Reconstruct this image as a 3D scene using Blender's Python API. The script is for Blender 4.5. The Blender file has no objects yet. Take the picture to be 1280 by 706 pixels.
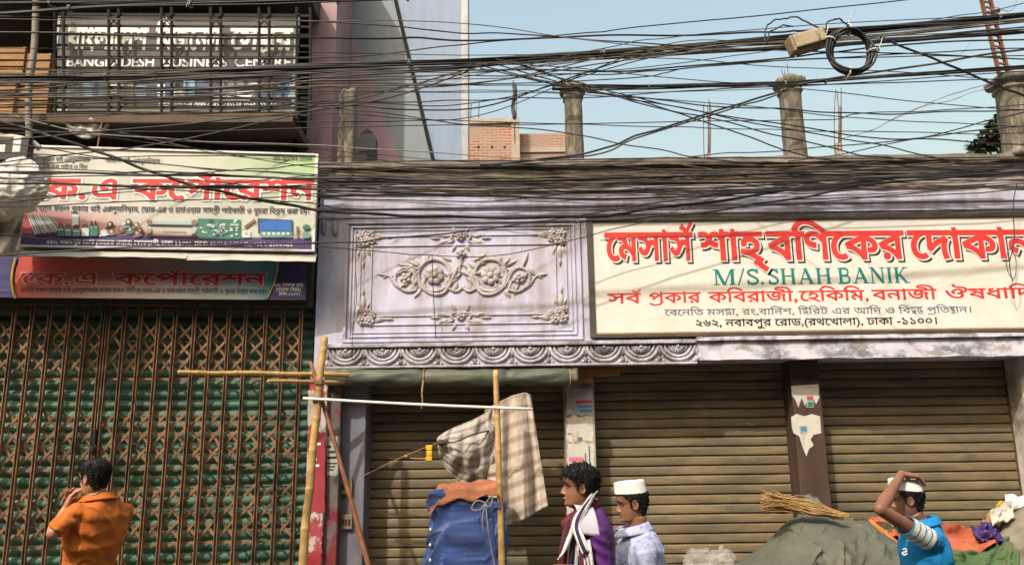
import bpy, bmesh, math, random
import numpy as np
from mathutils import Vector, Matrix, noise, geometry
R = math.radians
S = bpy.context.scene
COL = S.collection
rnd = random.Random(7)

# ---------------------------------------------------------------- camera
F, CX, CY = 1000.0, 640.0, 353.0           # focal length and centre in pixels of the 1280 x 706 photograph
PITCH, ROLL = R(12.1), 0.0135
CAM = Vector((0, 0, 1.6))
fwd = Vector((0, math.cos(PITCH), math.sin(PITCH)))
r0, u0 = Vector((1, 0, 0)), Vector((0, -math.sin(PITCH), math.cos(PITCH)))
cr = r0 * math.cos(ROLL) - u0 * math.sin(ROLL)
cu = r0 * math.sin(ROLL) + u0 * math.cos(ROLL)
cam = bpy.data.cameras.new('camera')
cam.sensor_width = 36.0
cam.lens = 36.0 * F / 1280.0
cam.clip_start, cam.clip_end = 0.05, 3000
co = bpy.data.objects.new('camera', cam)
COL.objects.link(co)
M = Matrix((cr, cu, -fwd)).transposed().to_4x4()
M.translation = CAM
co.matrix_world = M
S.camera = co

# ---------------------------------------------------------------- light
SUN_AZ, SUN_EL = R(212), R(46)
world = bpy.data.worlds.new('World')
S.world = world
world.use_nodes = True
wn = world.node_tree
bg = wn.nodes['Background']
sky = wn.nodes.new('ShaderNodeTexSky')
sky.sky_type = 'NISHITA'
sky.sun_disc = False
sky.sun_elevation = SUN_EL
sky.sun_rotation = SUN_AZ
sky.air_density, sky.dust_density, sky.ozone_density = 2.4, 8.0, 0.7
wn.links.new(sky.outputs[0], bg.inputs[0])
bg.inputs[1].default_value = 0.15
sl = bpy.data.lights.new('sun', 'SUN')
sl.energy, sl.angle, sl.color = 2.3, R(0.8), (1.0, 0.94, 0.86)
so = bpy.data.objects.new('sun', sl)
COL.objects.link(so)
SUNV = Vector((math.sin(SUN_AZ) * math.cos(SUN_EL), math.cos(SUN_AZ) * math.cos(SUN_EL), math.sin(SUN_EL)))
so.rotation_euler = SUNV.to_track_quat('Z', 'Y').to_euler()
so.location = SUNV * 30
vs = S.view_settings
vs.view_transform, vs.look, vs.gamma, vs.use_curve_mapping = 'Standard', 'None', 1.0, False
vs.exposure = 0.8

# ---------------------------------------------------------------- where things stand
def ray(px, py): return fwd * F + cr * (px - CX) + cu * (CY - py)
def P(px, py, Y):
    d = ray(px, py)
    return CAM + d * (Y / d.y)
class Plane:
    """a vertical facade plane: u runs to the right, z up, off towards the street"""
    def __init__(s, A, yaw):
        s.A = Vector((A[0], A[1], 0)); s.d = Vector((math.cos(yaw), math.sin(yaw), 0)); s.n = Vector((math.sin(yaw), -math.cos(yaw), 0))
    def uz(s, px, py, off=0):
        d = ray(px, py)
        t = (s.A + s.n * off - CAM).dot(s.n) / d.dot(s.n)
        p = CAM + d * t
        return (p - s.A).dot(s.d), p.z
    def pt(s, u, z, off=0):
        p = s.A + s.d * u + s.n * off
        return Vector((p.x, p.y, z))
    def at(s, px, py, off=0): return s.pt(*s.uz(px, py, off), off)
    def rect(s, x0, y0, x1, y1, off=0):
        a = s.uz(x0, (y0 + y1) / 2, off)[0]; b = s.uz(x1, (y0 + y1) / 2, off)[0]
        t = s.uz((x0 + x1) / 2, y0, off)[1]; c = s.uz((x0 + x1) / 2, y1, off)[1]
        return a, b, c, t
D = 8.5
MAIN = Plane((0, D), 0)
aL = P(398, 420, D)
LEFT = Plane((aL.x, D), R(7.0))
UP = Plane((aL.x, D), R(2.0))

# ---------------------------------------------------------------- materials
def lin(h):
    h = h.lstrip('#')
    return tuple(((c / 255) / 12.92 if c / 255 <= 0.04045 else ((c / 255 + 0.055) / 1.055) ** 2.4) for c in (int(h[i:i + 2], 16) for i in (0, 2, 4)))
MATS = {}
def nd(t, kind, **kw):
    n = t.nodes.new(kind)
    for k, v in kw.items():
        setattr(n, k, v)
    return n
def mat(name, col, rough=0.8, var=0.18, scale=5.0, bump=0.15, bscale=40.0, dirt=None, damt=0.5, dscale=1.5, stretch=(1, 1, 1), metal=0.0, spec=0.4, dirt2=None, d2amt=0.45, d2scale=6.0, alpha=1.0, bdist=0.01, edge=0.08):
    if name in MATS: return MATS[name]
    if isinstance(col, str): col = lin(col)
    m = bpy.data.materials.new(name); m.use_nodes = True
    t = m.node_tree; L = t.links.new
    b = t.nodes['Principled BSDF']
    tc = nd(t, 'ShaderNodeTexCoord'); mp = nd(t, 'ShaderNodeMapping'); mp.inputs['Scale'].default_value = stretch
    L(tc.outputs['Object'], mp.inputs[0])
    n1 = nd(t, 'ShaderNodeTexNoise'); n1.inputs['Scale'].default_value = scale; n1.inputs['Detail'].default_value = 8; n1.inputs['Roughness'].default_value = 0.65
    L(mp.outputs[0], n1.inputs['Vector'])
    cr_ = nd(t, 'ShaderNodeValToRGB')
    cr_.color_ramp.elements[0].position, cr_.color_ramp.elements[1].position = 0.3, 0.7
    cr_.color_ramp.elements[0].color = (*[c * (1 - var) for c in col], 1)
    cr_.color_ramp.elements[1].color = (*[min(1, c * (1 + var)) for c in col], 1)
    L(n1.outputs[0], cr_.inputs[0])
    out = cr_.outputs[0]
    for dc, am, ds in ((dirt, damt, dscale), (dirt2, d2amt, d2scale)):
        if dc is None: continue
        if isinstance(dc, str): dc = lin(dc)
        n2 = nd(t, 'ShaderNodeTexNoise'); n2.inputs['Scale'].default_value = ds; n2.inputs['Detail'].default_value = 10; n2.inputs['Roughness'].default_value = 0.7
        L(mp.outputs[0], n2.inputs['Vector'])
        rr = nd(t, 'ShaderNodeMapRange'); rr.inputs['From Min'].default_value = 1 - am - edge; rr.inputs['From Max'].default_value = 1 - am + edge
        L(n2.outputs[0], rr.inputs['Value'])
        mx = nd(t, 'ShaderNodeMix', data_type='RGBA'); L(rr.outputs[0], mx.inputs[0]); L(out, mx.inputs[6]); mx.inputs[7].default_value = (*dc, 1)
        out = mx.outputs[2]
    L(out, b.inputs['Base Color'])
    b.inputs['Roughness'].default_value = rough; b.inputs['Metallic'].default_value = metal; b.inputs['Specular IOR Level'].default_value = spec
    if alpha < 1: b.inputs['Alpha'].default_value = alpha
    if bump:
        n3 = nd(t, 'ShaderNodeTexNoise'); n3.inputs['Scale'].default_value = bscale; n3.inputs['Detail'].default_value = 6
        L(mp.outputs[0], n3.inputs['Vector'])
        bp = nd(t, 'ShaderNodeBump'); bp.inputs['Strength'].default_value = min(1, bump); bp.inputs['Distance'].default_value = bdist
        L(n3.outputs[0], bp.inputs['Height']); L(bp.outputs[0], b.inputs['Normal'])
    MATS[name] = m
    return m
def flat(name, col, rough=0.6): return mat(name, col, rough, var=0.07, scale=9, bump=0)

# ---------------------------------------------------------------- meshes
class MB:
    def __init__(s): s.v = []; s.f = []; s.m = []
    def add(s, vs, fs, mi=0):
        o = len(s.v); s.v += [Vector(p) for p in vs]
        for f in fs: s.f.append([o + i for i in f]); s.m.append(mi)
        return s
    def hexa(s, p, mi=0):      # 8 points: bottom ring then top ring
        return s.add(p, [(3, 2, 1, 0), (4, 5, 6, 7), (0, 1, 5, 4), (1, 2, 6, 5), (2, 3, 7, 6), (3, 0, 4, 7)], mi)
    def box(s, x0, x1, y0, y1, z0, z1, mi=0):
        return s.hexa([(x0, y0, z0), (x1, y0, z0), (x1, y1, z0), (x0, y1, z0), (x0, y0, z1), (x1, y0, z1), (x1, y1, z1), (x0, y1, z1)], mi)
    def pbox(s, pl, u0, u1, z0, z1, o0, o1, mi=0):   # o0 behind, o1 in front
        q = pl.pt
        return s.hexa([q(u0, z0, o1), q(u1, z0, o1), q(u1, z0, o0), q(u0, z0, o0), q(u0, z1, o1), q(u1, z1, o1), q(u1, z1, o0), q(u0, z1, o0)], mi)
    def prect(s, pl, x0, y0, x1, y1, o0, o1, mi=0):
        a, b, c, t = pl.rect(x0, y0, x1, y1, o1)
        return s.pbox(pl, a, b, c, t, o0, o1, mi)
    def loft(s, rings, mi=0, caps=True, closed=True):
        o = len(s.v); n = len(rings[0])
        for r in rings: s.v += [Vector(p) for p in r]
        for i in range(len(rings) - 1):
            for j in range(n if closed else n - 1):
                k = (j + 1) % n
                s.f.append([o + i * n + j, o + i * n + k, o + (i + 1) * n + k, o + (i + 1) * n + j]); s.m.append(mi)
        if caps and closed:
            s.f.append([o + j for j in range(n)][::-1]); s.m.append(mi)
            s.f.append([o + (len(rings) - 1) * n + j for j in range(n)]); s.m.append(mi)
        return s
    def tube(s, pts, rad, seg=8, mi=0, flatten=1.0, up=None, caps=True):
        pts = [Vector(p) for p in pts]
        if not isinstance(rad, (list, tuple)): rad = [rad] * len(pts)
        rings = []; prev = None
        for i, p in enumerate(pts):
            t = (pts[min(i + 1, len(pts) - 1)] - pts[max(i - 1, 0)])
            if t.length < 1e-9: t = Vector((0, 0, 1))
            t.normalize()
            if prev is None:
                a = Vector(up) if up is not None else (Vector((0, 0, 1)) if abs(t.z) < 0.9 else Vector((0, 1, 0)))
            else: a = prev
            a = a - t * a.dot(t)
            if a.length < 1e-6: a = t.orthogonal()
            a.normalize(); b = t.cross(a); prev = a
            rings.append([p + a * (math.cos(2 * math.pi * k / seg) * rad[i] * flatten) + b * (math.sin(2 * math.pi * k / seg) * rad[i]) for k in range(seg)])
        return s.loft(rings, mi, caps)
    def ball(s, c, r, seg=14, rings=8, mi=0, rot=None):
        c = Vector(c); r = Vector(r) if not isinstance(r, (int, float)) else Vector((r, r, r))
        rs = []
        for i in range(rings + 1):
            a = -math.pi / 2 + math.pi * (i + 0.02 if i == 0 else i - 0.02 if i == rings else i) / rings
            ring = []
            for j in range(seg):
                b = 2 * math.pi * j / seg
                q = Vector((r.x * math.cos(a) * math.cos(b), r.y * math.cos(a) * math.sin(b), r.z * math.sin(a)))
                if rot is not None: q = rot @ q
                ring.append(c + q)
            rs.append(ring)
        return s.loft(rs, mi)
    def grid(s, fn, nu, nv, mi=0):
        o = len(s.v)
        for i in range(nu + 1):
            for j in range(nv + 1): s.v.append(Vector(fn(i / nu, j / nv)))
        for i in range(nu):
            for j in range(nv):
                a = o + i * (nv + 1) + j
                s.f.append([a, a + nv + 1, a + nv + 2, a + 1]); s.m.append(mi(i, j) if callable(mi) else mi)
        return s
    def prism(s, pl, poly, o0, o1, mi=0):            # polygon in (u, z), extruded in off
        n = len(poly)
        ar = sum(poly[i][0] * poly[(i + 1) % n][1] - poly[(i + 1) % n][0] * poly[i][1] for i in range(n))
        if ar < 0: poly = poly[::-1]
        fr = [pl.pt(u, z, o1) for u, z in poly]; bk = [pl.pt(u, z, o0) for u, z in poly]
        return s.add(fr + bk, [list(range(n)), list(range(2 * n - 1, n - 1, -1))] + [[i, n + i, n + (i + 1) % n, (i + 1) % n] for i in range(n)], mi)
    def build(s, name, mats, parent=None, smooth=False, base=None, bevel=0, solid=0, recalc=True, angle=None, tex=None):
        me = bpy.data.meshes.new(name)
        b0 = Vector((0, 0, 0))
        if parent is not None: b0 = Vector(BASE[parent.name])
        elif base is not None: b0 = Vector(base)
        me.from_pydata([tuple(p - b0) for p in s.v], [], s.f)
        mats = mats if isinstance(mats, (list, tuple)) else [mats]
        for m_ in mats: me.materials.append(m_)
        if len(mats) > 1: me.polygons.foreach_set('material_index', s.m)
        if recalc:
            bm = bmesh.new(); bm.from_mesh(me); bmesh.ops.recalc_face_normals(bm, faces=bm.faces); bm.to_mesh(me); bm.free()
        if smooth: me.polygons.foreach_set('use_smooth', [True] * len(me.polygons))
        me.update()
        o = bpy.data.objects.new(name, me); COL.objects.link(o)
        if parent is not None: o.parent = parent
        else: o.location = b0
        BASE[o.name] = tuple(b0)
        if bevel:
            md = o.modifiers.new('bevel', 'BEVEL'); md.width = bevel; md.segments = 2; md.limit_method = 'ANGLE'; md.angle_limit = R(40)
        if solid:
            md = o.modifiers.new('solid', 'SOLIDIFY'); md.thickness = solid; md.offset = 0
        return o
BASE = {}
def tag(o, label, cat=None, group=None, kind=None):
    if label: o['label'] = label
    if cat: o['category'] = cat
    if group: o['group'] = group
    if kind: o['kind'] = kind
    return o
def thing(name, label, cat, base, group=None):
    o = bpy.data.objects.new(name, None); COL.objects.link(o); o.empty_display_size = 0.1
    o.location = base; BASE[o.name] = tuple(base)
    return tag(o, label, cat, group)
def copy_tree(o, parent=None):
    c = o.copy(); COL.objects.link(c); c.parent = parent; BASE[c.name] = BASE.get(o.name, (0, 0, 0))
    for ch in list(o.children): copy_tree(ch, c)
    return c
def smooth_path(pts, n=8):
    pts = [Vector(p) for p in pts]
    if len(pts) == 2: return [pts[0].lerp(pts[1], i / n) for i in range(n + 1)]
    e = [pts[0] * 2 - pts[1]] + pts + [pts[-1] * 2 - pts[-2]]
    out = []
    for i in range(1, len(e) - 2):
        for k in range(n):
            t = k / n; a, b, c, d = e[i - 1], e[i], e[i + 1], e[i + 2]
            out.append(0.5 * ((2 * b) + (c - a) * t + (2 * a - 5 * b + 4 * c - d) * t * t + (3 * b - a - 3 * c + d) * t ** 3))
    out.append(pts[-1]); return out
def rid(p, sc=1.0, o=3):
    return 1 - min(1, abs(noise.fractal(Vector(p) * sc, 1.0, 2.0, o)) * 2.6)
def fbm(p, sc=1.0, o=4):
    return noise.fractal(Vector(p) * sc, 1.0, 2.0, o)

# ---------------------------------------------------------------- lettering (outlines of the built-in font, filled by winding number)
_gl = {}
def _curves(txt):
    c = bpy.data.curves.new('glyph', 'FONT'); c.body = txt; c.size = 1.0
    o = bpy.data.objects.new('glyph', c); COL.objects.link(o)
    dg = bpy.context.evaluated_depsgraph_get(); dg.update()
    cv = o.evaluated_get(dg).to_curve(dg)
    res = []
    for sp in cv.splines:
        pts = []; bp = sp.bezier_points; n = len(bp)
        for i in range(n):
            a, b = bp[i], bp[(i + 1) % n]
            straight = (a.handle_right - a.co).length < 1e-5 and (b.handle_left - b.co).length < 1e-5
            dv = (b.co - a.co)
            if not straight and dv.length > 1e-6:
                dn = dv.normalized(); straight = max((a.handle_right - a.co).cross(dn).length, (b.handle_left - b.co).cross(dn).length) < 2e-3
            if straight: pts.append((a.co.x, a.co.y)); continue
            q = geometry.interpolate_bezier(a.co, a.handle_right, b.handle_left, b.co, 5)
            pts += [(v.x, v.y) for v in q[:-1]]
        cl = []
        for p in pts:
            if not cl or math.hypot(p[0] - cl[-1][0], p[1] - cl[-1][1]) > 2e-3: cl.append(p)
        if len(cl) > 2 and math.hypot(cl[0][0] - cl[-1][0], cl[0][1] - cl[-1][1]) < 2e-3: cl.pop()
        if len(cl) > 2: res.append(cl)
    o.evaluated_get(dg).to_curve_clear()
    bpy.data.objects.remove(o); bpy.data.curves.remove(c)
    return res
def glyph(ch):
    if ch in _gl: return _gl[ch]
    own = orient(_curves(ch)) if ch != ' ' else []
    if '|' not in _gl and ch != '|': glyph('|')
    two = _curves(ch + '|')
    barx = min(p[0] for p in two[-1]); bar0 = min(p[0] for p in own[-1]) if ch == '|' else _gl['|'][2]
    adv = (0.25 if ch == '|' else barx - bar0)
    _gl[ch] = (own, adv, bar0)
    return _gl[ch]
def stroke(pts, w0, w1=None):
    """an outline round an open polyline (2D), as one contour"""
    w1 = w0 if w1 is None else w1
    pts = [Vector((*p, 0)) for p in pts]; L, Rr = [], []
    for i, p in enumerate(pts):
        t = (pts[min(i + 1, len(pts) - 1)] - pts[max(i - 1, 0)]).normalized(); nn = Vector((-t.y, t.x, 0))
        w = (w0 + (w1 - w0) * i / max(1, len(pts) - 1)) / 2
        L.append((p + nn * w)[:2]); Rr.append((p - nn * w)[:2])
    return [tuple(q) for q in Rr + L[::-1]]
def lay(txt):
    """visual order text -> contours; ^ reph over, _ ra-phala under, ~ ya-phala after, {ab} stacked pair"""
    x = 0; out = []; i = 0; last = (0, 0.5)
    def put(ch, sc=1, dx=0, dy=0):
        cs, adv, _ = glyph(ch)
        for c in cs: out.append([(x + dx + p[0] * sc, dy + p[1] * sc) for p in c])
        return adv * sc
    while i < len(txt):
        ch = txt[i]
        if ch == '^':
            out.append(stroke([(last[1] - 0.30, 0.78), (last[1] - 0.14, 0.66), (last[1] + 0.0, 0.86)], 0.085, 0.04))
        elif ch == '_':
            w = last[1] - last[0]
            out.append(stroke([(last[0] + 0.05, -0.03), (last[0] + w * .35, -0.13), (last[0] + w * 0.7, -0.10), (last[1] - 0.07, 0.08)], 0.075, 0.06))
        elif ch == '~':
            for c in [stroke([(x + .02, .62), (x + .16, .5), (x + .06, .36), (x + .02, .22), (x + .12, .1), (x + .24, .16), (x + .3, .4)], .07), stroke([(x + .3, .65), (x + .3, 0)], .075)]: out.append(c)
            last = (x, x + .36); x += 0.36
        elif ch == '{':
            a, b = txt[i + 1], txt[i + 2]; i += 3
            w = put(a, 0.62, 0, 0.27); w2 = put(b, 0.62, 0.06, -0.10)
            w = max(w, w2 + 0.06); out.append([(x, 0.6), (x + w, 0.6), (x + w, 0.68), (x, 0.68)])
            last = (x, x + w); x += w
        else:
            a = put(ch)
            if a > 0.05 and ch not in 'ািীুূেৈোৌং্': last = (x, x + a)
            x += a
        i += 1
    return out, x
def offset_contours(cs, d):
    if not d: return cs
    res = []
    for c in cs:
        n = len(c); q = []
        for i in range(n):
            p, a, b = c[i], c[i - 1], c[(i + 1) % n]
            e1 = Vector((p[0] - a[0], p[1] - a[1])); e2 = Vector((b[0] - p[0], b[1] - p[1]))
            if e1.length < 1e-9 or e2.length < 1e-9: q.append(p); continue
            e1.normalize(); e2.normalize()
            n1 = Vector((e1.y, -e1.x)); n2 = Vector((e2.y, -e2.x)); m_ = n1 + n2
            if m_.length < 0.3: m_ = n1
            m_.normalize(); k = d / max(0.55, m_.dot(n1))
            q.append((p[0] + m_.x * k, p[1] + m_.y * k))
        res.append(q)
    return res
def orient(cs):
    """make outer contours anticlockwise, judging by the total area sign"""
    ar = 0
    for c in cs: ar += sum(c[i - 1][0] * c[i][1] - c[i][0] * c[i - 1][1] for i in range(len(c)))
    return cs if ar > 0 else [c[::-1] for c in cs]
def fill(cs):
    V, Ed, A, B = [], [], [], []
    for c in cs:
        o = len(V); n = len(c)
        V += [Vector(p) for p in c]; Ed += [(o + i, o + (i + 1) % n) for i in range(n)]
        for i in range(n): A.append(c[i]); B.append(c[(i + 1) % n])
    r = geometry.delaunay_2d_cdt(V, Ed, [], 0, 1e-5)
    vo = np.array([tuple(v) for v in r[0]]); tr = np.array([t for t in r[2] if len(t) == 3])
    A = np.array(A); B = np.array(B); cen = vo[tr].mean(1)
    wn_ = np.zeros(len(cen))
    for k in range(0, len(cen), 500):
        c = cen[k:k + 500]
        ax, ay, bx, by = A[:, 0][None], A[:, 1][None], B[:, 0][None], B[:, 1][None]
        px, py = c[:, 0][:, None], c[:, 1][:, None]
        side = (bx - ax) * (py - ay) - (px - ax) * (by - ay)
        upw = (ay <= py) & (by > py) & (side > 0); dn = (ay > py) & (by <= py) & (side < 0)
        wn_[k:k + 500] = upw.sum(1) - dn.sum(1)
    return vo, tr[wn_ > 0]
def text_layers(pl, txt, xy0, xy1, h, off, layers, contours=None):
    """layers: list of (name, material, outset, du, dz) drawn back to front; h = height in pixels of the letter body"""
    a = pl.uz(*xy0, off); b = pl.uz(*xy1, off)
    cs, adv = contours if contours else lay(txt)
    hz = pl.uz(xy0[0], xy0[1] - h, off)[1] - a[1]
    W = math.hypot(b[0] - a[0], b[1] - a[1]); sx = W / adv; sz = hz / 0.68
    ex = ((b[0] - a[0]) / W, (b[1] - a[1]) / W)
    outer = []
    for c in cs:
        outer.append(c)
    # orientation glyph by glyph follows the font; hand-made strokes are anticlockwise
    res = []
    for (mb, mi, outset, du, dz, o) in layers:
        vo, tr = fill(offset_contours(outer, outset))
        pts = [pl.pt(a[0] + ex[0] * x * sx + du, a[1] + ex[1] * x * sx + y * sz + dz, o) for x, y in vo]
        mb.add(pts, [list(map(int, t)) for t in tr], mi)
# ================================================================ colours of the place
m_wall = mat('lavender_wall', (0.46, 0.465, 0.61), 0.9, var=0.14, scale=3, bump=0.35, bscale=25, dirt=(0.25, 0.21, 0.19), damt=0.43, dscale=1.3, stretch=(1.6, 1, 0.5), dirt2=(0.62, 0.58, 0.55), d2amt=0.33, d2scale=3.5, edge=0.12)
m_relief = mat('lavender_relief', (0.40, 0.37, 0.385), 0.9, var=0.2, scale=8, bump=0.3, dirt=(0.22, 0.17, 0.13), damt=0.42, dscale=5, edge=0.14)
m_frieze = mat('frieze_plaster', (0.40, 0.39, 0.44), 0.9, var=0.2, scale=8, bump=0.4, dirt=(0.12, 0.11, 0.1), damt=0.45, dscale=5, edge=0.12)
m_fascia = mat('fascia_plaster', (0.5, 0.5, 0.57), 0.9, var=0.15, scale=5, bump=0.3, dirt=(0.15, 0.15, 0.19), damt=0.47, dscale=3, stretch=(1, 1, 1.6), edge=0.06, dirt2=(0.3, 0.27, 0.24), d2amt=0.4)
m_cornice = mat('grimy_shaded_cornice', (0.19, 0.165, 0.14), 0.95, var=0.4, scale=5, bump=0.7, bscale=15, dirt=(0.07, 0.065, 0.07), damt=0.45, dscale=2, edge=0.15)
m_post = mat('weathered_post', (0.15, 0.13, 0.098), 0.95, var=0.4, scale=6, bump=0.8, bscale=22, dirt=(0.055, 0.05, 0.045), damt=0.5, dscale=4, stretch=(2.2, 2.2, 0.6), dirt2=(0.33, 0.29, 0.22), d2amt=0.36, d2scale=7, edge=0.12)
m_conc = mat('concrete', (0.27, 0.25, 0.22), 0.95, var=0.25, scale=5, bump=0.5, bscale=20, dirt=(0.12, 0.11, 0.1), damt=0.4)
m_dark = mat('shade_dark', (0.025, 0.022, 0.02), 0.95, var=0.4, bump=0.2)  # near-black standing for shade in holes, crates and behind shutters
m_shut = mat('olive_shutter', (0.198, 0.15, 0.086), 0.5, var=0.22, scale=2.2, bump=0.12, bscale=60, dirt=(0.10, 0.082, 0.05), damt=0.46, dscale=1.6, stretch=(0.6, 1, 2.8), dirt2=(0.085, 0.085, 0.07), d2amt=0.38, d2scale=3.2, spec=0.35, edge=0.16)
m_rail = mat('rusty_guide', (0.13, 0.06, 0.035), 0.8, var=0.35, scale=12, bump=0.3, dirt=(0.05, 0.03, 0.02), damt=0.4, dscale=5)
m_mauve = mat('mauve_wall', (0.3, 0.205, 0.215), 0.9, var=0.12, scale=3, bump=0.2, dirt=(0.15, 0.1, 0.1), damt=0.35, dscale=1.6, stretch=(1.5, 1.5, .5), edge=0.14)
m_grey = mat('grey_render', (0.2, 0.19, 0.2), 0.9, var=0.2, dirt=(.08, .07, .07), damt=.4)
m_grn = mat('green_shutter', (0.055, 0.165, 0.11), 0.55, var=0.25, scale=4, bump=0.12, dirt=(0.03, 0.05, 0.038), damt=0.44, dscale=2, stretch=(0.8, 1, 2), dirt2=(0.09, 0.07, 0.04), d2amt=0.4, d2scale=5, edge=0.12)
m_gate = mat('brown_gate', (0.23, 0.118, 0.058), 0.65, var=0.3, scale=10, bump=0.2, dirt=(0.055, 0.03, 0.018), damt=0.46, dscale=2.6, edge=0.1, dirt2=(0.26, 0.15, 0.075), d2amt=0.38, d2scale=9)
m_iron = mat('black_iron', (0.014, 0.013, 0.012), 0.75, var=0.3, bump=0.15, spec=.2, dirt=(0.04, 0.025, 0.018), damt=0.34, dscale=5)
m_steel = mat('grey_steel', (0.25, 0.26, 0.28), 0.45, var=0.2, bump=0.1, metal=0.4, dirt=(0.1, 0.08, 0.06), damt=0.35)
m_brick = None

# ================================================================ ground
g = MB(); g.box(-60, 60, -40, 60, -0.3, -0.004)
tag(g.build('ground', mat('bare_ground', (0.16, 0.135, 0.1), 0.95, var=0.25, scale=0.7, bump=0.4, bscale=6)), 'dusty bare ground under the street', kind='structure')
g = MB(); g.box(-40, 40, -6, 6.7, -0.2, 0.0)
tag(g.build('road', mat('asphalt', (0.06, 0.055, 0.05), 0.9, var=0.25, scale=3, bump=0.5, bscale=90, dirt=(0.12, 0.1, 0.08), damt=0.42)), 'dusty asphalt road in front of the shops', kind='structure')
g = MB(); g.box(-40, 40, 6.7, 9.4, -0.2, 0.12); g.box(-40, 40, 6.55, 6.7, -0.2, 0.128)
tag(g.build('pavement', mat('pavement_slabs', (0.2, 0.18, 0.15), 0.92, var=0.25, scale=3, bump=0.5, bscale=30), bevel=0.01), 'worn pavement with a kerb in front of the shutters', kind='structure')

# unseen row of shops added behind the camera to block low sky light
ob_ = MB(); ob_.box(-22, 22, -12, -5.5, 0, 10.5)
for k in range(12):
    x = -20 + k * 3.5
    ob_.box(x, x + 2.2, -5.5, -5.42, .2, 2.6); ob_.box(x + .3, x + 1.9, -5.5, -5.44, 4, 5.8)
tag(ob_.build('sky_blocking_shops', mat('street_plaster', (.2, .17, .14), .95, var=.2, scale=1), base=(0, -8, 0)), 'plain plastered row of shops added unseen behind the camera to block sky light', 'building')
# ================================================================ shop building
XR = 1420
zf = MAIN.uz(840, 449, 0)[1]              # underside of the front beam
zc0 = MAIN.uz(840, 208, 0.1)[1]; zc1 = MAIN.uz(840, 199, 0.1)[1]
uL = MAIN.uz(397, 330, 0)[0]; uR = MAIN.uz(XR, 330, 0)[0]
shop = thing('shop_building', 'single storey shop with lavender plaster front, roll shutters and posts along its roof', 'building', (0, D, 0))
w = MB(); w.pbox(MAIN, uL, uR, zf, zc0, -0.8, 0); w.pbox(MAIN, uL, uR, 0.0, zc0, -6, -0.8)
w.build('wall', m_wall, shop)
c = MB()
def rough_strip(mb, pl, u0, u1, z0, z1, o0, o1, amp, n=90, seed=0):
    """a slab edge whose lower and front faces wander"""
    rings = []
    for i in range(n + 1):
        u = u0 + (u1 - u0) * i / n
        a = amp * fbm((u * 3.1, seed, 0)); b = amp * fbm((u * 3.1, seed, 7)); d = amp * fbm((u * 2.0, seed, 13))
        rings.append([pl.pt(u, z0 + a, o0), pl.pt(u, z0 + a, o1 + d), pl.pt(u, z1 + b, o1 + d * .6), pl.pt(u, z1 + b, o0)])
    mb.loft(rings)
rough_strip(c, MAIN, uL - 0.03, uR, zc0 + 0.02, zc1, -6, 0.15, 0.018, seed=1)
rough_strip(c, MAIN, uL - 0.01, uR, zc0 - 0.10, zc0 + 0.018, -0.1, 0.075, 0.014, seed=2)  # lower lip: grime colour that also stands for the slab's shade
c.build('cornice', m_cornice, shop)
# crumbling plaster band above the relief, grime and slab shade in its colour
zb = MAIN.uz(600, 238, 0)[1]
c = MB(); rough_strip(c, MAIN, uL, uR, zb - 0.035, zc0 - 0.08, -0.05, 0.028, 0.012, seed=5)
c.build('plaster_band', mat('grimy_shaded_band', (0.36, 0.33, 0.36), 0.95, var=0.3, bump=0.5, dirt=(0.12, 0.1, 0.09), damt=0.47, dscale=2.5, stretch=(.8, 1, 1.5), edge=.14, dirt2=(0.3, 0.14, 0.07), d2amt=0.25, d2scale=2), shop)
c = MB()
for (a, b) in ((252, 255), (262, 266)): c.prect(MAIN, 398, a, XR, b, -0.02, 0.02)
c.build('string_moulding', m_wall, shop, bevel=0.004)
# relief panel
def px_frame(mb, pl, x0, y0, x1, y1, w_, o0, o1):
    a, b, c_, t = pl.rect(x0, y0, x1, y1, o1); k = w_ * D / F
    mb.pbox(pl, a, b, t - k, t, o0, o1); mb.pbox(pl, a, b, c_, c_ + k, o0, o1 - .001)
    mb.pbox(pl, a, a + k, c_ + k, t - k, o0, o1 - .0005); mb.pbox(pl, b - k, b, c_ + k, t - k, o0, o1 - .0005)
rp = MB()
px_frame(rp, MAIN, 430, 274, 727, 426, 4, -0.02, 0.03)
px_frame(rp, MAIN, 437, 281, 720, 420, 2.4, -0.02, 0.02)
px_frame(rp, MAIN, 442, 286, 715, 415, 1.6, -0.02, 0.012)
for y in (294, 306, 393.5, 404.5): rp.prect(MAIN, 462, y - 0.8, 692, y + 0.8, -0.02, 0.014)
for x in (450, 464, 695, 708.5): rp.prect(MAIN, x - 0.8, 300, x + 0.8, 397, -0.02, 0.014)
panel = rp.build('relief_panel', m_wall, shop, bevel=0.004)
kx = D / F
def q(x, y, o=0.0): return MAIN.at(x, y, o)
def leaf(mb, x, y, ang, L, wd, o=0.012, h=0.022):
    """a carved leaf: pointed, ridged along its middle"""
    c0 = MAIN.uz(x, y, o); ca, sa = math.cos(ang), math.sin(ang)
    rows = []
    for i in range(9):
        t = i / 8; ww = wd * math.sin(math.pi * min(1, t * 0.92 + 0.06)) ** 0.8 * (1 - 0.35 * t); row = []
        for j in range(7):
            s_ = j / 3 - 1
            lx = L * t; ly = ww * s_
            hh = h * (1 - abs(s_) ** 1.6) * math.sin(math.pi * min(1, t * .85 + .12)) + (0.006 * (1 - abs(s_)) if abs(s_) < .2 else 0)
            row.append(MAIN.pt(c0[0] + lx * ca - ly * sa, c0[1] + lx * sa + ly * ca, hh - 0.003))
        rows.append(row)
    mb.loft(rows, closed=False)
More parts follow.
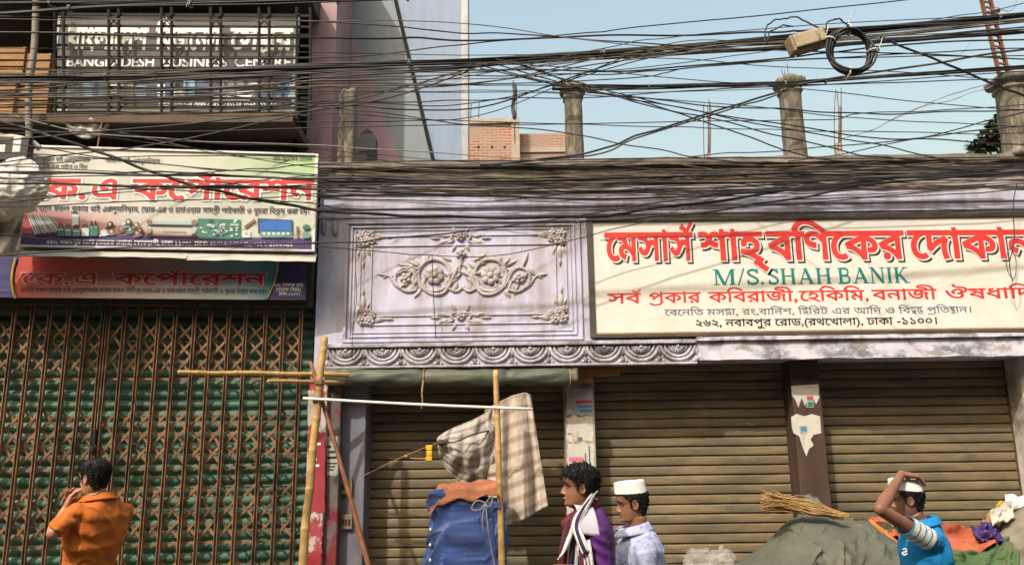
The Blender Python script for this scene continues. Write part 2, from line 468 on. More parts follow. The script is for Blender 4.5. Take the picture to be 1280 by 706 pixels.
def curl(mb, pts, r0_, r1_, h=0.8):
    pts = smooth_path([q(x, y, 0.008) for x, y in pts], 6)
    n = len(pts); mb.tube(pts, [r0_ + (r1_ - r0_) * i / (n - 1) for i in range(n)], 8, up=(0, 1, 0), flatten=h)
def flower(mb, x, y, r, n=6, seed=0):
    cx_ = q(x, y, 0.01)
    for k in range(n):
        a = 2 * math.pi * k / n + seed
        p = cx_ + Vector((math.cos(a) * r * .62, 0, math.sin(a) * r * .62))
        mb.ball(p, (r * .42, 0.026, r * .42), 10, 6)
    mb.ball(cx_ + Vector((0, -.012, 0)), (r * .36, 0.028, r * .36), 10, 6)
def spiral(x, y, r, a0, turns, dirn, n=26, shrink=0.25):
    return [(x + math.cos(a0 + dirn * turns * 2 * math.pi * i / n) * r * (1 - (1 - shrink) * i / n), y - math.sin(a0 + dirn * turns * 2 * math.pi * i / n) * r * (1 - (1 - shrink) * i / n)) for i in range(n + 1)]
sc = MB()
for sgn, cx_ in ((-1, 578), (1, 578)):
    X = lambda d: cx_ + sgn * d
    inner = (X(35), 344); outer = (X(71), 348)
    curl(sc, [(inner[0] + sgn * -math.cos(a) * 20, inner[1] - math.sin(a) * 20) for a in [k * 0.42 for k in range(0, 15)]], .024, .016)
    flower(sc, *inner, 0.105, 7, sgn * .3)
    curl(sc, [(outer[0] + sgn * math.cos(a) * 13.5, outer[1] - math.sin(a) * 13.5) for a in [k * 0.42 - 1.2 for k in range(0, 14)]], .02, .013)
    flower(sc, *outer, 0.062, 5, sgn * .5)
    curl(sc, [(X(8), 336), (X(14), 352), (X(24), 366), (X(38), 367), (X(52), 358), (X(62), 340), (X(72), 333)], .024, .014)
    curl(sc, [(X(57), 362), (X(70), 364), (X(84), 356), (X(92), 345), (X(99), 347)], .02, .008)
    curl(sc, [(X(2), 330), (X(12), 340), (X(20), 356), (X(8), 364), (X(-2), 357)], .022, .014)
    for (dx, y, an, L_, w_) in ((50, 334, .9, .14, .04), (54, 333, .5, .15, .035), (46, 332, 1.4, .12, .035), (52, 362, -.9, .12, .04), (56, 358, -.4, .12, .035), (6, 322, 2.2, .13, .04), (14, 326, .5, .16, .045), (22, 326, .2, .14, .035), (4, 346, -.6, .2, .05), (6, 352, -1.2, .14, .045), (93, 344, .1, .12, .03)):
        leaf(sc, X(dx), y, an if sgn > 0 else math.pi - an, L_, w_)
rl = random.Random(6)
for k in range(46):
    x = 578 + rl.choice((-1, 1)) * rl.uniform(2, 88); env = 17 - abs(x - 578) * .09; y = 343 + rl.uniform(-1, 1) * env
    leaf(sc, x, y, rl.uniform(0, 6.28), rl.uniform(.10, .19), rl.uniform(.026, .042), h=.026)
leaf(sc, 576, 334, math.pi / 2, .2, .05); flower(sc, 576, 318, 0.055, 5)
sc.build('scroll_ornament', m_relief, panel, smooth=True)
def corner(x, y, sx, sy):
    mb = MB()
    for (dx, dy, r_) in ((-4, -3, .06), (5, -4, .055), (0, 4, .06), (8, 3, .045), (-6, 7, .045)): flower(mb, x + dx * sx, y + dy * sy, r_, 6, dx)
    for (dx, dy, an, L_, w_) in ((10, -2, 0.0, .16, .045), (12, 1, .35, .1, .035), (12, -5, -.3, .1, .035), (-3, 11, -1.57, .17, .045), (-6, 12, -1.9, .1, .03), (2, 12, -1.2, .1, .03), (24, -2, 0, .1, .03), (-3, 27, -1.57, .1, .028)):
        a_ = math.atan2(math.sin(an) * sy, math.cos(an) * sx)
        leaf(mb, x + dx * sx, y + dy * sy, a_, L_, w_)
    mb.build('corner_ornament', m_relief, panel, smooth=True)
corner(457, 298, 1, 1); corner(697, 295, -1, 1); corner(457, 397, 1, -1); corner(699, 394, -1, -1)
for (x, y) in ((576, 298), (576, 397)):
    mb = MB()
    for s_ in (-1, 1):
        curl(mb, [(x, y + 3), (x + 5 * s_, y - 6), (x + 12 * s_, y - 3), (x + 10 * s_, y + 3), (x + 18 * s_, y + 6), (x + 25 * s_, y + 4)], .02, .01)
        for (dx, dy, an, L_, w_) in ((16, -2, .3, .12, .04), (16, 3, -.3, .12, .04), (26, 0, 0, .11, .03), (6, -7, 1.1, .1, .035), (6, 7, -1.1, .1, .035)): leaf(mb, x + dx * s_, y + dy, an if s_ > 0 else math.pi - an, L_, w_)
    flower(mb, x, y - 2, .05, 5)
    mb.build('edge_ornament', m_relief, panel, smooth=True)
for (x, y) in ((405, 284), (419, 285)):
    mb = MB(); mb.tube([q(x, y - 9, .01), q(x, y - 5, .012), q(x, y, .014), q(x, y + 6, .012), q(x, y + 9, .01)], [.012, .03, .026, .032, .01], 10)
    mb.build('drop_ornament', m_relief, shop, smooth=True)
# ledge, carved frieze and plain fascia
fr = MB()
a, b, c_, t = MAIN.rect(408, 430, 872, 456, .1)
fr.pbox(MAIN, a, b, c_, t - 0.01, -0.02, 0.05)
fr.pbox(MAIN, a - .01, b, t - 0.012, t + 0.028, -0.02, 0.10)
fr.pbox(MAIN, a, b, c_ - 0.012, c_ + 0.012, -0.02, 0.085)
fz = fr.build('frieze', m_frieze, shop, bevel=0.006)
mb = MB(); nsc = 10; du = (b - a) / nsc; H_ = t - c_ - .02
for k in range(nsc):
    u = a + du * (k + .5); z0 = t - .02
    for (ru, th) in ((.47, .02), (.36, .016), (.24, .014)):        # nested hanging swags
        pts = [MAIN.pt(u + math.cos(an) * du * ru, z0 + math.sin(an) * H_ * ru * 1.75, 0.058) for an in [math.pi + math.pi * i / 12 for i in range(13)]]
        mb.tube(pts, th, 7)
    for an in [math.pi * (1.14 + .72 * i / 6) for i in range(7)]:   # petals of the shell
        mb.tube([MAIN.pt(u + math.cos(an) * du * .06, z0 + math.sin(an) * H_ * .08, .06), MAIN.pt(u + math.cos(an) * du * .2, z0 + math.sin(an) * H_ * .42, .07)], [.006, .016], 6)
    mb.ball(MAIN.pt(u, z0 - .02, .06), (.025, .03, .025), 8, 6)
    for s_ in (-.5, .5):
        if k == 0 and s_ < 0: pass
        mb.ball(MAIN.pt(u + du * s_, c_ + .045, .055), (.03, .03, .035), 8, 6); mb.ball(MAIN.pt(u + du * s_ * .86, c_ + .03, .052), (.028, .024, .022), 8, 6)
        mb.tube([MAIN.pt(u + du * s_, c_ + .07, .05), MAIN.pt(u + du * s_, z0 - .04, .06)], [.012, .02], 6)
mb.build('shell_carving', m_frieze, fz, smooth=True)
fa = MB(); rough_strip(fa, MAIN, b + .003, uR, MAIN.uz(1080, 447, .06)[1], MAIN.uz(1080, 421, .06)[1], -.02, .06, .010, seed=9)
fa.build('fascia', m_fascia, shop)
fa = MB(); rough_strip(fa, MAIN, b + .003, uR, MAIN.uz(1080, 422.5, .1)[1], MAIN.uz(1080, 418, .1)[1], -.02, .10, .005, seed=11)
fa.build('fascia_ledge', m_fascia, shop)

# pillars between the shutters
OS, OP = -0.55, -0.24
def pillar(x0, x1, y, o0, o1, m_, name='pillar', zt=None):
    a, b, _, _ = MAIN.rect(x0, y - 5, x1, y + 5, o1)
    mb = MB(); mb.pbox(MAIN, a, b, 0.1, zt or zf + .004, o0, o1)
    return mb.build(name, m_, shop, bevel=.012), a, b
m_pl1 = mat('blue_grey_plaster', (0.17, 0.17, 0.21), 0.9, var=0.2, scale=3, bump=0.4, dirt=(0.07, 0.06, 0.06), damt=0.4, stretch=(1, 1, .5))
m_redp = mat('torn_red_plaster', (0.42, 0.4, 0.38), 0.9, var=0.2, bump=0.3, dirt=(0.34, 0.035, 0.045), damt=0.5, dscale=2.6, dirt2=(0.15, 0.11, 0.1), d2amt=0.36, d2scale=5, stretch=(1.4, 1.4, .7), edge=0.03)
m_pbr = mat('brown_pillar', (0.06, 0.034, 0.024), 0.7, var=0.35, scale=5, bump=0.25, dirt=(0.035, 0.02, 0.016), damt=0.42, stretch=(1.5, 1.5, .4), edge=.14)
m_pgr = mat('stained_pillar', (0.3, 0.27, 0.22), 0.9, var=0.25, scale=5, bump=0.3, dirt=(0.1, 0.07, 0.05), damt=0.45, stretch=(2, 2, .7))
pillar(383, 406, 580, -0.9, 0.0, m_redp)
pillar(406.3, 424, 580, -0.9, -0.06, mat('shaded_red_plaster', (.11, .09, .085), .9, var=.3, bump=.4, dirt=(.17, .02, .028), damt=.45, dscale=3, dirt2=(.2, .18, .16), d2amt=.3, d2scale=5, edge=.04))  # right half of the corner pillar, shade painted in as a darker plaster
pillar(424.5, 456, 580, -0.9, -0.2, m_pl1)
P2 = pillar(707, 745, 560, -0.9, OP, m_pgr)
P3 = pillar(996, 1033, 560, -0.9, OP, m_pbr)
pillar(1289, 1345, 560, -0.9, OP, mat('whitewashed_pillar', (0.5, 0.48, 0.46), 0.9, var=0.15, bump=0.3, dirt=(0.2, 0.16, 0.13), damt=0.47))
# roll shutters
def shutter(x0, x1, y, pitch=0.1025):
    a, b, _, _ = MAIN.rect(x0, y - 5, x1, y + 5, OS)
    prof = []; z = 0.12; k = 0
    while z < zf + .05:
        for (dz, do) in ((0, -.016), (.05, -.014), (.075, .004), (.12, .009), (.3, .0125), (.55, .0135), (.8, .0115), (.88, .008), (.925, -.002), (.94, -.015)):
            prof.append((z + dz * pitch, OS + do))
        z += pitch; k += 1
    n = 24; rows = []
    for i in range(n + 1):
        u = a + (b - a) * i / n
        rows.append([MAIN.pt(u, zz + .0035 * fbm((u * 1.3, zz * .4, x0)), oo + .008 * fbm((u * 1.1, zz * 2.1, x0 + 3))) for zz, oo in prof])
    mb = MB(); mb.loft(rows, closed=False)
    o = mb.build('roll_shutter', m_shut, shop, smooth=False)
    for uu in (a, b - .045):
        g = MB(); g.pbox(MAIN, uu - .004, uu + .05, .12, zf, OS - .02, OS + .05); g.build('guide_rail', m_rail, o, bevel=.004)
    g = MB(); g.pbox(MAIN, a + .05, b - .05, .125, .19, OS, OS + .04); g.build('bottom_rail', m_rail, o)
    return o
shutter(440, 722, 580); mid_shutter = shutter(733, 1000, 580); shutter(1022, 1275, 580)
fk = MB(); rk = random.Random(9)
for k in range(46):
    x, y = rk.choice(((868, 507), (880, 518), (905, 519), (925, 530), (935, 530), (912, 541), (870, 538), (860, 548))); x += rk.gauss(0, 14); y += rk.gauss(0, 1.5); w_ = rk.uniform(1, 6)
    u, z = MAIN.uz(x, y, OS + .02); h_ = rk.uniform(.003, .008)
    fk.prism(MAIN, [(u, z), (u + w_ * .009, z + h_ * .3), (u + w_ * .007, z + h_), (u + .003, z + h_ * .8)], OS + .004, OS + .0155)
fk.build('paint_flecks', mat('pale_flecks', (.42, .36, .24), .7, var=.3), mid_shutter)
bb = MB(); bb.pbox(MAIN, uL + .02, uR, .05, zf + .01, OS - .22, OS - .06); bb.build('backing', m_dark, shop)
# timber stubs under the beam by the second pillar
for (x0, y0, x1, y1, o_) in ((722, 461.5, 775, 469.5, -.1), (722, 471, 742, 478, -.12)):
    mb = MB(); mb.prect(MAIN, x0, y0, x1, y1, o_ - .05, o_); mb.build('timber_stub', mat('raw_timber', (0.3, 0.14, 0.05), 0.8, var=.3, scale=8, stretch=(.4, 1, 3)), shop, bevel=.004)

# posts along the roof
def roof_post(x, ytop, ybot, wpx, broken=False, cap=True, Y=8.62):
    p0 = P(x, ybot, Y); p1 = P(x, ytop, Y); r = wpx * Y / F / 2; h = p1.z - p0.z
    base = Vector((p0.x, Y, zc1 - .02)); hh = p1.z - base.z
    mb = MB(); seg = 20; rings = []
    prof = [(0, 1.35), (.05, 1.32), (.07, 1.1), (.09, 1.0)] + [(.1 + .66 * i / 10, 1.0 - .06 * i / 10) for i in range(11)]
    if cap: prof += [(.78, 1.0), (.79, 1.1), (.81, 1.1), (.82, 1.0), (.845, 1.04), (.86, 1.3), (.88, 1.42), (.925, 1.42), (.935, 1.2), (.945, 1.02), (.97, .8), (1.0, .35)]
    else: prof += [(.88, .98), (.93, .92), (.97, .8), (1.0, .55)]
    for (t, k) in prof:
        ring = []
        for j in range(seg):
            an = 2 * math.pi * j / seg
            sq = (abs(math.cos(an)) ** 5 + abs(math.sin(an)) ** 5) ** (-1 / 5)
            rr = r * k * (sq * .93) * (1 + (.10 if broken else .05) * fbm((math.cos(an) * 2, math.sin(an) * 2, t * 5 + x)))
            dz = (.09 * fbm((math.cos(an), math.sin(an), x)) if broken and t > .9 else 0)
            ring.append(base + Vector((rr * math.cos(an), rr * math.sin(an), hh * t + dz)))
        rings.append(ring)
    mb.loft(rings)
    o = mb.build('roof_post', m_post, shop, smooth=True)
    # rebar whiskers
    g = MB()
    for k in range(3):
        a_ = base + Vector((rnd.uniform(-.5, .5) * r, 0, hh * .96)); g.tube([a_, a_ + Vector((rnd.uniform(-.04, .04), 0, rnd.uniform(.08, .2)))], .004, 5)
    g.build('rebar', m_rail, o)
roof_post(433.5, 114, 199, 25, True, False)
roof_post(718.5, 102, 198, 26)
roof_post(994.5, 94, 197, 28)
roof_post(1277, 92, 190, 40, Y=8.5)

# dark pointed slab behind the first post
p = P(459, 203, 9.1)
st = MB(); u0_, z0_ = MAIN.uz(447, 203, -.6)[0], zc1 - .02
pl9 = Plane((0, 9.1), 0)
pts = [pl9.uz(x, y) for x, y in ((447, 205), (447, 172), (452, 165), (459, 160.5), (466, 165), (470, 173), (470, 205))]
st.prism(pl9, [(u, max(z, zc1 - .01)) for u, z in pts], -.12, 0)
tag(st.build('stone_slab', mat('black_stone', (0.045, 0.042, 0.045), .9, var=.3, bump=.4), bevel=.01, base=(p.x, 9.1, zc1)), 'dark pointed stone slab standing behind the broken roof post', 'slab')

# ================================================================ hoarding beyond the roof
HB = Plane((0, 9.9), R(0))
hp = P(500, 200, 9.9)
hoard = thing('hoarding', 'tall blue grey hoarding with a slanting mauve stripe above the shop roof', 'hoarding', (hp.x, 9.9, 3.5))
def m_striped():
    m = bpy.data.materials.new('hoarding_print'); m.use_nodes = True; t = m.node_tree; L = t.links.new; b = t.nodes['Principled BSDF']
    tc = nd(t, 'ShaderNodeTexCoord'); mp = nd(t, 'ShaderNodeMapping'); mp.inputs['Scale'].default_value = (2.5, 1, .5); L(tc.outputs['Object'], mp.inputs[0])
    n = nd(t, 'ShaderNodeTexNoise'); n.inputs['Scale'].default_value = 3; n.inputs['Detail'].default_value = 8; L(mp.outputs[0], n.inputs[0])
    mr = nd(t, 'ShaderNodeMapRange'); mr.inputs['To Min'].default_value = .7; mr.inputs['To Max'].default_value = 1.25; L(n.outputs[0], mr.inputs[0])
    vc = nd(t, 'ShaderNodeVertexColor'); vc.layer_name = 'print'
    mx = nd(t, 'ShaderNodeMix', data_type='RGBA', blend_type='MULTIPLY'); mx.inputs[0].default_value = 1
    L(vc.outputs[0], mx.inputs[6]); L(mr.outputs[0], mx.inputs[7]); L(mx.outputs[2], b.inputs['Base Color']); b.inputs['Roughness'].default_value = .55
    return m
mb = MB(); mb.prect(HB, 412, -160, 584, 240, -.15, 0); mb.build('frame_panel', mat('hoarding_blue', (0.155, 0.225, 0.34), .55, var=.12, scale=2.5, bump=.08, stretch=(3, 1, .4), dirt=(.22, .28, .37), damt=.38, dscale=2, edge=.2), hoard)
def hpoly(name, pts, m_, o): 
    mb = MB(); mb.prism(HB, [HB.uz(x, y, o) for x, y in pts], -.002, o); return mb.build(name, m_, hoard)
hpoly('mauve_stripe', [(412, -20), (427, 5), (434, 25), (504, 212), (412, 212)], mat('hoarding_mauve', (0.3, 0.19, 0.22), .6, var=.12, scale=2, bump=.05, stretch=(3, 1, .5)), .006)
hpoly('grey_stripe', [(427, 5), (434, 25), (504, 212), (543, 212), (483, -40), (412, -40), (412, -22)], mat('hoarding_grey', (0.165, 0.2, 0.225), .55, var=.12, scale=2.5, bump=.05, stretch=(3, 1, .4)), .004)
hpoly('edge_stripe', [(412.5, -40), (419, -40), (425, 215), (418, 215)], flat('hoarding_pale', (0.36, 0.42, 0.5)), .009)
mb = MB(); mb.tube([HB.at(480, -60, .03), HB.at(544, 212, .03)], .022, 8); mb.tube([HB.at(417, -60, .03), HB.at(414, 90, .03)], .016, 8); mb.build('slanting_rod', m_iron, hoard)
mb = MB(); mb.prect(HB, 576.5, -160, 585.5, 240, -.2, .05); mb.build('edge_post', m_steel, hoard, bevel=.01)
mb = MB(); a_, b_, _, _ = HB.rect(412, 100, 584, 200); mb.pbox(HB, a_, b_, zc1 - .02, HB.uz(500, 238)[1], -.5, -.16); mb.build('footing', m_conc, hoard)

# ================================================================ brick building and columns far behind
def m_bricks():
    m = bpy.data.materials.new('raw_brick'); m.use_nodes = True; t = m.node_tree; L = t.links.new; b = t.nodes['Principled BSDF']
    tc = nd(t, 'ShaderNodeTexCoord'); mp = nd(t, 'ShaderNodeMapping'); mp.inputs['Rotation'].default_value = (R(90), 0, 0); L(tc.outputs['Object'], mp.inputs[0])
    br = nd(t, 'ShaderNodeTexBrick'); br.inputs['Scale'].default_value = 1; br.inputs['Brick Width'].default_value = .2; br.inputs['Row Height'].default_value = .07; br.inputs['Mortar Size'].default_value = .009
    br.inputs['Color1'].default_value = (.33, .12, .075, 1); br.inputs['Color2'].default_value = (.19, .085, .06, 1); br.inputs['Mortar'].default_value = (.34, .29, .24, 1); L(mp.outputs[0], br.inputs[0])
    n = nd(t, 'ShaderNodeTexNoise'); n.inputs['Scale'].default_value = 1.3; n.inputs['Detail'].default_value = 9; L(tc.outputs['Object'], n.inputs[0])
    rr = nd(t, 'ShaderNodeMapRange'); rr.inputs['From Min'].default_value = .47; rr.inputs['From Max'].default_value = .66; L(n.outputs[0], rr.inputs[0])
    mx = nd(t, 'ShaderNodeMix', data_type='RGBA'); L(rr.outputs[0], mx.inputs[0]); L(br.outputs[0], mx.inputs[6]); mx.inputs[7].default_value = (.25, .19, .15, 1)
    L(mx.outputs[2], b.inputs['Base Color']); b.inputs['Roughness'].default_value = .95
    return m
m_brick = m_bricks()
YB = 17.0; PB = Plane((0, YB), 0)
bp_ = P(640, 200, YB)
brick = thing('brick_building', 'unfinished raw brick building standing behind the shop roof', 'building', (bp_.x, YB, 0))
mb = MB()
for (x0, y0, x1, o_) in ((560, 149, 647, 0), (647.3, 167, 712, -.4)):
    a, b, c_, t = PB.rect(x0, y0, x1, 260, o_)
    mb.pbox(PB, a, b, 0, t, -4, o_)
mb.build('wall', m_brick, brick)
mb = MB()
a, b, c_, t = PB.rect(560, 149, 649, 157, .05); mb.pbox(PB, a, b, c_ + .06, t + .02, -4, .05)
a, b, c_, t = PB.rect(640, 150, 650, 260, .03); mb.pbox(PB, a, b, 0, t, -1, .03)
a, b, c_, t = PB.rect(650, 184, 711, 190, -.36); mb.pbox(PB, a, b, c_, t, -1, -.36)
mb.build('concrete_frame', mat('pale_concrete', (.3, .26, .22), .95, var=.2, bump=.4), brick)
for x, y in ((598, 184), (615, 184), (631, 184), (679, 189)):
    mb = MB(); mb.prect(PB, x - 1.6, y - 1.5, x + 1.6, y + 1.5, -.5, .004 if x < 650 else -.396); mb.build('put_log_hole', m_dark, brick)
def rebar_column(name, lab, x, yt, yb, Y, n, spread, parent=None, col=True, seed=1):
    r_ = random.Random(seed)
    b0 = P(x, yb, Y)
    root = parent or thing(name, lab, 'column', (b0.x, Y, 0))
    if col:
        mb = MB(); w_ = spread * .8 * Y / F; mb.box(b0.x - w_, b0.x + w_, Y - w_, Y + w_, 0 if parent is None else b0.z - .3, b0.z); mb.build('column_stub', m_conc, root)
    for k in range(n):
        dx = r_.uniform(-spread, spread); p0 = P(x + dx, yb + 6, Y + r_.uniform(-.1, .1)); p1 = P(x + dx * 1.15 + r_.uniform(-2, 2) * (yb - yt) / 60, yt + r_.uniform(0, 28), Y)
        mb = MB(); mb.tube(smooth_path([p0, p0.lerp(p1, .5) + Vector((r_.uniform(-.04, .04), 0, 0)), p1], 4), .012, 5); mb.build('rebar', m_rail, root)
rebar_column('concrete_column', 'bundle of bare rusty rebar rising beyond the roof between the second and third roof posts', 884, 122, 193, 20, 6, 4, seed=2)
rebar_column('concrete_column', 'taller bare rebar on a concrete stub just right of the third roof post', 1047, 106, 180, 20, 8, 5, seed=5)
r_ = random.Random(3)
for k, (x, y0, y1) in enumerate(((588, 130, 150), (598, 128, 150), (645, 118, 168))):
    mb = MB(); mb.tube([P(x, y1 + 4, YB + .2), P(x + 1, y0, YB + .2)], .011, 5); mb.build('rebar', m_rail, brick)
# torn flag on a stick over the brick building
a0, a1 = P(643.5, 162, YB - .02), P(641.5, 101, YB - .02)
fl = thing('flag_stick', 'dark torn rag flag hanging on a stick above the brick building', 'flag', tuple(a0))
mb = MB(); mb.tube([a0 - Vector((0, 0, .35)), a1], .018, 6); mb.build('stick', m_rail, fl)
mb = MB()
def rag(u, v):
    p = P(640 + 5.0 * v + 1.2 * math.sin(u * 7), 106 + 42 * u, YB - .06)
    return p + Vector((0, .09 * math.sin(u * 9 + v * 5), 0)) * v
mb.grid(rag, 14, 5); mb.build('rag', mat('rag', (.05, .05, .055), .9, dirt=(.25, .12, .1), damt=.35, dscale=4), fl, smooth=True, solid=.008)

# leafy plant on the roof behind the right post
def leaf_plant(name, lab, cat, spots, base, n, m_leaf, lsz, seed):
    r_ = random.Random(seed); root = thing(name, lab, cat, base)
    lv, stm = MB(), MB(); B = Vector(base)
    for (c0, rx, rz) in spots:
        stm.tube(smooth_path([B, B.lerp(c0, .6) + Vector((.03, 0, .05)), c0], 4), [.014] * 8 + [.006], 6)
        for k in range(n):
            d = Vector((r_.gauss(0, 1), r_.gauss(0, 1), r_.gauss(0, 1))).normalized() * r_.random() ** .4
            p_ = c0 + Vector((d.x * rx, d.y * rx * .8, d.z * rz))
            ax = Vector((d.x + r_.uniform(-.6, .6), d.y + r_.uniform(-.6, .6), d.z * .4 - r_.uniform(.1, .9))).normalized()
            sd = ax.cross(Vector((r_.uniform(-.4, .4), r_.uniform(-.4, .4), 1))).normalized(); nn = ax.cross(sd)
            L_ = lsz * r_.uniform(.6, 1.3); W_ = L_ * .3
            lv.add([p_, p_ + ax * L_ * .45 + sd * W_ + nn * .1 * W_, p_ + ax * L_ - nn * L_ * .12, p_ + ax * L_ * .45 - sd * W_ + nn * .1 * W_], [(0, 1, 2, 3)])
    stm.build('stem', m_rail, root); lv.build('leaves', m_leaf, root, recalc=False)
    return root
m_leaf = mat('dusty_leaf', (.06, .075, .035), .75, var=.45, scale=9, bump=0)
pb = P(1248, 192, 8.95)
leaf_plant('roof_plant', 'dusty green leafy plant growing beside the right roof post', 'plant', [(P(1240, 172, 9), .12, .13), (P(1226, 182, 9), .13, .09), (P(1247, 160, 9), .09, .13), (P(1255, 150, 9), .07, .12)], (pb.x, 8.98, zc1 - .02), 230, m_leaf, .09, 4)

# ================================================================ left building
lb = thing('corner_building', 'mauve building with a recessed upper balcony and a folding gate below', 'building', tuple(LEFT.pt(-1.8, 0, 0)))
zs = UP.uz(250, 142.5, .48)[1]              # balcony floor level
zs2 = LEFT.uz(250, 200, -.3)[1]
uE = UP.uz(418, 100, -.3)[0]; uW = -5.6
uO = UP.uz(387, 80, -.3)[0]
ztop = zs + 3.2
mb = MB()
mb.pbox(UP, uW, uO, zs2 - 1.0, zs, -.6, -.3)                 # mauve band under the balcony
mb.pbox(UP, uO, uE, LEFT.uz(410, 214, -.3)[1], ztop, -3.5, -.296)                # strip right of the balcony
mb.pbox(UP, uW, uO, zs - .0, ztop, -3.6, -1.5)
mb.build('wall', m_mauve, lb)
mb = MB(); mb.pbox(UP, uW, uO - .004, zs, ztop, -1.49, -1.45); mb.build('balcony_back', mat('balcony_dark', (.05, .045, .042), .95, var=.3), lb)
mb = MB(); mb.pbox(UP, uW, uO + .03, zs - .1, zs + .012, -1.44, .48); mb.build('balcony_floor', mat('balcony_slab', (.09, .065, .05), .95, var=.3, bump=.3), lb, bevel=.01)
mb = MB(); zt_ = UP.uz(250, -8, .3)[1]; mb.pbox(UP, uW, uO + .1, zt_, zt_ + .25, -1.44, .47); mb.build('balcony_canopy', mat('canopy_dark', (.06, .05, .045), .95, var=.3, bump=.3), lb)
for x in (218, 368):
    mb = MB(); mb.tube([UP.at(x, 192, -.29), UP.at(x + 2, 160, .2), UP.at(x + 3, 150, .42)], .03, 6); mb.build('bracket', m_iron, lb)
# rear wall of the gate bay and side pier
mb = MB(); g0 = LEFT.uz(386, 500, 0)[0]
zg = LEFT.uz(250, 386, 0)[1]
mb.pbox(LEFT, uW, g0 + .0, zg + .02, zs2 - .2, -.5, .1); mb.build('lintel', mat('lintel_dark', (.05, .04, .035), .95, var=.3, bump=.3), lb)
mb = MB(); mb.pbox(LEFT, uW, g0, .05, zg + .02, -3, -.42); mb.build('gate_backing', m_dark, lb)
# green roll shutter behind the gate
prof = []; z = .12
while z < zg:
    for (dz, do) in ((0, -.004), (.1, .004), (.3, .02), (.5, .026), (.7, .02), (.9, .004), (.95, -.006)): prof.append((z + dz * .110, -.2 + do))
    z += .110
rows = [[LEFT.pt(uW + (g0 - uW) * i / 40, zz + .003 * fbm((i * .4, zz, 4)), oo + .008 * fbm((i * .3, zz * 2, 1))) for zz, oo in prof] for i in range(41)]
mb = MB(); mb.loft(rows, closed=False); mb.build('roll_shutter', m_grn, lb)
# folding gate
gt = MB()
gate = thing('folding_gate', 'brown iron folding gate of upright bars and crossed lattice before the green shutter', 'gate', tuple(LEFT.pt(-1.8, .12, .02)))
bars_px = [-72, -50, -27, -4, 19, 41, 63, 86, 108, 129.5, 136.5, 156, 177, 199, 220.5, 243, 264.5, 286, 308.5, 332, 354.5, 377]
us = [LEFT.uz(x, 394, .03)[0] for x in bars_px]
rj = random.Random(12)
for i, u in enumerate(us):
    mb = MB(); w_ = .017; u += rj.uniform(-.007, .007)
    mb.pbox(LEFT, u - w_, u - w_ + .006, .14, zg, .0, .045); mb.pbox(LEFT, u - w_ + .0062, u + w_ - .0062, .14, zg, -.002, .006); mb.pbox(LEFT, u + w_ - .006, u + w_, .14, zg, .0, .045)
    mb.build('upright_bar', m_gate, gate)
bands = []
for (ya, yb_) in ((413, 466), (514, 578), (602, 672)):
    bands.append((LEFT.uz(200, yb_, 0)[1], LEFT.uz(200, ya, 0)[1]))
hb = bands[1][1] - bands[1][0]; bands.append((bands[2][0] - 1.45 * hb, bands[2][0] - .45 * hb)); 
ue = [u for i, u in enumerate(us) if bars_px[i] != 136.5]
for (z0, z1) in bands:
    mb = MB()
    z1 = z0 + hb
    for i in range(len(ue) - 1):
        nX = max(2, round(hb / (ue[i + 1] - ue[i]) * .95))
        for (dz0, dz1) in [((k_ - .12) / nX / .9, (k_ + 1.12) / nX / .9) for k_ in range(nX)]:
            for fl_ in (0, 1):
                a_, b_ = (ue[i], ue[i + 1]); jz = rj.uniform(-.012, .012); za, zb_ = (z0 + dz0 * hb * .9 + jz, z0 + dz1 * hb * .9 + rj.uniform(-.01, .01))
                if fl_: za, zb_ = zb_, za
                d_ = Vector((b_ - a_, zb_ - za)).normalized(); nx = Vector((-d_.y, d_.x)) * .0125; o_ = -.014 - .006 * fl_ - .0012 * (i % 3)
                mb.prism(LEFT, [(a_ + nx.x, za + nx.y), (b_ + nx.x, zb_ + nx.y), (b_ - nx.x, zb_ - nx.y), (a_ - nx.x, za - nx.y)], o_, o_ + .004)
    mb.build('lattice', m_gate, gate)
for z in [b_[0] - .06 for b_ in bands] + [zg - .02, .16]:
    mb = MB(); mb.pbox(LEFT, us[0], us[-1], z - .012, z + .012, -.035, -.026); mb.build('cross_rail', m_gate, gate)
mb = MB(); mb.pbox(LEFT, us[9] + .01, us[10] - .01, 1.75, 1.9, .03, .07); mb.ball(LEFT.pt((us[9] + us[10]) / 2, 1.7, .07), (.03, .02, .04)); mb.build('latch', m_iron, gate)
# ================================================================ signs
def m_print_():
    m = bpy.data.materials.new('printed_sheet'); m.use_nodes = True; t = m.node_tree; L = t.links.new; b = t.nodes['Principled BSDF']
    vc = nd(t, 'ShaderNodeVertexColor'); vc.layer_name = 'print'
    tc = nd(t, 'ShaderNodeTexCoord'); n = nd(t, 'ShaderNodeTexNoise'); n.inputs['Scale'].default_value = 3; n.inputs['Detail'].default_value = 8; L(tc.outputs['Object'], n.inputs[0])
    mr = nd(t, 'ShaderNodeMapRange'); mr.inputs['To Min'].default_value = .72; mr.inputs['To Max'].default_value = 1.2; L(n.outputs[0], mr.inputs[0])
    mx = nd(t, 'ShaderNodeMix', data_type='RGBA', blend_type='MULTIPLY'); mx.inputs[0].default_value = 1
    L(vc.outputs[0], mx.inputs[6]); L(mr.outputs[0], mx.inputs[7]); L(mx.outputs[2], b.inputs['Base Color']); b.inputs['Roughness'].default_value = .45
    return m
m_print = m_print_()
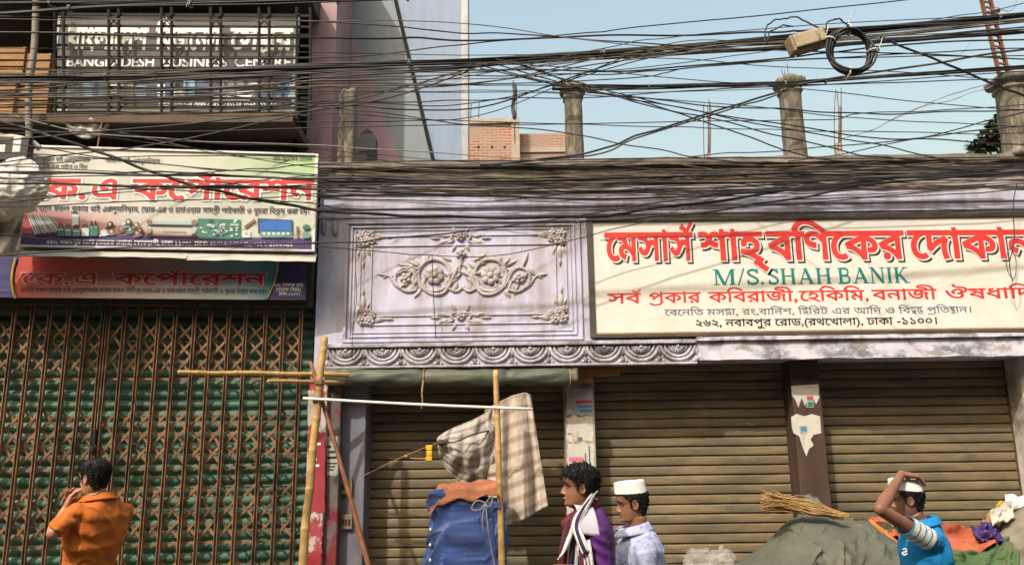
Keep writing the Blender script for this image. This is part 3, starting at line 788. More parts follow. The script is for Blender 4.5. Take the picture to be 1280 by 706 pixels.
def printed(pl, x0, y0, x1, y1, off, colfn, parent, name, nu=40, nv=16, ripple=.004):
    """a printed sheet: colfn(s, t) with s to the right and t downward gives the printed colour"""
    a, b, c_, t = pl.rect(x0, y0, x1, y1, off)
    mb = MB(); mb.grid(lambda s, v: pl.pt(a + (b - a) * s, t + (c_ - t) * v, off + ripple * fbm((s * 3, v * 2, x0))), nu, nv)
    o = mb.build(name, m_print, parent, recalc=False)
    ca = o.data.color_attributes.new('print', 'FLOAT_COLOR', 'POINT')
    k = 0
    for i in range(nu + 1):
        for j in range(nv + 1):
            ca.data[k].color = (*colfn(i / nu, j / nv), 1); k += 1
    return o
def lerp3(a, b, t): t = max(0, min(1, t)); return tuple(x + (y - x) * t for x, y in zip(a, b))
m_red = mat('sign_red', (0.50, 0.035, 0.03), .5, var=.15, scale=6, bump=.05)
m_blk = flat('sign_black', (0.02, 0.018, 0.016))
m_teal = flat('sign_teal', (0.0, 0.17, 0.16))
m_slate = flat('sign_slate', (0.10, 0.13, 0.17))
m_cream = mat('sign_cream', (0.575, 0.575, 0.545), .5, var=.06, scale=3, bump=.04, dirt=(.52, .48, .4), damt=.36, dscale=2, edge=.2, dirt2=(.3, .27, .25), d2amt=.17, d2scale=9)
m_wht = flat('sign_white', (0.72, 0.72, 0.70))
m_frm = mat('dark_frame', (0.055, 0.045, 0.04), .7, var=.3, bump=.2, dirt=(.14, .09, .06), damt=.38)

# --- cream shop sign
so_ = .075
a, b, c_, t = MAIN.rect(737, 269, 1345, 416, so_)
sign = thing('shop_signboard', 'long cream signboard with big red Bengali lettering and green M/S. SHAH BANIK line', 'signboard', tuple(MAIN.pt(a, c_, .05)))
mb = MB(); mb.pbox(MAIN, a, b, c_, t, .03, so_); mb.build('board', m_cream, sign)
mb = MB(); mb.pbox(MAIN, a - .012, a + .045, c_ - .02, t + .02, .024, so_ + .022); mb.build('frame_bar', m_frm, sign, bevel=.004)
mb = MB(); mb.pbox(MAIN, a + .046, b, t - .045, t + .022, .024, so_ + .024); mb.build('frame_bar', m_frm, sign, bevel=.004)
mb = MB(); mb.pbox(MAIN, a + .046, b, c_ - .02, c_ + .012, .024, so_ + .022); mb.build('frame_bar', m_frm, sign, bevel=.003)
mb = MB(); mb.pbox(MAIN, a + .046, b, c_ + .016, c_ + .036, .026, so_ + .012); mb.build('frame_bar', mat('tan_frame', (.3, .2, .12), .7, var=.25, bump=.2), sign, bevel=.003)
o1 = so_ + .0015
tb, tc_, tr_ = MB(), MB(), MB()
def by(x): return 325.2 + (x - 758) * (321.2 - 325.2) / 534
for (w_, x0, x1) in (("েমসাস^", 758, 866), ("শাহ্", 876, 953), ("বিণেকর", 961, 1131), ("েদাকান", 1139, 1294)):
    text_layers(MAIN, w_, (x0, by(x0)), (x1, by(x1)), 36, o1, [(tb, 0, .05, .024, -.026, o1), (tc_, 0, .052, .006, -.006, o1 + .002), (tr_, 0, .028, 0, 0, o1 + .004)])
ls = tb.build('letter_shadow', m_blk, sign, recalc=False); tc_.build('letter_gap', m_cream, sign, recalc=False); tr_.build('lettering', m_red, sign, recalc=False)
# serif Latin line
def serif(ch):
    """roman capital as contours, cap height 0.68"""
    H = .68; th, tn, sr, st = .115, .05, .05, .035
    def rc(x0, y0, x1, y1): return [(x0, y0), (x1, y0), (x1, y1), (x0, y1)]
    def stem(x, w_=th): return [rc(x, 0, x + w_, H), rc(x - sr, 0, x + w_ + sr, st), rc(x - sr, H - st, x + w_ + sr, H)]
    def dg(x0, y0, x1, y1, w_): return [(x0 - w_ / 2, y0), (x0 + w_ / 2, y0), (x1 + w_ / 2, y1), (x1 - w_ / 2, y1)]
    if ch == 'I': return stem(.08), .3
    if ch == 'H': return stem(.08) + stem(.5) + [rc(.1, .33, .55, .33 + tn)], .72
    if ch == 'N': return [rc(.09, 0, .09 + tn, H), rc(.02, 0, .22, st), rc(.0, H - st, .15, H), rc(.55, 0, .55 + tn, H), rc(.47, H - st, .68, H), dg(.58, 0, .12, H, .13)], .71
    if ch == 'M': return [rc(.09, 0, .09 + tn, H), rc(.02, 0, .22, st), rc(.0, H - st, .16, H), rc(.67, 0, .67 + th, H), rc(.61, 0, .84, st), rc(.68, H - st, .84, H), dg(.42, 0, .14, H, .12), dg(.42, 0, .70, H, .05)], .88
    if ch == 'A': return [dg(.10, 0, .36, H, .05), dg(.60, 0, .34, H, .13), rc(.18, .2, .52, .2 + tn), rc(.0, 0, .22, st), rc(.47, 0, .74, st)], .74
    if ch == 'K': return stem(.08) + [dg(.16, .26, .5, H, .06), dg(.56, 0, .26, .38, .13), rc(.42, H - st, .64, H), rc(.46, 0, .7, st)], .71
    if ch == '/': return [dg(.03, -.02, .27, .72, .05)], .3
    if ch == '.': return [[(.06 + .055 * math.cos(k * .7854), .055 + .055 * math.sin(k * .7854)) for k in range(8)]], .2
    if ch == 'B':
        def bowl(y0, y1, xr, w_):
            cy_, ry = (y0 + y1) / 2, (y1 - y0) / 2
            return stroke([(.15, y1 - tn / 2), (xr - ry, y1 - tn / 2)] + [(xr - ry + (ry - w_ / 2) * math.sin(k * math.pi / 8), cy_ + (ry - tn / 2) * math.cos(k * math.pi / 8)) for k in range(1, 8)] + [(xr - ry, y0 + tn / 2), (.15, y0 + tn / 2)], .07)
        return [rc(.08, 0, .08 + th, H), rc(.02, 0, .2, st), rc(.02, H - st, .2, H), bowl(.33, H, .52, .1), bowl(0, .36, .57, .1)], .63
    if ch == 'S':
        pts = smooth_path([(.44, .53, 0), (.36, .62, 0), (.25, .645, 0), (.13, .6, 0), (.10, .5, 0), (.17, .41, 0), (.32, .32, 0), (.43, .22, 0), (.41, .1, 0), (.28, .035, 0), (.15, .05, 0), (.07, .15, 0)], 4)
        return [stroke([(p.x, p.y) for p in pts], .085), rc(.425, .47, .46, H), rc(.05, 0, .085, .21)], .52
    return [], .25
def latin(word):
    cs, x = [], 0
    for ch in word:
        g_, adv = serif(ch)
        for c in g_:
            ar = sum(c[i - 1][0] * c[i][1] - c[i][0] * c[i - 1][1] for i in range(len(c)))
            c = c if ar > 0 else c[::-1]
            cs.append([(x + p[0], p[1]) for p in c])
        x += adv + .03
    return cs, x
tl = MB()
for (w_, x0, x1) in (('M/S.', 892, 959), ('SHAH', 960, 1042), ('BANIK', 1048, 1139)):
    yy = lambda x: 356.3 - (x - 892) * .012
    text_layers(MAIN, w_, (x0, yy(x0)), (x1, yy(x1)), 19.5, o1, [(tl, 0, .006, 0, 0, o1)], contours=latin(w_))
tl.build('latin_lettering', m_teal, sign, recalc=False)
tl = MB()
yy = lambda x: 379.3 - (x - 760) * .0137
for (w_, x0, x1) in (("সব^", 760, 801), ("প_কার", 811, 876), ("কিবরাজী,", 886, 998), ("েহিকিম,", 1000, 1087), ("বনাজী", 1091, 1171), ("ঔষধািদ", 1182, 1292)):
    text_layers(MAIN, w_, (x0, yy(x0)), (x1, yy(x1)), 13.5, o1, [(tl, 0, .016, 0, 0, o1)])
tl.build('trade_lettering', m_red, sign, recalc=False)
tl = MB()
text_layers(MAIN, "েবেনিত মস{লল}া, রং,বািন^শ, ি{সপ}িরট এর আিদ ও িব{শব}{সত} প_িত{ষঠ}ান।", (831, 394.3), (1216, 390.6), 8, o1, [(tl, 0, .010, 0, 0, o1)])
tl.build('goods_lettering', m_slate, sign, recalc=False)
tl = MB()
text_layers(MAIN, "২৬২, নবাবপুর েরাড,(রথেখালা), ঢাকা -১১০০।", (869, 408), (1173, 404.6), 9, o1, [(tl, 0, .016, 0, 0, o1)])
tl.build('address_lettering', m_blk, sign, recalc=False)

# --- upper sign of the left shop
ou = .45
a, b, c_, t = LEFT.rect(26, 187, 396, 312, ou)
ks = thing('shop_signboard', 'wide pale green and pink printed sign with red Bengali name and pictures of hardware', 'signboard', tuple(LEFT.pt((a + b) / 2, c_, ou)))
mb = MB(); mb.pbox(LEFT, a, b, c_, t, ou - .12, ou - .01); mb.build('box', m_steel, ks, bevel=.006)
GR, CR, PK, RD = (.24, .42, .14), (.47, .47, .43), (.50, .27, .27), (.42, .06, .07)
def kcol(s, v):
    c = lerp3(CR, GR, (s - .55) * 1.9 * max(0, 1 - v * 1.9) + .25 * max(0, s - .3))
    c = lerp3(c, PK, (.55 - s) * .9 * v + (.12 - s) * 2)
    if .62 < v: c = lerp3(RD, c, s * 1.9 + (.78 - v) * 2.5)
    if .56 < v < .655: c = (.48, .47, .44)
    if v > .885: c = (.05, .03, .13)
    return c
face = printed(LEFT, 30, 190, 393, 310, ou, kcol, ks, 'printed_face', 60, 44, .003)
mb = MB(); px_ = LEFT.rect(26, 187, 396, 312, ou + .014)
for (u0_, u1_, z0_, z1_, do) in ((a, a + .03, c_, t, 0), (b - .03, b, c_, t, .0), (a + .03, b - .03, c_, c_ + .022, .001), (a + .03, b - .03, t - .022, t, .001)): mb.pbox(LEFT, u0_, u1_, z0_, z1_, ou - .008, ou + .016 + do)
mb.build('frame', mat('pale_frame', (.55, .54, .53), .5, var=.15, dirt=(.3, .25, .2), damt=.4), ks, bevel=.004)
o1 = ou + .007
t1, t2 = MB(), MB()
for (w_, x0, x1) in (("েক.", 38, 108), ("এ", 113, 148), ("কেপ^ােরশন", 166, 392)):
    yb_ = lambda x: 248 + (x - 54) * .004
    text_layers(LEFT, w_, (x0, yb_(x0)), (x1, yb_(x1)), 26, o1, [(t1, 0, .075, 0, 0, o1), (t2, 0, .03, 0, 0, o1 + .002)])
t1.build('letter_outline', m_wht, ks, recalc=False); t2.build('lettering', m_red, ks, recalc=False)
t1 = MB()
text_layers(LEFT, "এখােন সকল প_কার থাই এ~ালুমিনয়াম, েডার-এর ও হাড^ওয়ার সামগ_ী পাইকারী ও খুচরা িবক_য় করা হয়।", (40, 263.5), (387, 267.5), 7, o1, [(t1, 0, .012, 0, 0, o1)])
text_layers(LEFT, "কুয়াল থাই এ~ালুমিনয়াম", (52, 201.5), (112, 202.5), 5.5, o1, [(t1, 0, .008, 0, 0, o1)])
text_layers(LEFT, "এস এস পাইপ ও িবভ", (52, 211), (109, 211.5), 5.5, o1, [(t1, 0, .008, 0, 0, o1)])
text_layers(LEFT, "আমাল থাই এ~ালুমিনয়াম", (131, 203), (200, 204), 5.5, o1, [(t1, 0, .008, 0, 0, o1)])
text_layers(LEFT, "েমাঃ েমাবারক েহােসন", (341, 200.5), (390, 201.5), 5, o1, [(t1, 0, .006, 0, 0, o1)])
t1.build('small_lettering', m_blk, ks, recalc=False)
t1 = MB()
text_layers(LEFT, "২৬৩, নবাবপুর েরাড (তােরক েস{নট}ার) েকাতয়ালী, ঢাকা-১১০০।  েমাবা: ০১৭১২-২৫৬৬৫৮, ০১৮২-৫৬০০০৫২", (57, 304.5), (366, 308), 5.5, o1, [(t1, 0, .008, 0, 0, o1)])
t1.build('address_lettering', m_wht, ks, recalc=False)
# printed goods: pipes, padlocks, handles, a rail, tools, a blue case
gm = [flat('print_steel', (.33, .4, .4)), flat('print_dark', (.05, .04, .035)), flat('print_green', (.04, .16, .12)), flat('print_bronze', (.22, .12, .08)), flat('print_aqua', (.12, .25, .25)), flat('print_blue', (.02, .12, .42)), flat('print_pale', (.5, .56, .55))]
pg = MB(); dk = [0]
def shape(pts, mi):
    dk[0] += 1; o_ = o1 + .0002 * (dk[0] % 40) + .0005
    pg.add([LEFT.at(x, y, o_) for x, y in pts], [list(range(len(pts)))], mi)
def disc(x, y, rx, ry, mi): shape([(x + rx * math.cos(k * .628), y + ry * math.sin(k * .628)) for k in range(10)], mi)
for k in range(6):
    x = 33 + k * 5.2; y = 267 + k * .7
    shape([(x, y), (x + 4.4, y - .4), (x + 15 + k * 1.2, 292 - k * .7), (x + 11 + k * 1.2, 294 - k * .7)], 0 if k % 2 else 6)
    shape([(x + 1.6, y), (x + 2.4, y), (x + 13.4 + k * 1.2, 293 - k * .7), (x + 12.2 + k * 1.2, 293.5 - k * .7)], 1)
    disc(x + 13 + k * 1.2, 293 - k * .7, 2.1, 1.5, 1)
for (x, y, w_, h_, mi) in ((72, 284, 9, 11, 2), (81, 285, 9, 10, 4), (90, 268, 9, 14, 6), (91, 286, 10, 9, 4), (102, 285, 10, 10, 6), (112, 281, 6, 14, 2), (117, 281, 6, 14, 2)):
    shape([(x, y), (x + w_ - 1, y), (x + w_ - 1, y + h_), (x, y + h_)], mi); shape([(x + 1, y), (x + 2, y - 5), (x + w_ - 3, y - 5), (x + w_ - 2, y), (x + w_ - 3.4, y), (x + w_ - 4, y - 3.6), (x + 3, y - 3.6), (x + 2.4, y)], 1)
    shape([(x + 1, y + 2), (x + w_ - 2, y + 2), (x + w_ - 2, y + 3.4), (x + 1, y + 3.4)], 6)
for (x, y, mi) in ((138, 281, 1), (140, 290, 3), (130, 291, 6), (152, 287, 3), (156, 281, 0), (161, 278, 1), (163, 288, 4), (171, 282, 3), (175, 289, 1), (172, 292, 3)):
    disc(x, y, 4.2, 4.6, mi); disc(x - .8, y - 1, 1.8, 2, 6); shape([(x - 6, y + 3), (x + 6, y + 1), (x + 6.5, y + 2.6), (x - 6, y + 4.6)], mi)
shape([(184, 276), (246, 277), (246, 281), (184, 280)], 0); shape([(190, 280), (240, 281), (240, 282.4), (190, 281.4)], 1); shape([(182, 293), (248, 294), (248, 296), (182, 295)], 3); shape([(202, 287), (232, 287.5), (232, 289), (202, 288.5)], 0)
for x in (187, 243):
    disc(x, 278, 4, 3.6, 3); disc(x, 287, 2.4, 4.5, 0); disc(x, 294, 4, 2.4, 1)
r_ = random.Random(5)
shape([(247, 273), (301, 274.5), (301, 299), (247, 298)], 2)
for k in range(60):
    x, y = r_.uniform(248, 296), r_.uniform(274, 295); w_, h_ = r_.uniform(1.5, 5), r_.uniform(1, 3); sl_ = r_.uniform(-2, 2)
    shape([(x, y), (x + w_, y + sl_ * .4), (x + w_, y + h_), (x, y + h_ - sl_ * .2)], r_.choice((0, 4, 6, 1, 4, 6)))
shape([(305, 283), (318, 273), (320, 276), (307, 286)], 3); shape([(303, 288), (313, 288), (313, 297), (303, 297)], 6); disc(308, 292, 2.5, 2.5, 0)
shape([(322, 273), (366, 275), (366, 293), (323, 292)], 1); shape([(324, 274.5), (364, 276), (364, 289), (325, 288)], 5); shape([(325, 289), (366, 290), (365, 297), (326, 297)], 4)
for k in range(6): disc(330 + k * 6, 292, 2, 2, 6)
shape([(370, 283), (374, 283), (373, 298), (371, 298)], 3); disc(383, 284, 5, 3.6, 2); disc(383, 294, 5.5, 4, 4)
pg.build('printed_goods', gm, face, recalc=False)

# --- rippled metal sheet between the two signs
mb = MB(); a, b, _, _ = LEFT.rect(20, 314, 394, 330, .55)
for (s0, s1, dz) in ((0, .555, .0), (.55, 1, -.012)):
    rows = []
    for i in range(31):
        s = s0 + (s1 - s0) * i / 30; u = a + (b - a) * s
        zt_, zb_ = LEFT.uz(210, 313, .45)[1], LEFT.uz(210, 322.5, .53)[1] + dz
        rp_ = .002 * math.sin(s * 55) + .007 * fbm((s * 4, 2, 0))
        rows.append([LEFT.pt(u, zt_ + .004, .40), LEFT.pt(u, (zt_ + zb_) / 2 + rp_, .47), LEFT.pt(u, zb_ + rp_ * 1.3, .53 + dz)])
    mb.loft(rows, closed=False)
tag(mb.build('metal_awning', mat('pale_sheet', (.36, .35, .32), .5, var=.2, scale=3, bump=.1, dirt=(.25, .22, .19), damt=.42, dscale=3), solid=.006, base=tuple(LEFT.pt((a + b) / 2, zb_, .5))), 'narrow rippled pale metal sheet sloping out between the two left signs', 'awning')

# --- lower sign
ol = .24
a, b, c_, t = LEFT.rect(-70, 322, 384, 374, ol)
ls_ = thing('shop_signboard', 'low red to blue printed sign hung right above the folding gate', 'signboard', tuple(LEFT.pt((a + b) / 2, c_, ol)))
mb = MB(); mb.pbox(LEFT, a, b, c_, t, ol - .14, ol - .01); mb.build('box', m_iron, ls_, bevel=.006)
def lcol(s, v):
    x = -70 + 454 * s
    if x < 19 - 5 * math.sin(v * 3): return (.05, .045, .16) if (int(x * .55) + int(v * 14)) % 2 else (.035, .03, .12)
    if x > 345 - 14 * v * v: return (.045, .035, .13)
    c = lerp3((.52, .075, .055), (.5, .19, .17), (x - 40) / 150); c = lerp3(c, (.20, .36, .42), (x - 150) / 140); c = lerp3(c, (.42, .42, .42), (v - .45) * 1.6 * min(1, x / 150))
    c = lerp3(c, (.08, .26, .36), (x - 300) / 40)
    return c
printed(LEFT, -70, 322.5, 383, 373, ol, lcol, ls_, 'printed_face', 227, 24, .004)
o1 = ol + .008
t1, t2, t3, t4 = MB(), MB(), MB(), MB()
for (w_, x0, x1) in (("েক.", 27, 88), ("এ", 92, 122), ("কেপ^ােরশন", 142, 331)):
    yb_ = lambda x: 355 + (x - 27) * .004
    text_layers(LEFT, w_, (x0, yb_(x0)), (x1, yb_(x1)), 15, o1, [(t1, 0, .06, 0, 0, o1), (t2, 0, .02, 0, 0, o1 + .002)])
t1.build('letter_outline', flat('pink_outline', (.62, .42, .36)), ls_, recalc=False); t2.build('lettering', mat('deep_red', (.4, .02, .04), .5, var=.1), ls_, recalc=False)
text_layers(LEFT, "এখােন সকল প_কার থাই এ~ালুমিনয়াম,ফন^ার সকল িপিটংস্ েডার-এর ও হাড^ওয়ার সামগ_ী পাইকারী ও খুচরা িবক_য় করা হয়।", (25, 364.3), (333, 366.6), 5.5, o1, [(t3, 0, .006, 0, 0, o1)])
t3.build('small_lettering', m_blk, ls_, recalc=False)
for (w_, x0, x1, y) in (("২৬৩, নবাবপুর েরাড", 342, 379, 358), ("(তােরক েস{নট}ার)", 345, 376, 363.5), ("ঢাকা-১১০০।", 348, 375, 369)):
    text_layers(LEFT, w_, (x0, y), (x1, y + .4), 4.2, o1, [(t4, 0, .01, 0, 0, o1)])
t4.build('address_lettering', m_wht, ls_, recalc=False)
mb = MB(); pts = [LEFT.at(20 - 5 * math.sin(v * 3 / 12), 322.5 + 50 * v / 12, o1) for v in range(13)]; mb.tube(pts, .012, 6)
mb.tube([LEFT.at(348 - 14 * (v / 12) ** 2, 322.5 + 50 * v / 12, o1) for v in range(13)], .008, 6); mb.build('yellow_edge', flat('print_yellow', (.5, .36, .06)), ls_)

# --- black sign behind the balcony grille
ob = .24
a, b, c_, t = UP.rect(66, 17, 371, 139, ob)
bs = thing('balcony_signboard', 'dark grey sign with white lettering behind the upper balcony grille', 'signboard', tuple(UP.pt((a + b) / 2, c_, ob)))
mb = MB(); mb.pbox(UP, a, b, c_, t, ob - .06, ob); mb.build('board', mat('charcoal_board', (.024, .025, .028), .5, var=.15, dirt=(.045, .045, .045), damt=.38, dscale=2), bs)
mb = MB()
for (x0, x1) in ((66, 69.5), (366.5, 371)): mb.prect(UP, x0, 17, x1, 139, ob - .05, ob + .008)
mb.prect(UP, 66, 136.5, 371, 139.5, ob - .05, ob + .009); mb.build('white_edge', flat('grey_edge', (.32, .32, .31)), bs)
o1 = ob + .004
t1 = MB()
for (w_, x0, x1) in (("বাংলােদশ", 84, 183), ("িবজেনস", 194, 274), ("েস{নট}ার", 288, 364)):
    text_layers(UP, w_, (x0, 61), (x1, 62), 28, o1, [(t1, 0, .036, 0, 0, o1)])
for (w_, x0, x1) in (("BANGLADESH", 82, 193), ("BUSINESS", 202, 284), ("CENTRE", 292, 363)):
    text_layers(UP, w_, (x0, 83.5), (x1, 84), 12, o1, [(t1, 0, .024, 0, 0, o1)])
text_layers(UP, "েফান: ৯৫৭১২৬৭, েমাবা: ০১৭১৪-০৭১৮৭৭, ০১৬৭ - ২২ ৪৪৪", (198, 134), (345, 134.5), 6, o1, [(t1, 0, .018, 0, 0, o1)])
t1.build('lettering', m_wht, bs, recalc=False)
pg = MB(); r_ = random.Random(11); bm_ = [m_wht, flat('print_sky', (.2, .36, .5)), flat('print_grey', (.2, .21, .22)), flat('print_navy', (.06, .1, .2))]
k = 0; x = 84
while x < 362:
    w_ = r_.uniform(6, 15); y0 = r_.uniform(99, 112); mi = r_.choice((0, 2, 3, 1, 2, 3)) if x < 262 or x > 318 else 2
    pg.add([UP.at(X_, Y_, o1 + .0004 * (k % 5)) for X_, Y_ in ((x, y0), (x + w_, y0), (x + w_, 124), (x, 124))], [(0, 1, 2, 3)], mi); k += 1
    x += w_ * r_.uniform(.7, 1.2)
pg.add([UP.at(X_, Y_, o1 + .003) for X_, Y_ in ((262, 116), (318, 104), (322, 104), (312, 126), (262, 126))], [(0, 1, 2, 3, 4)], 0)
for k in range(10): pg.add([UP.at(X_, Y_, o1 + .0035) for X_, Y_ in ((334 + (k % 5) * 6, 104 + k // 5 * 9), (338 + (k % 5) * 6, 103 + k // 5 * 9), (338 + (k % 5) * 6, 109 + k // 5 * 9), (334 + (k % 5) * 6, 110 + k // 5 * 9))], [(0, 1, 2, 3)], 3)
pg.build('printed_skyline', bm_, bs, recalc=False)
# grille
og = .42
gr = thing('security_grille', 'black iron balcony grille of paired uprights and thin rails before the dark sign', 'grille', tuple(UP.pt((a + b) / 2, zs + .012, og)))
for x in (69, 79.5, 136, 148.5, 202, 214.5, 263.5, 276, 324, 336.5, 371, 388):
    mb = MB(); mb.tube([UP.at(x, 150, og), UP.at(x, 10, og)], .0165, 6); mb.build('upright_bar', m_iron, gr)
for y in (19, 33, 43.5, 57, 72, 85, 96.5, 110, 122.5, 134, 144):
    mb = MB(); u0_, u1_ = UP.uz(66, y, og - .02)[0], UP.uz(390, y, og - .02)[0]; z_ = UP.uz(230, y, og - .02)[1]
    mb.pbox(UP, u0_, u1_, z_ - .013, z_ + .013, og - .032, og - .02); mb.build('rail', m_iron, gr)
for (xa, xb) in ((136, 148.5), (202, 214.5), (263.5, 276), (324, 336.5)):
    for (ya, yb_) in ((19, 33), (70, 84)):
        mb = MB(); mb.tube([UP.at(xa, ya, og + .012), UP.at(xb, yb_, og + .012)], .008, 5); mb.tube([UP.at(xb, ya, og + .02), UP.at(xa, yb_, og + .02)], .008, 5); mb.build('cross_brace', m_iron, gr)
# ================================================================ posters, papers and small fittings on the pillars
m_paper = mat('old_paper', (.5, .48, .43), .9, var=.15, scale=8, bump=.15, dirt=(.25, .22, .18), damt=.38, dscale=6)
m_paperg = mat('grey_paper', (.34, .34, .33), .9, var=.15, scale=8, bump=.15, dirt=(.2, .18, .16), damt=.38, dscale=6)
m_pred = flat('print_red', (.42, .06, .08)); m_ppink = flat('print_pink', (.55, .16, .24)); m_pblu = flat('print_mid_blue', (.06, .2, .4))
def torn(x0, y0, x1, y1, seed, amp=3, n=9):
    r_ = random.Random(seed); pts = []
    for (ax, ay, bx, by_) in ((x0, y0, x1, y0), (x1, y0, x1, y1), (x1, y1, x0, y1), (x0, y1, x0, y0)):
        for k in range(n):
            t = k / n; dx, dy = (0, r_.uniform(-amp, amp)) if ay == by_ else (r_.uniform(-amp, amp) * .5, 0)
            pts.append((ax + (bx - ax) * t + dx, ay + (by_ - ay) * t + dy))
    return pts
def poster(pl, off, pts, m_, label, prints=(), group=None, name='poster', cat='poster'):
    mb = MB(); uv = [pl.uz(x, y, off) for x, y in pts]; mb.prism(pl, uv, off - .006, off + .0015)
    cu_ = sum(u for u, z in uv) / len(uv); cz = sum(z for u, z in uv) / len(uv)
    o = mb.build(name, m_, base=tuple(pl.pt(cu_, cz, off))); tag(o, label, cat, group)
    for k, (q0, q1, q2, q3, mm) in enumerate(prints):
        g = MB(); a, b, c_, t = pl.rect(q0, q1, q2, q3, off); g.pbox(pl, a, b, c_, t, off + .0005, off + .0025 + k * .0003)
        g.build('printed_block', mm, o)
    return o
def lines(x0, x1, y0, n, dy, mm, hh=1.2): return [(x0, y0 + k * dy, x1 - (k * 7 % 5), y0 + k * dy + hh, mm) for k in range(n)]
oP = OP + .001
poster(MAIN, oP, torn(708.5, 486, 740.5, 518.5, 1, 1.2), m_paperg, 'grey poster with red and blue blocks topmost on the pillar beside the blanket', [(720, 500, 740, 504, m_pred), (722, 506, 740, 509.5, m_pblu), (724, 511, 740, 515, m_pblu)] + lines(712, 736, 489, 3, 3, m_slate, 1))
poster(MAIN, oP, torn(708.5, 520, 741, 552, 2, 2), m_paper, 'blank weathered white paper below the grey poster on the pillar', [(722, 546, 728, 551, m_slate), (709.5, 541, 714, 543, m_slate)])
poster(MAIN, oP, torn(709, 554, 742.5, 598, 3, 2.5), m_paper, 'torn pale paper with a pink headline just above the smiling youth', [(711, 571, 730, 577, m_ppink), (713, 579, 728, 580.5, m_pblu), (736, 557, 738, 588, m_slate), (731, 566, 733, 581, m_slate)])
poster(MAIN, oP, torn(709, 612, 738, 650, 4, 3), m_paper, 'ragged white paper scrap low on the pillar behind the smiling youth')
poster(MAIN, oP, [(989, 482), (1023, 480), (1024, 497), (1020, 505), (1015, 494), (1010, 498), (1006, 507), (1002, 497), (998, 509), (994, 499), (990, 494)], m_paper, 'ragged pale paper remnant topmost on the brown pillar')
poster(MAIN, oP, [(989, 521), (996, 517), (1006, 520), (1014, 517), (1025, 520), (1026.5, 541), (1017, 543), (1013, 549), (1017, 556), (1011, 561), (1008, 570), (1003, 558), (999, 545), (992, 541), (990, 534)], m_paper, 'jagged whitish paper remnant halfway up the brown pillar')
poster(MAIN, oP + .003, [(1008, 494), (1017, 494), (1017, 509), (1008, 509)], m_paperg, 'small red and green sticker high on the brown pillar', [(1009, 495, 1016, 500, m_pred), (1009.5, 502, 1016, 508, m_teal)], name='sticker', cat='sticker')
poster(MAIN, oP + .003, [(999, 532), (1009, 531), (1010, 541), (1000, 542)], m_paperg, 'small blue sticker on the whitish paper of the brown pillar', [(1001, 533, 1008, 539, m_pblu)], name='sticker', cat='sticker')
# left pillar
poster(MAIN, .001, torn(385, 540, 406, 640, 6, 2), mat('red_paper', (.27, .03, .045), .8, var=.2, dirt=(.45, .4, .36), damt=.32, dscale=7, edge=.03), 'tall torn red poster with white lettering on the corner pillar', [(389, 551, 392, 566, m_wht), (394, 553, 401, 556, m_wht), (388, 572, 396, 575, m_wht), (390, 580, 399, 583, m_wht)])
poster(MAIN, -.059, torn(408.5, 545, 422, 594, 7, 1), m_paperg, 'small black and white notice on the corner pillar behind the bamboo', [(409, 556, 414, 560, m_blk), (411, 563, 420, 566, m_blk), (409, 570, 421, 573, m_blk)] + lines(409, 421, 578, 3, 4, m_blk, 1.6))
poster(MAIN, .001, torn(386, 648, 403, 690, 8, 3), mat('faded_red_paper', (.3, .05, .06), .85, var=.3, dirt=(.4, .36, .32), damt=.45, dscale=6, edge=.03), 'faded peeling red poster low on the corner pillar')
poster(MAIN, .001, torn(385, 488, 398, 532, 9, 2), mat('stained_paper', (.4, .33, .3), .9, var=.2, dirt=(.3, .06, .06), damt=.36, dscale=8, edge=.03), 'stained white and red scrap at the top of the corner pillar')
for (y, lab) in ((608, 'upper yellowed electric switch box on the blue grey wall'), (652, 'lower yellowed electric switch box on the blue grey wall')):
    a, b, c_, t = MAIN.rect(426, y - 9, 440, y + 9, -.16)
    bx = thing('switch_box', lab, 'switch box', tuple(MAIN.pt((a + b) / 2, c_, -.2)))
    mb = MB(); mb.pbox(MAIN, a, b, c_, t, -.201, -.16); mb.build('box', mat('yellowed_plastic', (.2, .15, .09), .6, var=.2, dirt=(.08, .06, .04), damt=.4), bx, bevel=.005)
    mb = MB(); 
    for k in range(3): mb.pbox(MAIN, a + .012 + k * .033, a + .03 + k * .033, c_ + .04, c_ + .1, -.16, -.152)
    mb.build('switch', m_blk, bx)

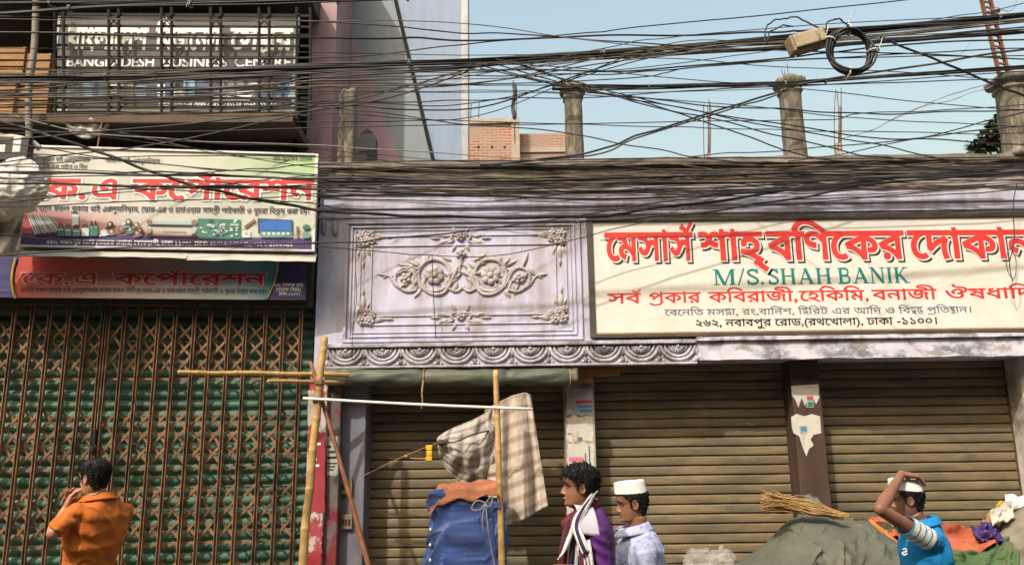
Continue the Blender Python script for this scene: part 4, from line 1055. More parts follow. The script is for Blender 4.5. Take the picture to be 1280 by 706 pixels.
# ================================================================ bamboo, pipe, rolled awning
m_bam = mat('bamboo', (.42, .27, .1), .55, var=.22, scale=5, bump=.1, dirt=(.2, .11, .05), damt=.42, dscale=3, edge=.15)
m_bamd = mat('brown_pole', (.22, .085, .04), .65, var=.3, scale=5, bump=.2, dirt=(.1, .05, .03), damt=.4, stretch=(3, 3, .6))
m_rope = mat('jute_rope', (.25, .15, .08), .9, var=.3, bump=.3, bscale=80)
def bamboo(name, lab, a, b, r0_, r1_, m_=None, nodes=0.34, seed=0, cat='pole', bow=.015, smooth_=False):
    a, b = Vector(a), Vector(b); n = 60; L_ = (b - a).length; r_ = random.Random(seed); pts, rad = [], []
    ph = r_.random()
    nodes_at = []; s = nodes * (.3 + .5 * ph)
    while s < L_: nodes_at.append(s); s += nodes * r_.uniform(.85, 1.2)
    ss = sorted(set([L_ * i / n for i in range(n + 1)] + [q_ for s in nodes_at for q_ in (s - .018, s - .007, s, s + .007, s + .018) if 0 < q_ < L_]))
    side = Vector((r_.uniform(-1, 1), r_.uniform(-1, 1), r_.uniform(-1, 1)))
    for s in ss:
        t = s / L_; rr = r0_ + (r1_ - r0_) * t
        if not smooth_:
            for k in nodes_at:
                d = abs(s - k)
                if d < .02: rr *= 1 + .2 * (1 - d / .02) - (.10 if d < .004 else 0)
        pts.append(a.lerp(b, t) + side * bow * math.sin(math.pi * t) + side.cross(b - a).normalized() * .004 * math.sin(s * 9 + seed)); rad.append(rr)
    root = thing(name, lab, cat, tuple(a))
    mb = MB(); mb.tube(pts, rad, 12); mb.build('cane', m_ or m_bam, root, smooth=True)
    return root
def lashing(parent, c, axis, r_, n=4, m_=None, tail=True):
    mb = MB(); axis = Vector(axis).normalized(); x = axis.orthogonal().normalized(); y = axis.cross(x)
    mb.tube([Vector(c) + axis * ((k / (n * 10)) - .5) * .05 + (x * math.cos(k * .628) + y * math.sin(k * .628)) * r_ for k in range(n * 10)], .006, 5)
    if tail: mb.tube(smooth_path([Vector(c) + Vector((.01, -r_, 0)), Vector(c) + Vector((.03, -r_ - .02, -.1)), Vector(c) + Vector((.015, -r_ - .01, -.22))], 5), .005, 5)
    mb.build('lashing', m_ or m_rope, parent, smooth=True)
YA = 7.95
def ground_end(x0, y0, x1, y1, Y0, Y1, z=.12):
    """carry a pole seen between two picture points on down to the pavement"""
    a, b = P(x0, y0, Y0), P(x1, y1, Y1); t = (z - a.z) / (b.z - a.z); return a, a.lerp(b, t)
a, b = ground_end(405.5, 421, 378, 706, 7.95, 7.75)
bl = bamboo('bamboo_pole', 'thick yellow bamboo pole standing at the corner between gate and shop', b, a, .043, .036, seed=3)
lashing(bl, P(398, 500, 7.9), a - b, .05, 5)
lashing(bl, P(399.5, 478, 7.9), a - b, .048, 3, tail=False)
a, b = ground_end(388, 452, 459, 706, 8.02, 7.7)
bamboo('wooden_stick', 'thin reddish brown stick leaning down across the corner pillar', b, a, .026, .02, m_bamd, seed=5, smooth_=True)
a, b = ground_end(619.5, 463, 627, 706, 7.92, 7.72)
b2 = bamboo('bamboo_pole', 'slim upright bamboo pole in front of the hanging blanket', b, a, .032, .027, seed=8)
lashing(b2, P(622, 509, 7.89), a - b, .036, 3, flat('white_string', (.5, .48, .42)), tail=False)
bamboo('bamboo_pole', 'long level bamboo rod reaching out before the folding gate', P(222, 465.5, 7.6), P(436, 468.5, 8.3), .021, .026, seed=11)
bamboo('bamboo_pole', 'short lower bamboo rod ending before the folding gate', P(335, 476, 7.75), P(430, 477.5, 8.33), .018, .022, seed=12)
pipe = thing('white_pipe', 'thin white pipe tied level across the two upright bamboo poles', 'pipe', tuple(P(379, 497, 7.84)))
mb = MB(); pa, pb_ = P(379, 497.5, 7.84), P(666, 511, 7.86); mb.tube([pa.lerp(pb_, i / 10) - Vector((0, 0, .008 * math.sin(math.pi * i / 10))) for i in range(11)], .0135, 10); mb.build('tube', mat('white_plastic', (.66, .64, .6), .4, var=.08, bump=0, dirt=(.4, .36, .3), damt=.3), pipe, smooth=True)
# rolled green tarpaulin under the beam
ra, rb = P(408, 470, 8.46), P(722, 470, 8.46)
mb = MB(); rings = []
for i in range(101):
    t = i / 100; c0 = ra.lerp(rb, t) - Vector((0, 0, .02 * math.sin(math.pi * t))); ring = []
    for j in range(28):
        an = 2 * math.pi * j / 28
        r_ = .088 * (1 + .13 * fbm((t * 14 + an * .8, math.cos(an) * 1.4, math.sin(an) * 1.4)) + .04 * math.sin(an * 3 + t * 22) - .16 * sum(math.exp(-((t - k) / .012) ** 2) for k in (.06, .39, .72, .97)))
        ring.append(c0 + Vector((0, math.cos(an) * r_, math.sin(an) * r_ * 1.05)))
    rings.append(ring)
mb.loft(rings)
roll = thing('rolled_tarpaulin', 'dark green tarpaulin rolled up under the carved frieze', 'tarpaulin', tuple(ra))
mb.build('roll', mat('green_tarp', (.04, .058, .042), .55, var=.3, scale=5, bump=.35, bscale=18, dirt=(.10, .095, .07), damt=.42, dscale=2.5, edge=.15, stretch=(.5, 1, 1)), roll, smooth=True)
for t in (.39, .97):
    c0 = ra.lerp(rb, t) - Vector((0, 0, .015)); mb = MB()
    mb.tube([c0 + Vector((.004 * math.sin(k), math.cos(k * .4) * .085, math.sin(k * .4) * .088)) for k in range(17)], .008, 5)
    if t < .5: mb.tube(smooth_path([c0 + Vector((0, -.08, -.04)), c0 + Vector((-.012, -.09, -.16)), c0 + Vector((-.006, -.085, -.26)), c0 + Vector((-.018, -.085, -.33))], 5), [.012] * 6 + [.01] * 5 + [.006] * 5, 6)
    mb.build('tie', m_rope, roll, smooth=True)

# ================================================================ cloths hung before the left shutter
m_gauze = mat('grey_sacking', (.3, .28, .25), .95, var=.2, scale=6, bump=.3, bscale=60, dirt=(.13, .12, .11), damt=.42, dscale=3, edge=.15)
def m_check(name='checked_blanket', c0=(.25, .17, .135, 1), c1=(.44, .385, .325, 1)):
    m = bpy.data.materials.new(name); m.use_nodes = True; t = m.node_tree; L = t.links.new; b = t.nodes['Principled BSDF']
    uv = nd(t, 'ShaderNodeUVMap'); sp = nd(t, 'ShaderNodeSeparateXYZ'); L(uv.outputs[0], sp.inputs[0]); outs = []
    for ax, fr_ in ((0, 5.0), (1, 8.5)):
        mu = nd(t, 'ShaderNodeMath', operation='MULTIPLY'); mu.inputs[1].default_value = fr_; L(sp.outputs[ax], mu.inputs[0])
        f_ = nd(t, 'ShaderNodeMath', operation='PINGPONG'); f_.inputs[1].default_value = .5; L(mu.outputs[0], f_.inputs[0])
        mr = nd(t, 'ShaderNodeMapRange'); mr.inputs['From Min'].default_value = .12; mr.inputs['From Max'].default_value = .26; L(f_.outputs[0], mr.inputs[0]); outs.append(mr)
    a_ = nd(t, 'ShaderNodeMath', operation='ADD'); L(outs[0].outputs[0], a_.inputs[0]); L(outs[1].outputs[0], a_.inputs[1])
    h_ = nd(t, 'ShaderNodeMath', operation='MULTIPLY'); h_.inputs[1].default_value = .5; L(a_.outputs[0], h_.inputs[0])
    outs[0].inputs['To Min'].default_value = .62
    rp_ = nd(t, 'ShaderNodeValToRGB'); e = rp_.color_ramp.elements; e[0].color = c0; e[0].position = .28; e[1].color = c1; L(h_.outputs[0], rp_.inputs[0])
    n = nd(t, 'ShaderNodeTexNoise'); n.inputs['Scale'].default_value = 9; n.inputs['Detail'].default_value = 9; L(uv.outputs[0], n.inputs[0])
    mr = nd(t, 'ShaderNodeMapRange'); mr.inputs['To Min'].default_value = .65; mr.inputs['To Max'].default_value = 1.3; L(n.outputs[0], mr.inputs[0])
    mx = nd(t, 'ShaderNodeMix', data_type='RGBA', blend_type='MULTIPLY'); mx.inputs[0].default_value = 1; L(rp_.outputs[0], mx.inputs[6]); L(mr.outputs[0], mx.inputs[7])
    L(mx.outputs[2], b.inputs['Base Color']); b.inputs['Roughness'].default_value = .95; return m
def cloth(mb_fn, name, mats, label, cat, nu, nv, base, thick=.008, group=None):
    mb = MB(); mb.grid(mb_fn, nu, nv); o = mb.build(name, mats, base=base, smooth=True, solid=thick)
    uvl = o.data.uv_layers.new(name='uv')
    nv1 = nv + 1
    for lp in o.data.loops:
        i, j = divmod(lp.vertex_index, nv1); uvl.data[lp.index].uv = (i / nu, j / nv)
    return tag(o, label, cat, group)
def edge_at(pts, t):
    """a point along a polyline of picture points"""
    n = len(pts) - 1; k = min(n - 1, int(t * n)); f = t * n - k
    return pts[k][0] + (pts[k + 1][0] - pts[k][0]) * f, pts[k][1] + (pts[k + 1][1] - pts[k][1]) * f
TopB = [(606, 512), (622, 503), (640, 494), (656, 490), (663, 493)]
BotB = [(611, 648), (630, 657), (650, 650), (668, 641), (685, 632)]
def blanket(u, v):
    x0, y0 = edge_at(TopB, u); x1, y1 = edge_at(BotB, u)
    x = x0 + (x1 - x0) * v + 3.0 * math.sin(v * 5 + u * 6) * v * (1 - u) * u * 4; y = y0 + (y1 - y0) * v
    f_ = .055 * math.sin(u * 17 + v * 1.2) * (.25 + .75 * v) + .03 * math.sin(u * 31 + v * 3 + 1) * v + .04 * fbm((u * 3, v * 2.2, 3)) + .12 * (u > .82) * (u - .82) * (1 - v * .3) * 2
    return P(x, y, 8.42 - .12 * v * v + f_)
cloth(blanket, 'blanket', m_check(), 'cream and brown checked blanket hanging in folds before the left shutter', 'blanket', 70, 60, tuple(P(640, 494, 8.4)))
TopS = [(546, 547), (560, 537), (575, 531), (590, 525), (605, 517), (617, 508)]
BotS = [(548, 566), (556, 584), (572, 600), (590, 608), (606, 606), (617, 598)]
def sacking(u, v):
    x0, y0 = edge_at(TopS, u); x1, y1 = edge_at(BotS, u)
    x = x0 + (x1 - x0) * v; y = y0 + (y1 - y0) * v
    bag = .15 * math.sin(math.pi * min(1, v * 1.05)) * (.3 + .7 * math.sin(math.pi * u))
    return P(x, y, 8.46 - bag + .03 * math.sin(v * 15 + u * 6) * u + .02 * math.sin(u * 26 + v * 4) + .03 * fbm((u * 5, v * 4, 9)))
sk_ = cloth(sacking, 'sack_cloth', m_check('grey_striped_sacking', (.17, .155, .145, 1), (.36, .335, .30, 1)), 'grey striped sacking slung as a sagging bag left of the checked blanket', 'cloth', 60, 50, tuple(P(580, 530, 8.4)))
mb = MB(); mb.tube(smooth_path([P(546, 553, 8.36), P(556, 553.5, 8.28), P(572, 551, 8.22), P(590, 543, 8.25), P(611, 538, 8.34)], 5), .012, 6, flatten=.6); mb.ball(P(551, 553, 8.33), (.045, .03, .035)); mb.ball(P(557, 552, 8.28), (.03, .025, .03)); mb.build('strap', mat('dark_strap', (.06, .035, .035), .8), sk_, smooth=True)
# line that holds the sacking, with a yellow clip
ln = thing('tie_rope', 'thin brown rope stretched from the blue grey wall to the sagging sacking', 'rope', tuple(P(452, 596, 8.55)))
mb = MB(); mb.tube(smooth_path([P(455, 594, 8.69), P(490, 577, 8.55), P(512, 567, 8.45), P(548, 553, 8.36)], 6), .006, 5); mb.tube(smooth_path([P(505, 571, 8.5), P(520, 573, 8.46), P(538, 573, 8.42)], 4), .009, 5); mb.ball(P(508, 570, 8.47), (.03, .015, .02)); mb.build('cord', m_rope, ln, smooth=True)
cl = thing('yellow_clip', 'bright yellow plastic clip hanging at the left end of the grey sacking', 'clip', tuple(P(536, 560, 8.34)))
mb = MB(); 
for k in range(3):
    a, b, c_, t = Plane((0, 8.34), 0).rect(532.5 + (k == 1) * .8, 556 + k * 7, 540.5, 562.5 + k * 7); mb.box(a, b, 8.31, 8.36, c_, t)
mb.build('clip_body', mat('yellow_plastic', (.6, .38, .02), .4, var=.1, bump=0), cl, bevel=.008)

# ================================================================ bundle under a blue tarpaulin
m_blue = mat('blue_tarp', (.03, .07, .25), .5, var=.3, scale=4, bump=.5, bscale=9, dirt=(.09, .14, .33), damt=.4, dscale=2.5, edge=.2, dirt2=(.012, .02, .07), d2amt=.38, d2scale=5)
m_orc = mat('rust_cloth', (.32, .13, .065), .9, var=.25, scale=5, bump=.35, bscale=30, dirt=(.2, .06, .03), damt=.4, dscale=3, edge=.15)
bc = P(583, 660, 7.95); zt = P(583, 617, 7.9).z
bun = thing('tarp_bundle', 'stacked goods wrapped in blue tarpaulin with a rust coloured sheet on top', 'bundle', (bc.x, 8.0, .12))
mb = MB(); rings = []
hw = [(-.0, .36), (.3, .365), (.6, .36), (.8, .345), (.9, .355), (.97, .33), (1.0, .25), (1.01, .05)]
for i in range(121):
    t = i / 120; k = 0
    while k < len(hw) - 2 and hw[k + 1][0] < t * 1.01: k += 1
    f_ = (t * 1.01 - hw[k][0]) / (hw[k + 1][0] - hw[k][0]); w_ = hw[k][1] + (hw[k + 1][1] - hw[k][1]) * f_
    ring = []
    for j in range(140):
        an = 2 * math.pi * j / 140; c_, s_ = math.cos(an), math.sin(an); e_ = .28
        x = math.copysign(abs(c_) ** e_, c_); y = math.copysign(abs(s_) ** e_, s_)
        z = .12 + (zt - .12) * min(t, 1)
        fo = .03 * rid((x * .9 + y, z * 1.6 + x * .7, 3), 1, 2) ** 4 + .018 * rid((x * 2.2 + y * 2, z * 3.5 - x, 8), 1, 2) ** 3 + .012 * math.sin(z * 16 + 2.4 * fbm((x * 2, y * 2, z))) + .05 * fbm((x * 1.5, y * 1.5, z * 1.6)) + .012 * fbm((x * 5, y * 5, z * 6))
        if t > .7: fo += .05 * math.exp(-((t - .86) / .05) ** 2) * fbm((x * 3, y * 3, 9))
        ring.append(Vector((bc.x + .015 + x * (w_ + fo) - .03 * (1 - t), 8.02 + y * (w_ * .68 + fo), z + .03 * fbm((x * 2, y * 2, 4)) - .05 * x * (t > .9))))
    rings.append(ring)
mb.loft(rings); mb.build('blue_tarpaulin', m_blue, bun, smooth=True)
def sheet(u, v):
    """over the top from the back to the front lip and down the right side"""
    x = -.35 + .74 * u; y = .24 - .5 * v; z = zt + .03 + .10 * math.sin(math.pi * min(1, v * 1.1)) * (.45 + .55 * u) + .03 * fbm((u * 3, v * 3, 2)) + .015 * math.sin(u * 17 + v * 8)
    if u > .88: z -= (u - .88) * 6.5; x = -.35 + .74 * .88 + (u - .88) * .35
    if u < .1: z -= (.1 - u) * 1.2
    if v > .86: z -= (v - .86) * .7 * (1.2 - u)
    return Vector((bc.x + .015 + x, 8.0 + y, z))
mb = MB(); mb.grid(sheet, 50, 34); mb.build('rust_sheet', m_orc, bun, smooth=True, solid=.008)
mb = MB(); k0 = P(607, 628, 7.68)
mb.tube(smooth_path([k0, k0 + Vector((-.08, -.02, .02)), k0 + Vector((-.13, -.02, -.05)), k0 + Vector((-.05, -.03, -.06)), k0], 6), .007, 6)
mb.tube(smooth_path([k0, k0 + Vector((.06, -.02, .06)), k0 + Vector((.05, -.02, -.02)), k0 + Vector((0, -.02, -.03))], 6), .007, 6)
mb.tube(smooth_path([k0, k0 + Vector((.02, -.03, -.2)), k0 + Vector((.05, -.02, -.4)), k0 + Vector((.09, -.01, -.62)), k0 + Vector((.1, 0, -.8))], 6), .0065, 6)
mb.tube(smooth_path([k0, k0 + Vector((-.03, -.03, -.14)), k0 + Vector((-.02, -.02, -.26))], 6), .0065, 6)
mb.build('rope', mat('grey_rope', (.22, .2, .18), .9, bump=.3), bun, smooth=True)
mb = MB()
for k in range(7):
    z = .25 + k * .135; mb.ball((bc.x - .315 - .01, 7.76, z), (.012, .012, .016), 8, 5)
mb.build('eyelet', m_wht, bun)

# ================================================================ stall heap on the right
m_gtarp = mat('faded_tarp', (.08, .087, .066), .8, var=.25, scale=4, bump=.35, bscale=22, dirt=(.13, .122, .088), damt=.42, dscale=2.5, edge=.15, dirt2=(.045, .05, .04), d2amt=.4, d2scale=4)
def heap(name, label, prof, Yc, dep, m_, seed, cat='tarpaulin', base_z=.12, amp=.05, nu=190, nv=110, rnd_=2.2, fold=.025):
    """a draped mound: prof = picture points of its skyline"""
    pts = [P(x, y, Yc) for x, y in prof]
    def fn(u, v):
        t = u * (len(pts) - 1); k = min(len(pts) - 2, int(t)); f = t - k; f = f * f * (3 - 2 * f) * .5 + f * .5
        top = pts[k].lerp(pts[k + 1], f); a_ = math.pi * v
        c_, s_ = math.cos(a_), math.sin(a_)
        y = -math.copysign(abs(c_) ** (2 / rnd_), c_) * dep; h_ = abs(s_) ** (2 / rnd_)
        z = base_z + (top.z - base_z) * h_
        dn = amp * 1.3 * fbm((top.x * 2.2, y * 2.2, z * 2 + seed)) + amp * (.9 * rid((top.x * 1.9 + z * 1.1, y * 1.7, z * 1.2 + seed * 2), 1, 2) ** 4 + .45 * rid((top.x * 4.5 - z * 2.2, y * 4, z * 3 + seed * 3), 1, 2) ** 3 + .05 * rid((top.x * 9 + z * 5, y * 9, z * 6 + seed), 1, 2) ** 3) + fold * math.sin(top.x * 13 + 3.5 * fbm((top.x * 1.6, z * 1.5, seed))) * (1 - h_ * .8) + .3 * amp * fbm((top.x * 7, y * 7, z * 7 + seed))
        k_ = 1 - .55 * max(0, min(1, (h_ - .6) / .35))
        return Vector((top.x + dn * .5, Yc + y * (1 + dn * 1.2), max(base_z, z + dn * .6 * k_)))
    mb = MB(); mb.grid(fn, nu, nv)
    o = mb.build(name, m_, base=(pts[len(pts) // 2].x, Yc, base_z), smooth=True)
    return tag(o, label, cat)
YH = 7.0
heap('tarp_heap', 'big mound of goods under a faded grey green tarpaulin beside the broom', [(902, 716), (922, 708), (938, 699), (950, 689), (964, 678), (975, 666), (985, 655), (996, 647), (1008, 643), (1024, 642), (1042, 650), (1060, 652), (1078, 654), (1098, 664), (1114, 678), (1130, 692), (1150, 702)], YH, .6, m_gtarp, 3, amp=.10)
heap('sack_heap', 'bulging grey brown sack cover at the right behind the green cloth', [(1222, 706), (1236, 672), (1252, 648), (1272, 632), (1300, 625), (1340, 630), (1390, 650)], 7.35, .5, mat('brown_sacking', (.2, .175, .135), .9, var=.25, scale=4, bump=.4, bscale=25, dirt=(.12, .1, .08), damt=.42, dscale=3), 8, cat='sack', amp=.07)
tp = heap('tarp_peak', 'small dull teal plastic peak sticking up behind the broom', [(994, 650), (1000, 628), (1008, 618), (1016, 622), (1022, 634), (1032, 650)], 7.6, .2, mat('teal_plastic', (.1, .14, .13), .5, var=.3, bump=.3, dirt=(.2, .2, .18), damt=.4, dscale=4), 12, amp=.08, nu=40, nv=30)
heap('goods_pile', 'low dark pile of wares under the orange and green cloths', [(1070, 690), (1110, 672), (1150, 668), (1200, 668), (1240, 672), (1275, 690)], 7.55, .5, mat('dark_wares', (.06, .05, .045), .9, var=.4, bump=.5), 21, cat='pile', amp=.06)
def drape(name, label, TL, BL, Yt, Yb, m_, seed, amp=.05, nu=50, nv=30, cat='cloth'):
    def fn(u, v):
        x0, y0 = edge_at(TL, u); x1, y1 = edge_at(BL, u)
        w_ = amp * (fbm((u * 4, v * 3, seed)) + .5 * math.sin(u * 16 + v * 5 + seed) * .6)
        p = P(x0 + (x1 - x0) * v, y0 + (y1 - y0) * v, Yt + (Yb - Yt) * v)
        return p + Vector((0, -abs(w_) * .9, w_ * .6))
    return cloth(fn, name, m_, label, cat, nu, nv, tuple(P(TL[0][0], TL[0][1], Yt)), .01)
drape('orange_cloth', 'crumpled terracotta cloth lying over the pile behind the boy in blue', [(1160, 654), (1180, 655), (1205, 657), (1222, 658), (1232, 668)], [(1150, 690), (1180, 690), (1205, 693), (1225, 690), (1246, 680)], 7.5, 7.0, mat('terracotta_cloth', (.4, .1, .05), .9, var=.2, bump=.3, dirt=(.25, .07, .04), damt=.4, dscale=4), 2, .09)
drape('orange_cloth', 'terracotta cloth end showing left of the boy in blue under his raised arm', [(1082, 652), (1096, 644), (1112, 648), (1126, 655)], [(1090, 668), (1105, 668), (1120, 672), (1132, 676)], 7.5, 7.2, mat('terracotta_cloth', (0, 0, 0)), 5, .05)
drape('green_cloth', 'green canvas cloth spread below the terracotta cloth at the right', [(1182, 682), (1205, 690), (1225, 690), (1246, 680), (1258, 672)], [(1190, 706), (1215, 716), (1240, 720), (1262, 716), (1274, 690)], 7.0, 6.85, mat('green_canvas', (.05, .1, .035), .85, var=.25, bump=.3, dirt=(.09, .11, .05), damt=.4, dscale=3), 4, .06)
drape('olive_cloth', 'dark olive cloth strip under the orange stick beside the tarpaulin mound', [(1068, 648), (1090, 650), (1112, 656), (1130, 664)], [(1075, 655), (1096, 668), (1116, 678), (1136, 684)], 7.35, 7.2, mat('olive_canvas', (.06, .06, .025), .85, var=.25, bump=.3), 6, .04)
drape('purple_cloth', 'deep purple bunched plastic between terracotta cloth and sack', [(1212, 658), (1226, 653), (1240, 654), (1250, 664)], [(1220, 670), (1232, 673), (1242, 675), (1252, 678)], 7.3, 7.15, mat('purple_plastic', (.05, .03, .14), .45, var=.3, bump=.3), 7, .09)
drape('orange_cloth', 'bright orange cloth corner low beside the blue shirt', [(1178, 684), (1190, 686), (1205, 693)], [(1176, 706), (1184, 706), (1196, 702)], 7.0, 6.9, mat('orange_canvas', (.5, .17, .06), .85, var=.2, bump=.25), 9, .04)
bamboo('orange_stick', 'fat orange pole lying slantwise on the olive cloth', P(1086, 651, 7.05), P(1126, 684, 6.95), .024, .024, mat('orange_paint', (.55, .16, .035), .5, var=.15, bump=.05), smooth_=True, bow=0)
# papers and cardboard
drape('cardboard', 'crumpled tan cardboard leaning by the white papers at the right edge', [(1222, 662), (1228, 650), (1236, 640), (1244, 634)], [(1236, 666), (1244, 662), (1250, 656), (1256, 650)], 7.45, 7.3, mat('tan_card', (.36, .2, .075), .85, var=.2, bump=.2), 3, .05, 20, 14, 'cardboard')
drape('paper', 'folded off white paper on top of the tan cardboard', [(1236, 640), (1246, 632), (1256, 628), (1262, 626)], [(1240, 656), (1250, 652), (1258, 650), (1268, 646)], 7.3, 7.2, m_paper, 13, .04, 20, 14, 'paper')
drape('paper', 'bright white sheet sticking up at the far right above the sack', [(1256, 617), (1268, 618), (1282, 622), (1296, 620)], [(1257, 640), (1270, 636), (1284, 630), (1298, 628)], 7.35, 7.3, m_wht, 23, .03, 20, 14, 'paper')
drape('wrapper', 'yellow wrapper peeping out behind the white papers', [(1244, 632), (1250, 626), (1258, 626)], [(1246, 640), (1254, 638), (1260, 638)], 7.42, 7.4, flat('wrapper_yellow', (.5, .28, .03)), 24, .03, 14, 10, 'wrapper')
# clear plastic bag
m_clear = mat('clear_plastic', (.45, .45, .42), .2, var=.25, bump=.6, bscale=20, alpha=.34)
mb = MB()
for (x, y, rx, rz, s_) in ((876, 704, .12, .10, 1), (902, 702, .09, .10, 2)):
    c0 = P(x, y, 6.1); ring = []
    for i in range(25):
        row = []
        for j in range(36):
            th, ph = math.pi * i / 24, 2 * math.pi * j / 36
            d = Vector((math.sin(th) * math.cos(ph), math.sin(th) * math.sin(ph), math.cos(th))); k_ = 1 + .35 * fbm(d * 1.8 + Vector((s_ * 5, 0, 0))) + .12 * fbm(d * 6)
            row.append(c0 + Vector((d.x * rx * k_, d.y * .1 * k_, d.z * rz * k_)))
        ring.append(row)
    mb.loft(ring, caps=False)
tag(mb.build('plastic_bag', m_clear, base=tuple(P(888, 704, 6.1)), smooth=True), 'crumpled clear plastic bag low before the middle shutter', 'plastic bag')
# the low stand the bag lies on
cb = P(888, 714, 6.1); mb = MB(); mb.box(cb.x - .35, cb.x + .3, 5.95, 6.3, 0, cb.z - .0); tag(mb.build('crate', mat('crate_wood', (.22, .13, .07), .85, var=.3, bump=.3), bevel=.01, base=(cb.x, 6.1, 0)), 'plain wooden crate under the clear plastic bag', 'crate')
# broom
br = thing('broom', 'bundle broom of straw coloured twigs lying on the tarpaulin mound', 'broom', tuple(P(1045, 642, 6.75)))
mb = MB(); r_ = random.Random(4); h0 = P(1058, 644.5, 6.72); h1 = P(1010, 634, 6.8)
for k in range(190):
    e = P(949 + r_.uniform(0, 16) + 4 * r_.random() ** 2, 627 + r_.gauss(0, 7.2), 6.9 + r_.uniform(-.08, .08)); m_ = h1 + Vector((r_.uniform(-.03, .03), r_.uniform(-.035, .035), r_.gauss(0, .026))); s_ = h0 + Vector((r_.uniform(-.05, .02), r_.uniform(-.02, .02), r_.gauss(0, .009)))
    mb.tube(smooth_path([s_, m_, m_.lerp(e, .6) + Vector((0, 0, r_.uniform(-.015, .015))), e], 3), [.0035] * 7 + [.0026] * 3, 4)
mb.build('twigs', mat('straw', (.33, .2, .075), .8, var=.4, scale=14, bump=0), br)
mb = MB(); mb.tube([h0.lerp(h1, .25 + k * .02) + Vector((0, math.cos(k * .9) * .032, math.sin(k * .9) * .03)) for k in range(22)], .006, 5); mb.build('binding', m_rope, br)

# ================================================================ upper left odds and ends
sk0 = P(22, 240, 7.25)
mb = MB(); rings = []
def hang(u, v):
    L_ = [(-30, 196), (10, 197), (36, 200), (52, 208), (57, 226), (50, 246), (30, 258), (10, 268), (-30, 282)]
    return None
for i in range(91):
    row = []
    for j in range(120):
        th, ph = math.pi * i / 90, 2 * math.pi * j / 120
        d = Vector((math.sin(th) * math.cos(ph), math.sin(th) * math.sin(ph), math.cos(th)))
        k_ = 1 + .16 * fbm(d * 1.7 + Vector((3, 1, 0))) + .10 * rid(d * 2.1, 1, 2) ** 3 + .02 * rid(d * 4.7 + Vector((2, 0, 5)), 1, 2) ** 3
        sx_ = .40 - .12 * max(0, -d.z)
        row.append(sk0 + Vector((d.x * sx_ * k_ - .16 + .10 * d.z, d.y * .2 * k_, d.z * .29 * k_ + .03 * math.sin(d.x * 6))))
    rings.append(row)
mb.loft(rings, caps=False)
tag(mb.build('plastic_sack', mat('white_sack', (.56, .54, .5), .6, var=.12, scale=4, bump=.5, bscale=9, dirt=(.4, .36, .3), damt=.36, dscale=3, edge=.15, bdist=.03), base=tuple(sk0), smooth=True), 'bulging off white plastic sack hanging before the left end of the printed sign', 'sack')
TopF = [(-40, 268), (-10, 268), (12, 262), (30, 258)]; BotF = [(-40, 322), (-10, 318), (10, 316), (24, 312)]
cloth(lambda u, v: P(*[a_ + (b_ - a_) * v for a_, b_ in zip(edge_at(TopF, u), edge_at(BotF, u))], 7.45 + .04 * math.sin(u * 14 + v * 3) + .05 * fbm((u * 3, v * 3, 1))), 'beige_sheet', mat('beige_canvas', (.46, .42, .35), .9, var=.15, bump=.4, bscale=20, dirt=(.3, .26, .2), damt=.4, dscale=3), 'beige canvas sheet hanging below the white plastic sack', 'cloth', 40, 24, tuple(P(0, 270, 7.45)))
# chequered panel
ck = MB(); c0, c1 = P(-30, 172, 7.5), P(33, 199, 7.5)
nx, nz = 7, 3
flag_m = [m_blk, flat('chequer_pale', (.45, .47, .47))]
for i in range(nx):
    for j in range(nz):
        x0 = c0.x + (c1.x - c0.x) * i / nx; x1 = c0.x + (c1.x - c0.x) * (i + 1) / nx; z0 = c1.z + (c0.z - c1.z) * j / nz; z1 = c1.z + (c0.z - c1.z) * (j + 1) / nz
        ck.add([(x0, 7.5, z0), (x1, 7.5, z0), (x1, 7.5, z1), (x0, 7.5, z1)], [(0, 1, 2, 3)], int(j == 1 and i % 2 == 1) or int(j == 2 and i % 3 == 2))
ck.box(c0.x, c1.x, 7.505, 7.6, c1.z, c0.z)
tag(ck.build('chequered_panel', flag_m, base=tuple(P(0, 190, 7.5))), 'small black panel with pale squares above the white plastic sack', 'panel')
bw = MB(); bw.tube(smooth_path([P(-40, 168, 7.6), P(10, 171, 7.58), P(36, 176, 7.58), P(50, 186, 7.62)], 5), .03, 8)
tag(bw.build('cloth_roll', mat('pale_roll', (.4, .36, .3), .9, var=.2, bump=.3), base=tuple(P(0, 170, 7.6)), smooth=True), 'pale rolled cloth lying above the chequered panel', 'cloth')
# grey downpipe
dp = MB(); dp.tube(smooth_path([UP.at(46, -40, .62), UP.at(44, 40, .62), UP.at(41, 75, .62), UP.at(36, 110, .62), UP.at(36, 150, .62), UP.at(37, 196, .62)], 6), .035, 10)
tag(dp.build('downpipe', mat('grey_pipe', (.17, .15, .12), .7, var=.25, bump=.15, dirt=(.3, .2, .06), damt=.34, dscale=2), base=tuple(UP.at(46, -40, .62)), smooth=True), 'grey bent downpipe running past the wooden crates at the upper left', 'pipe')
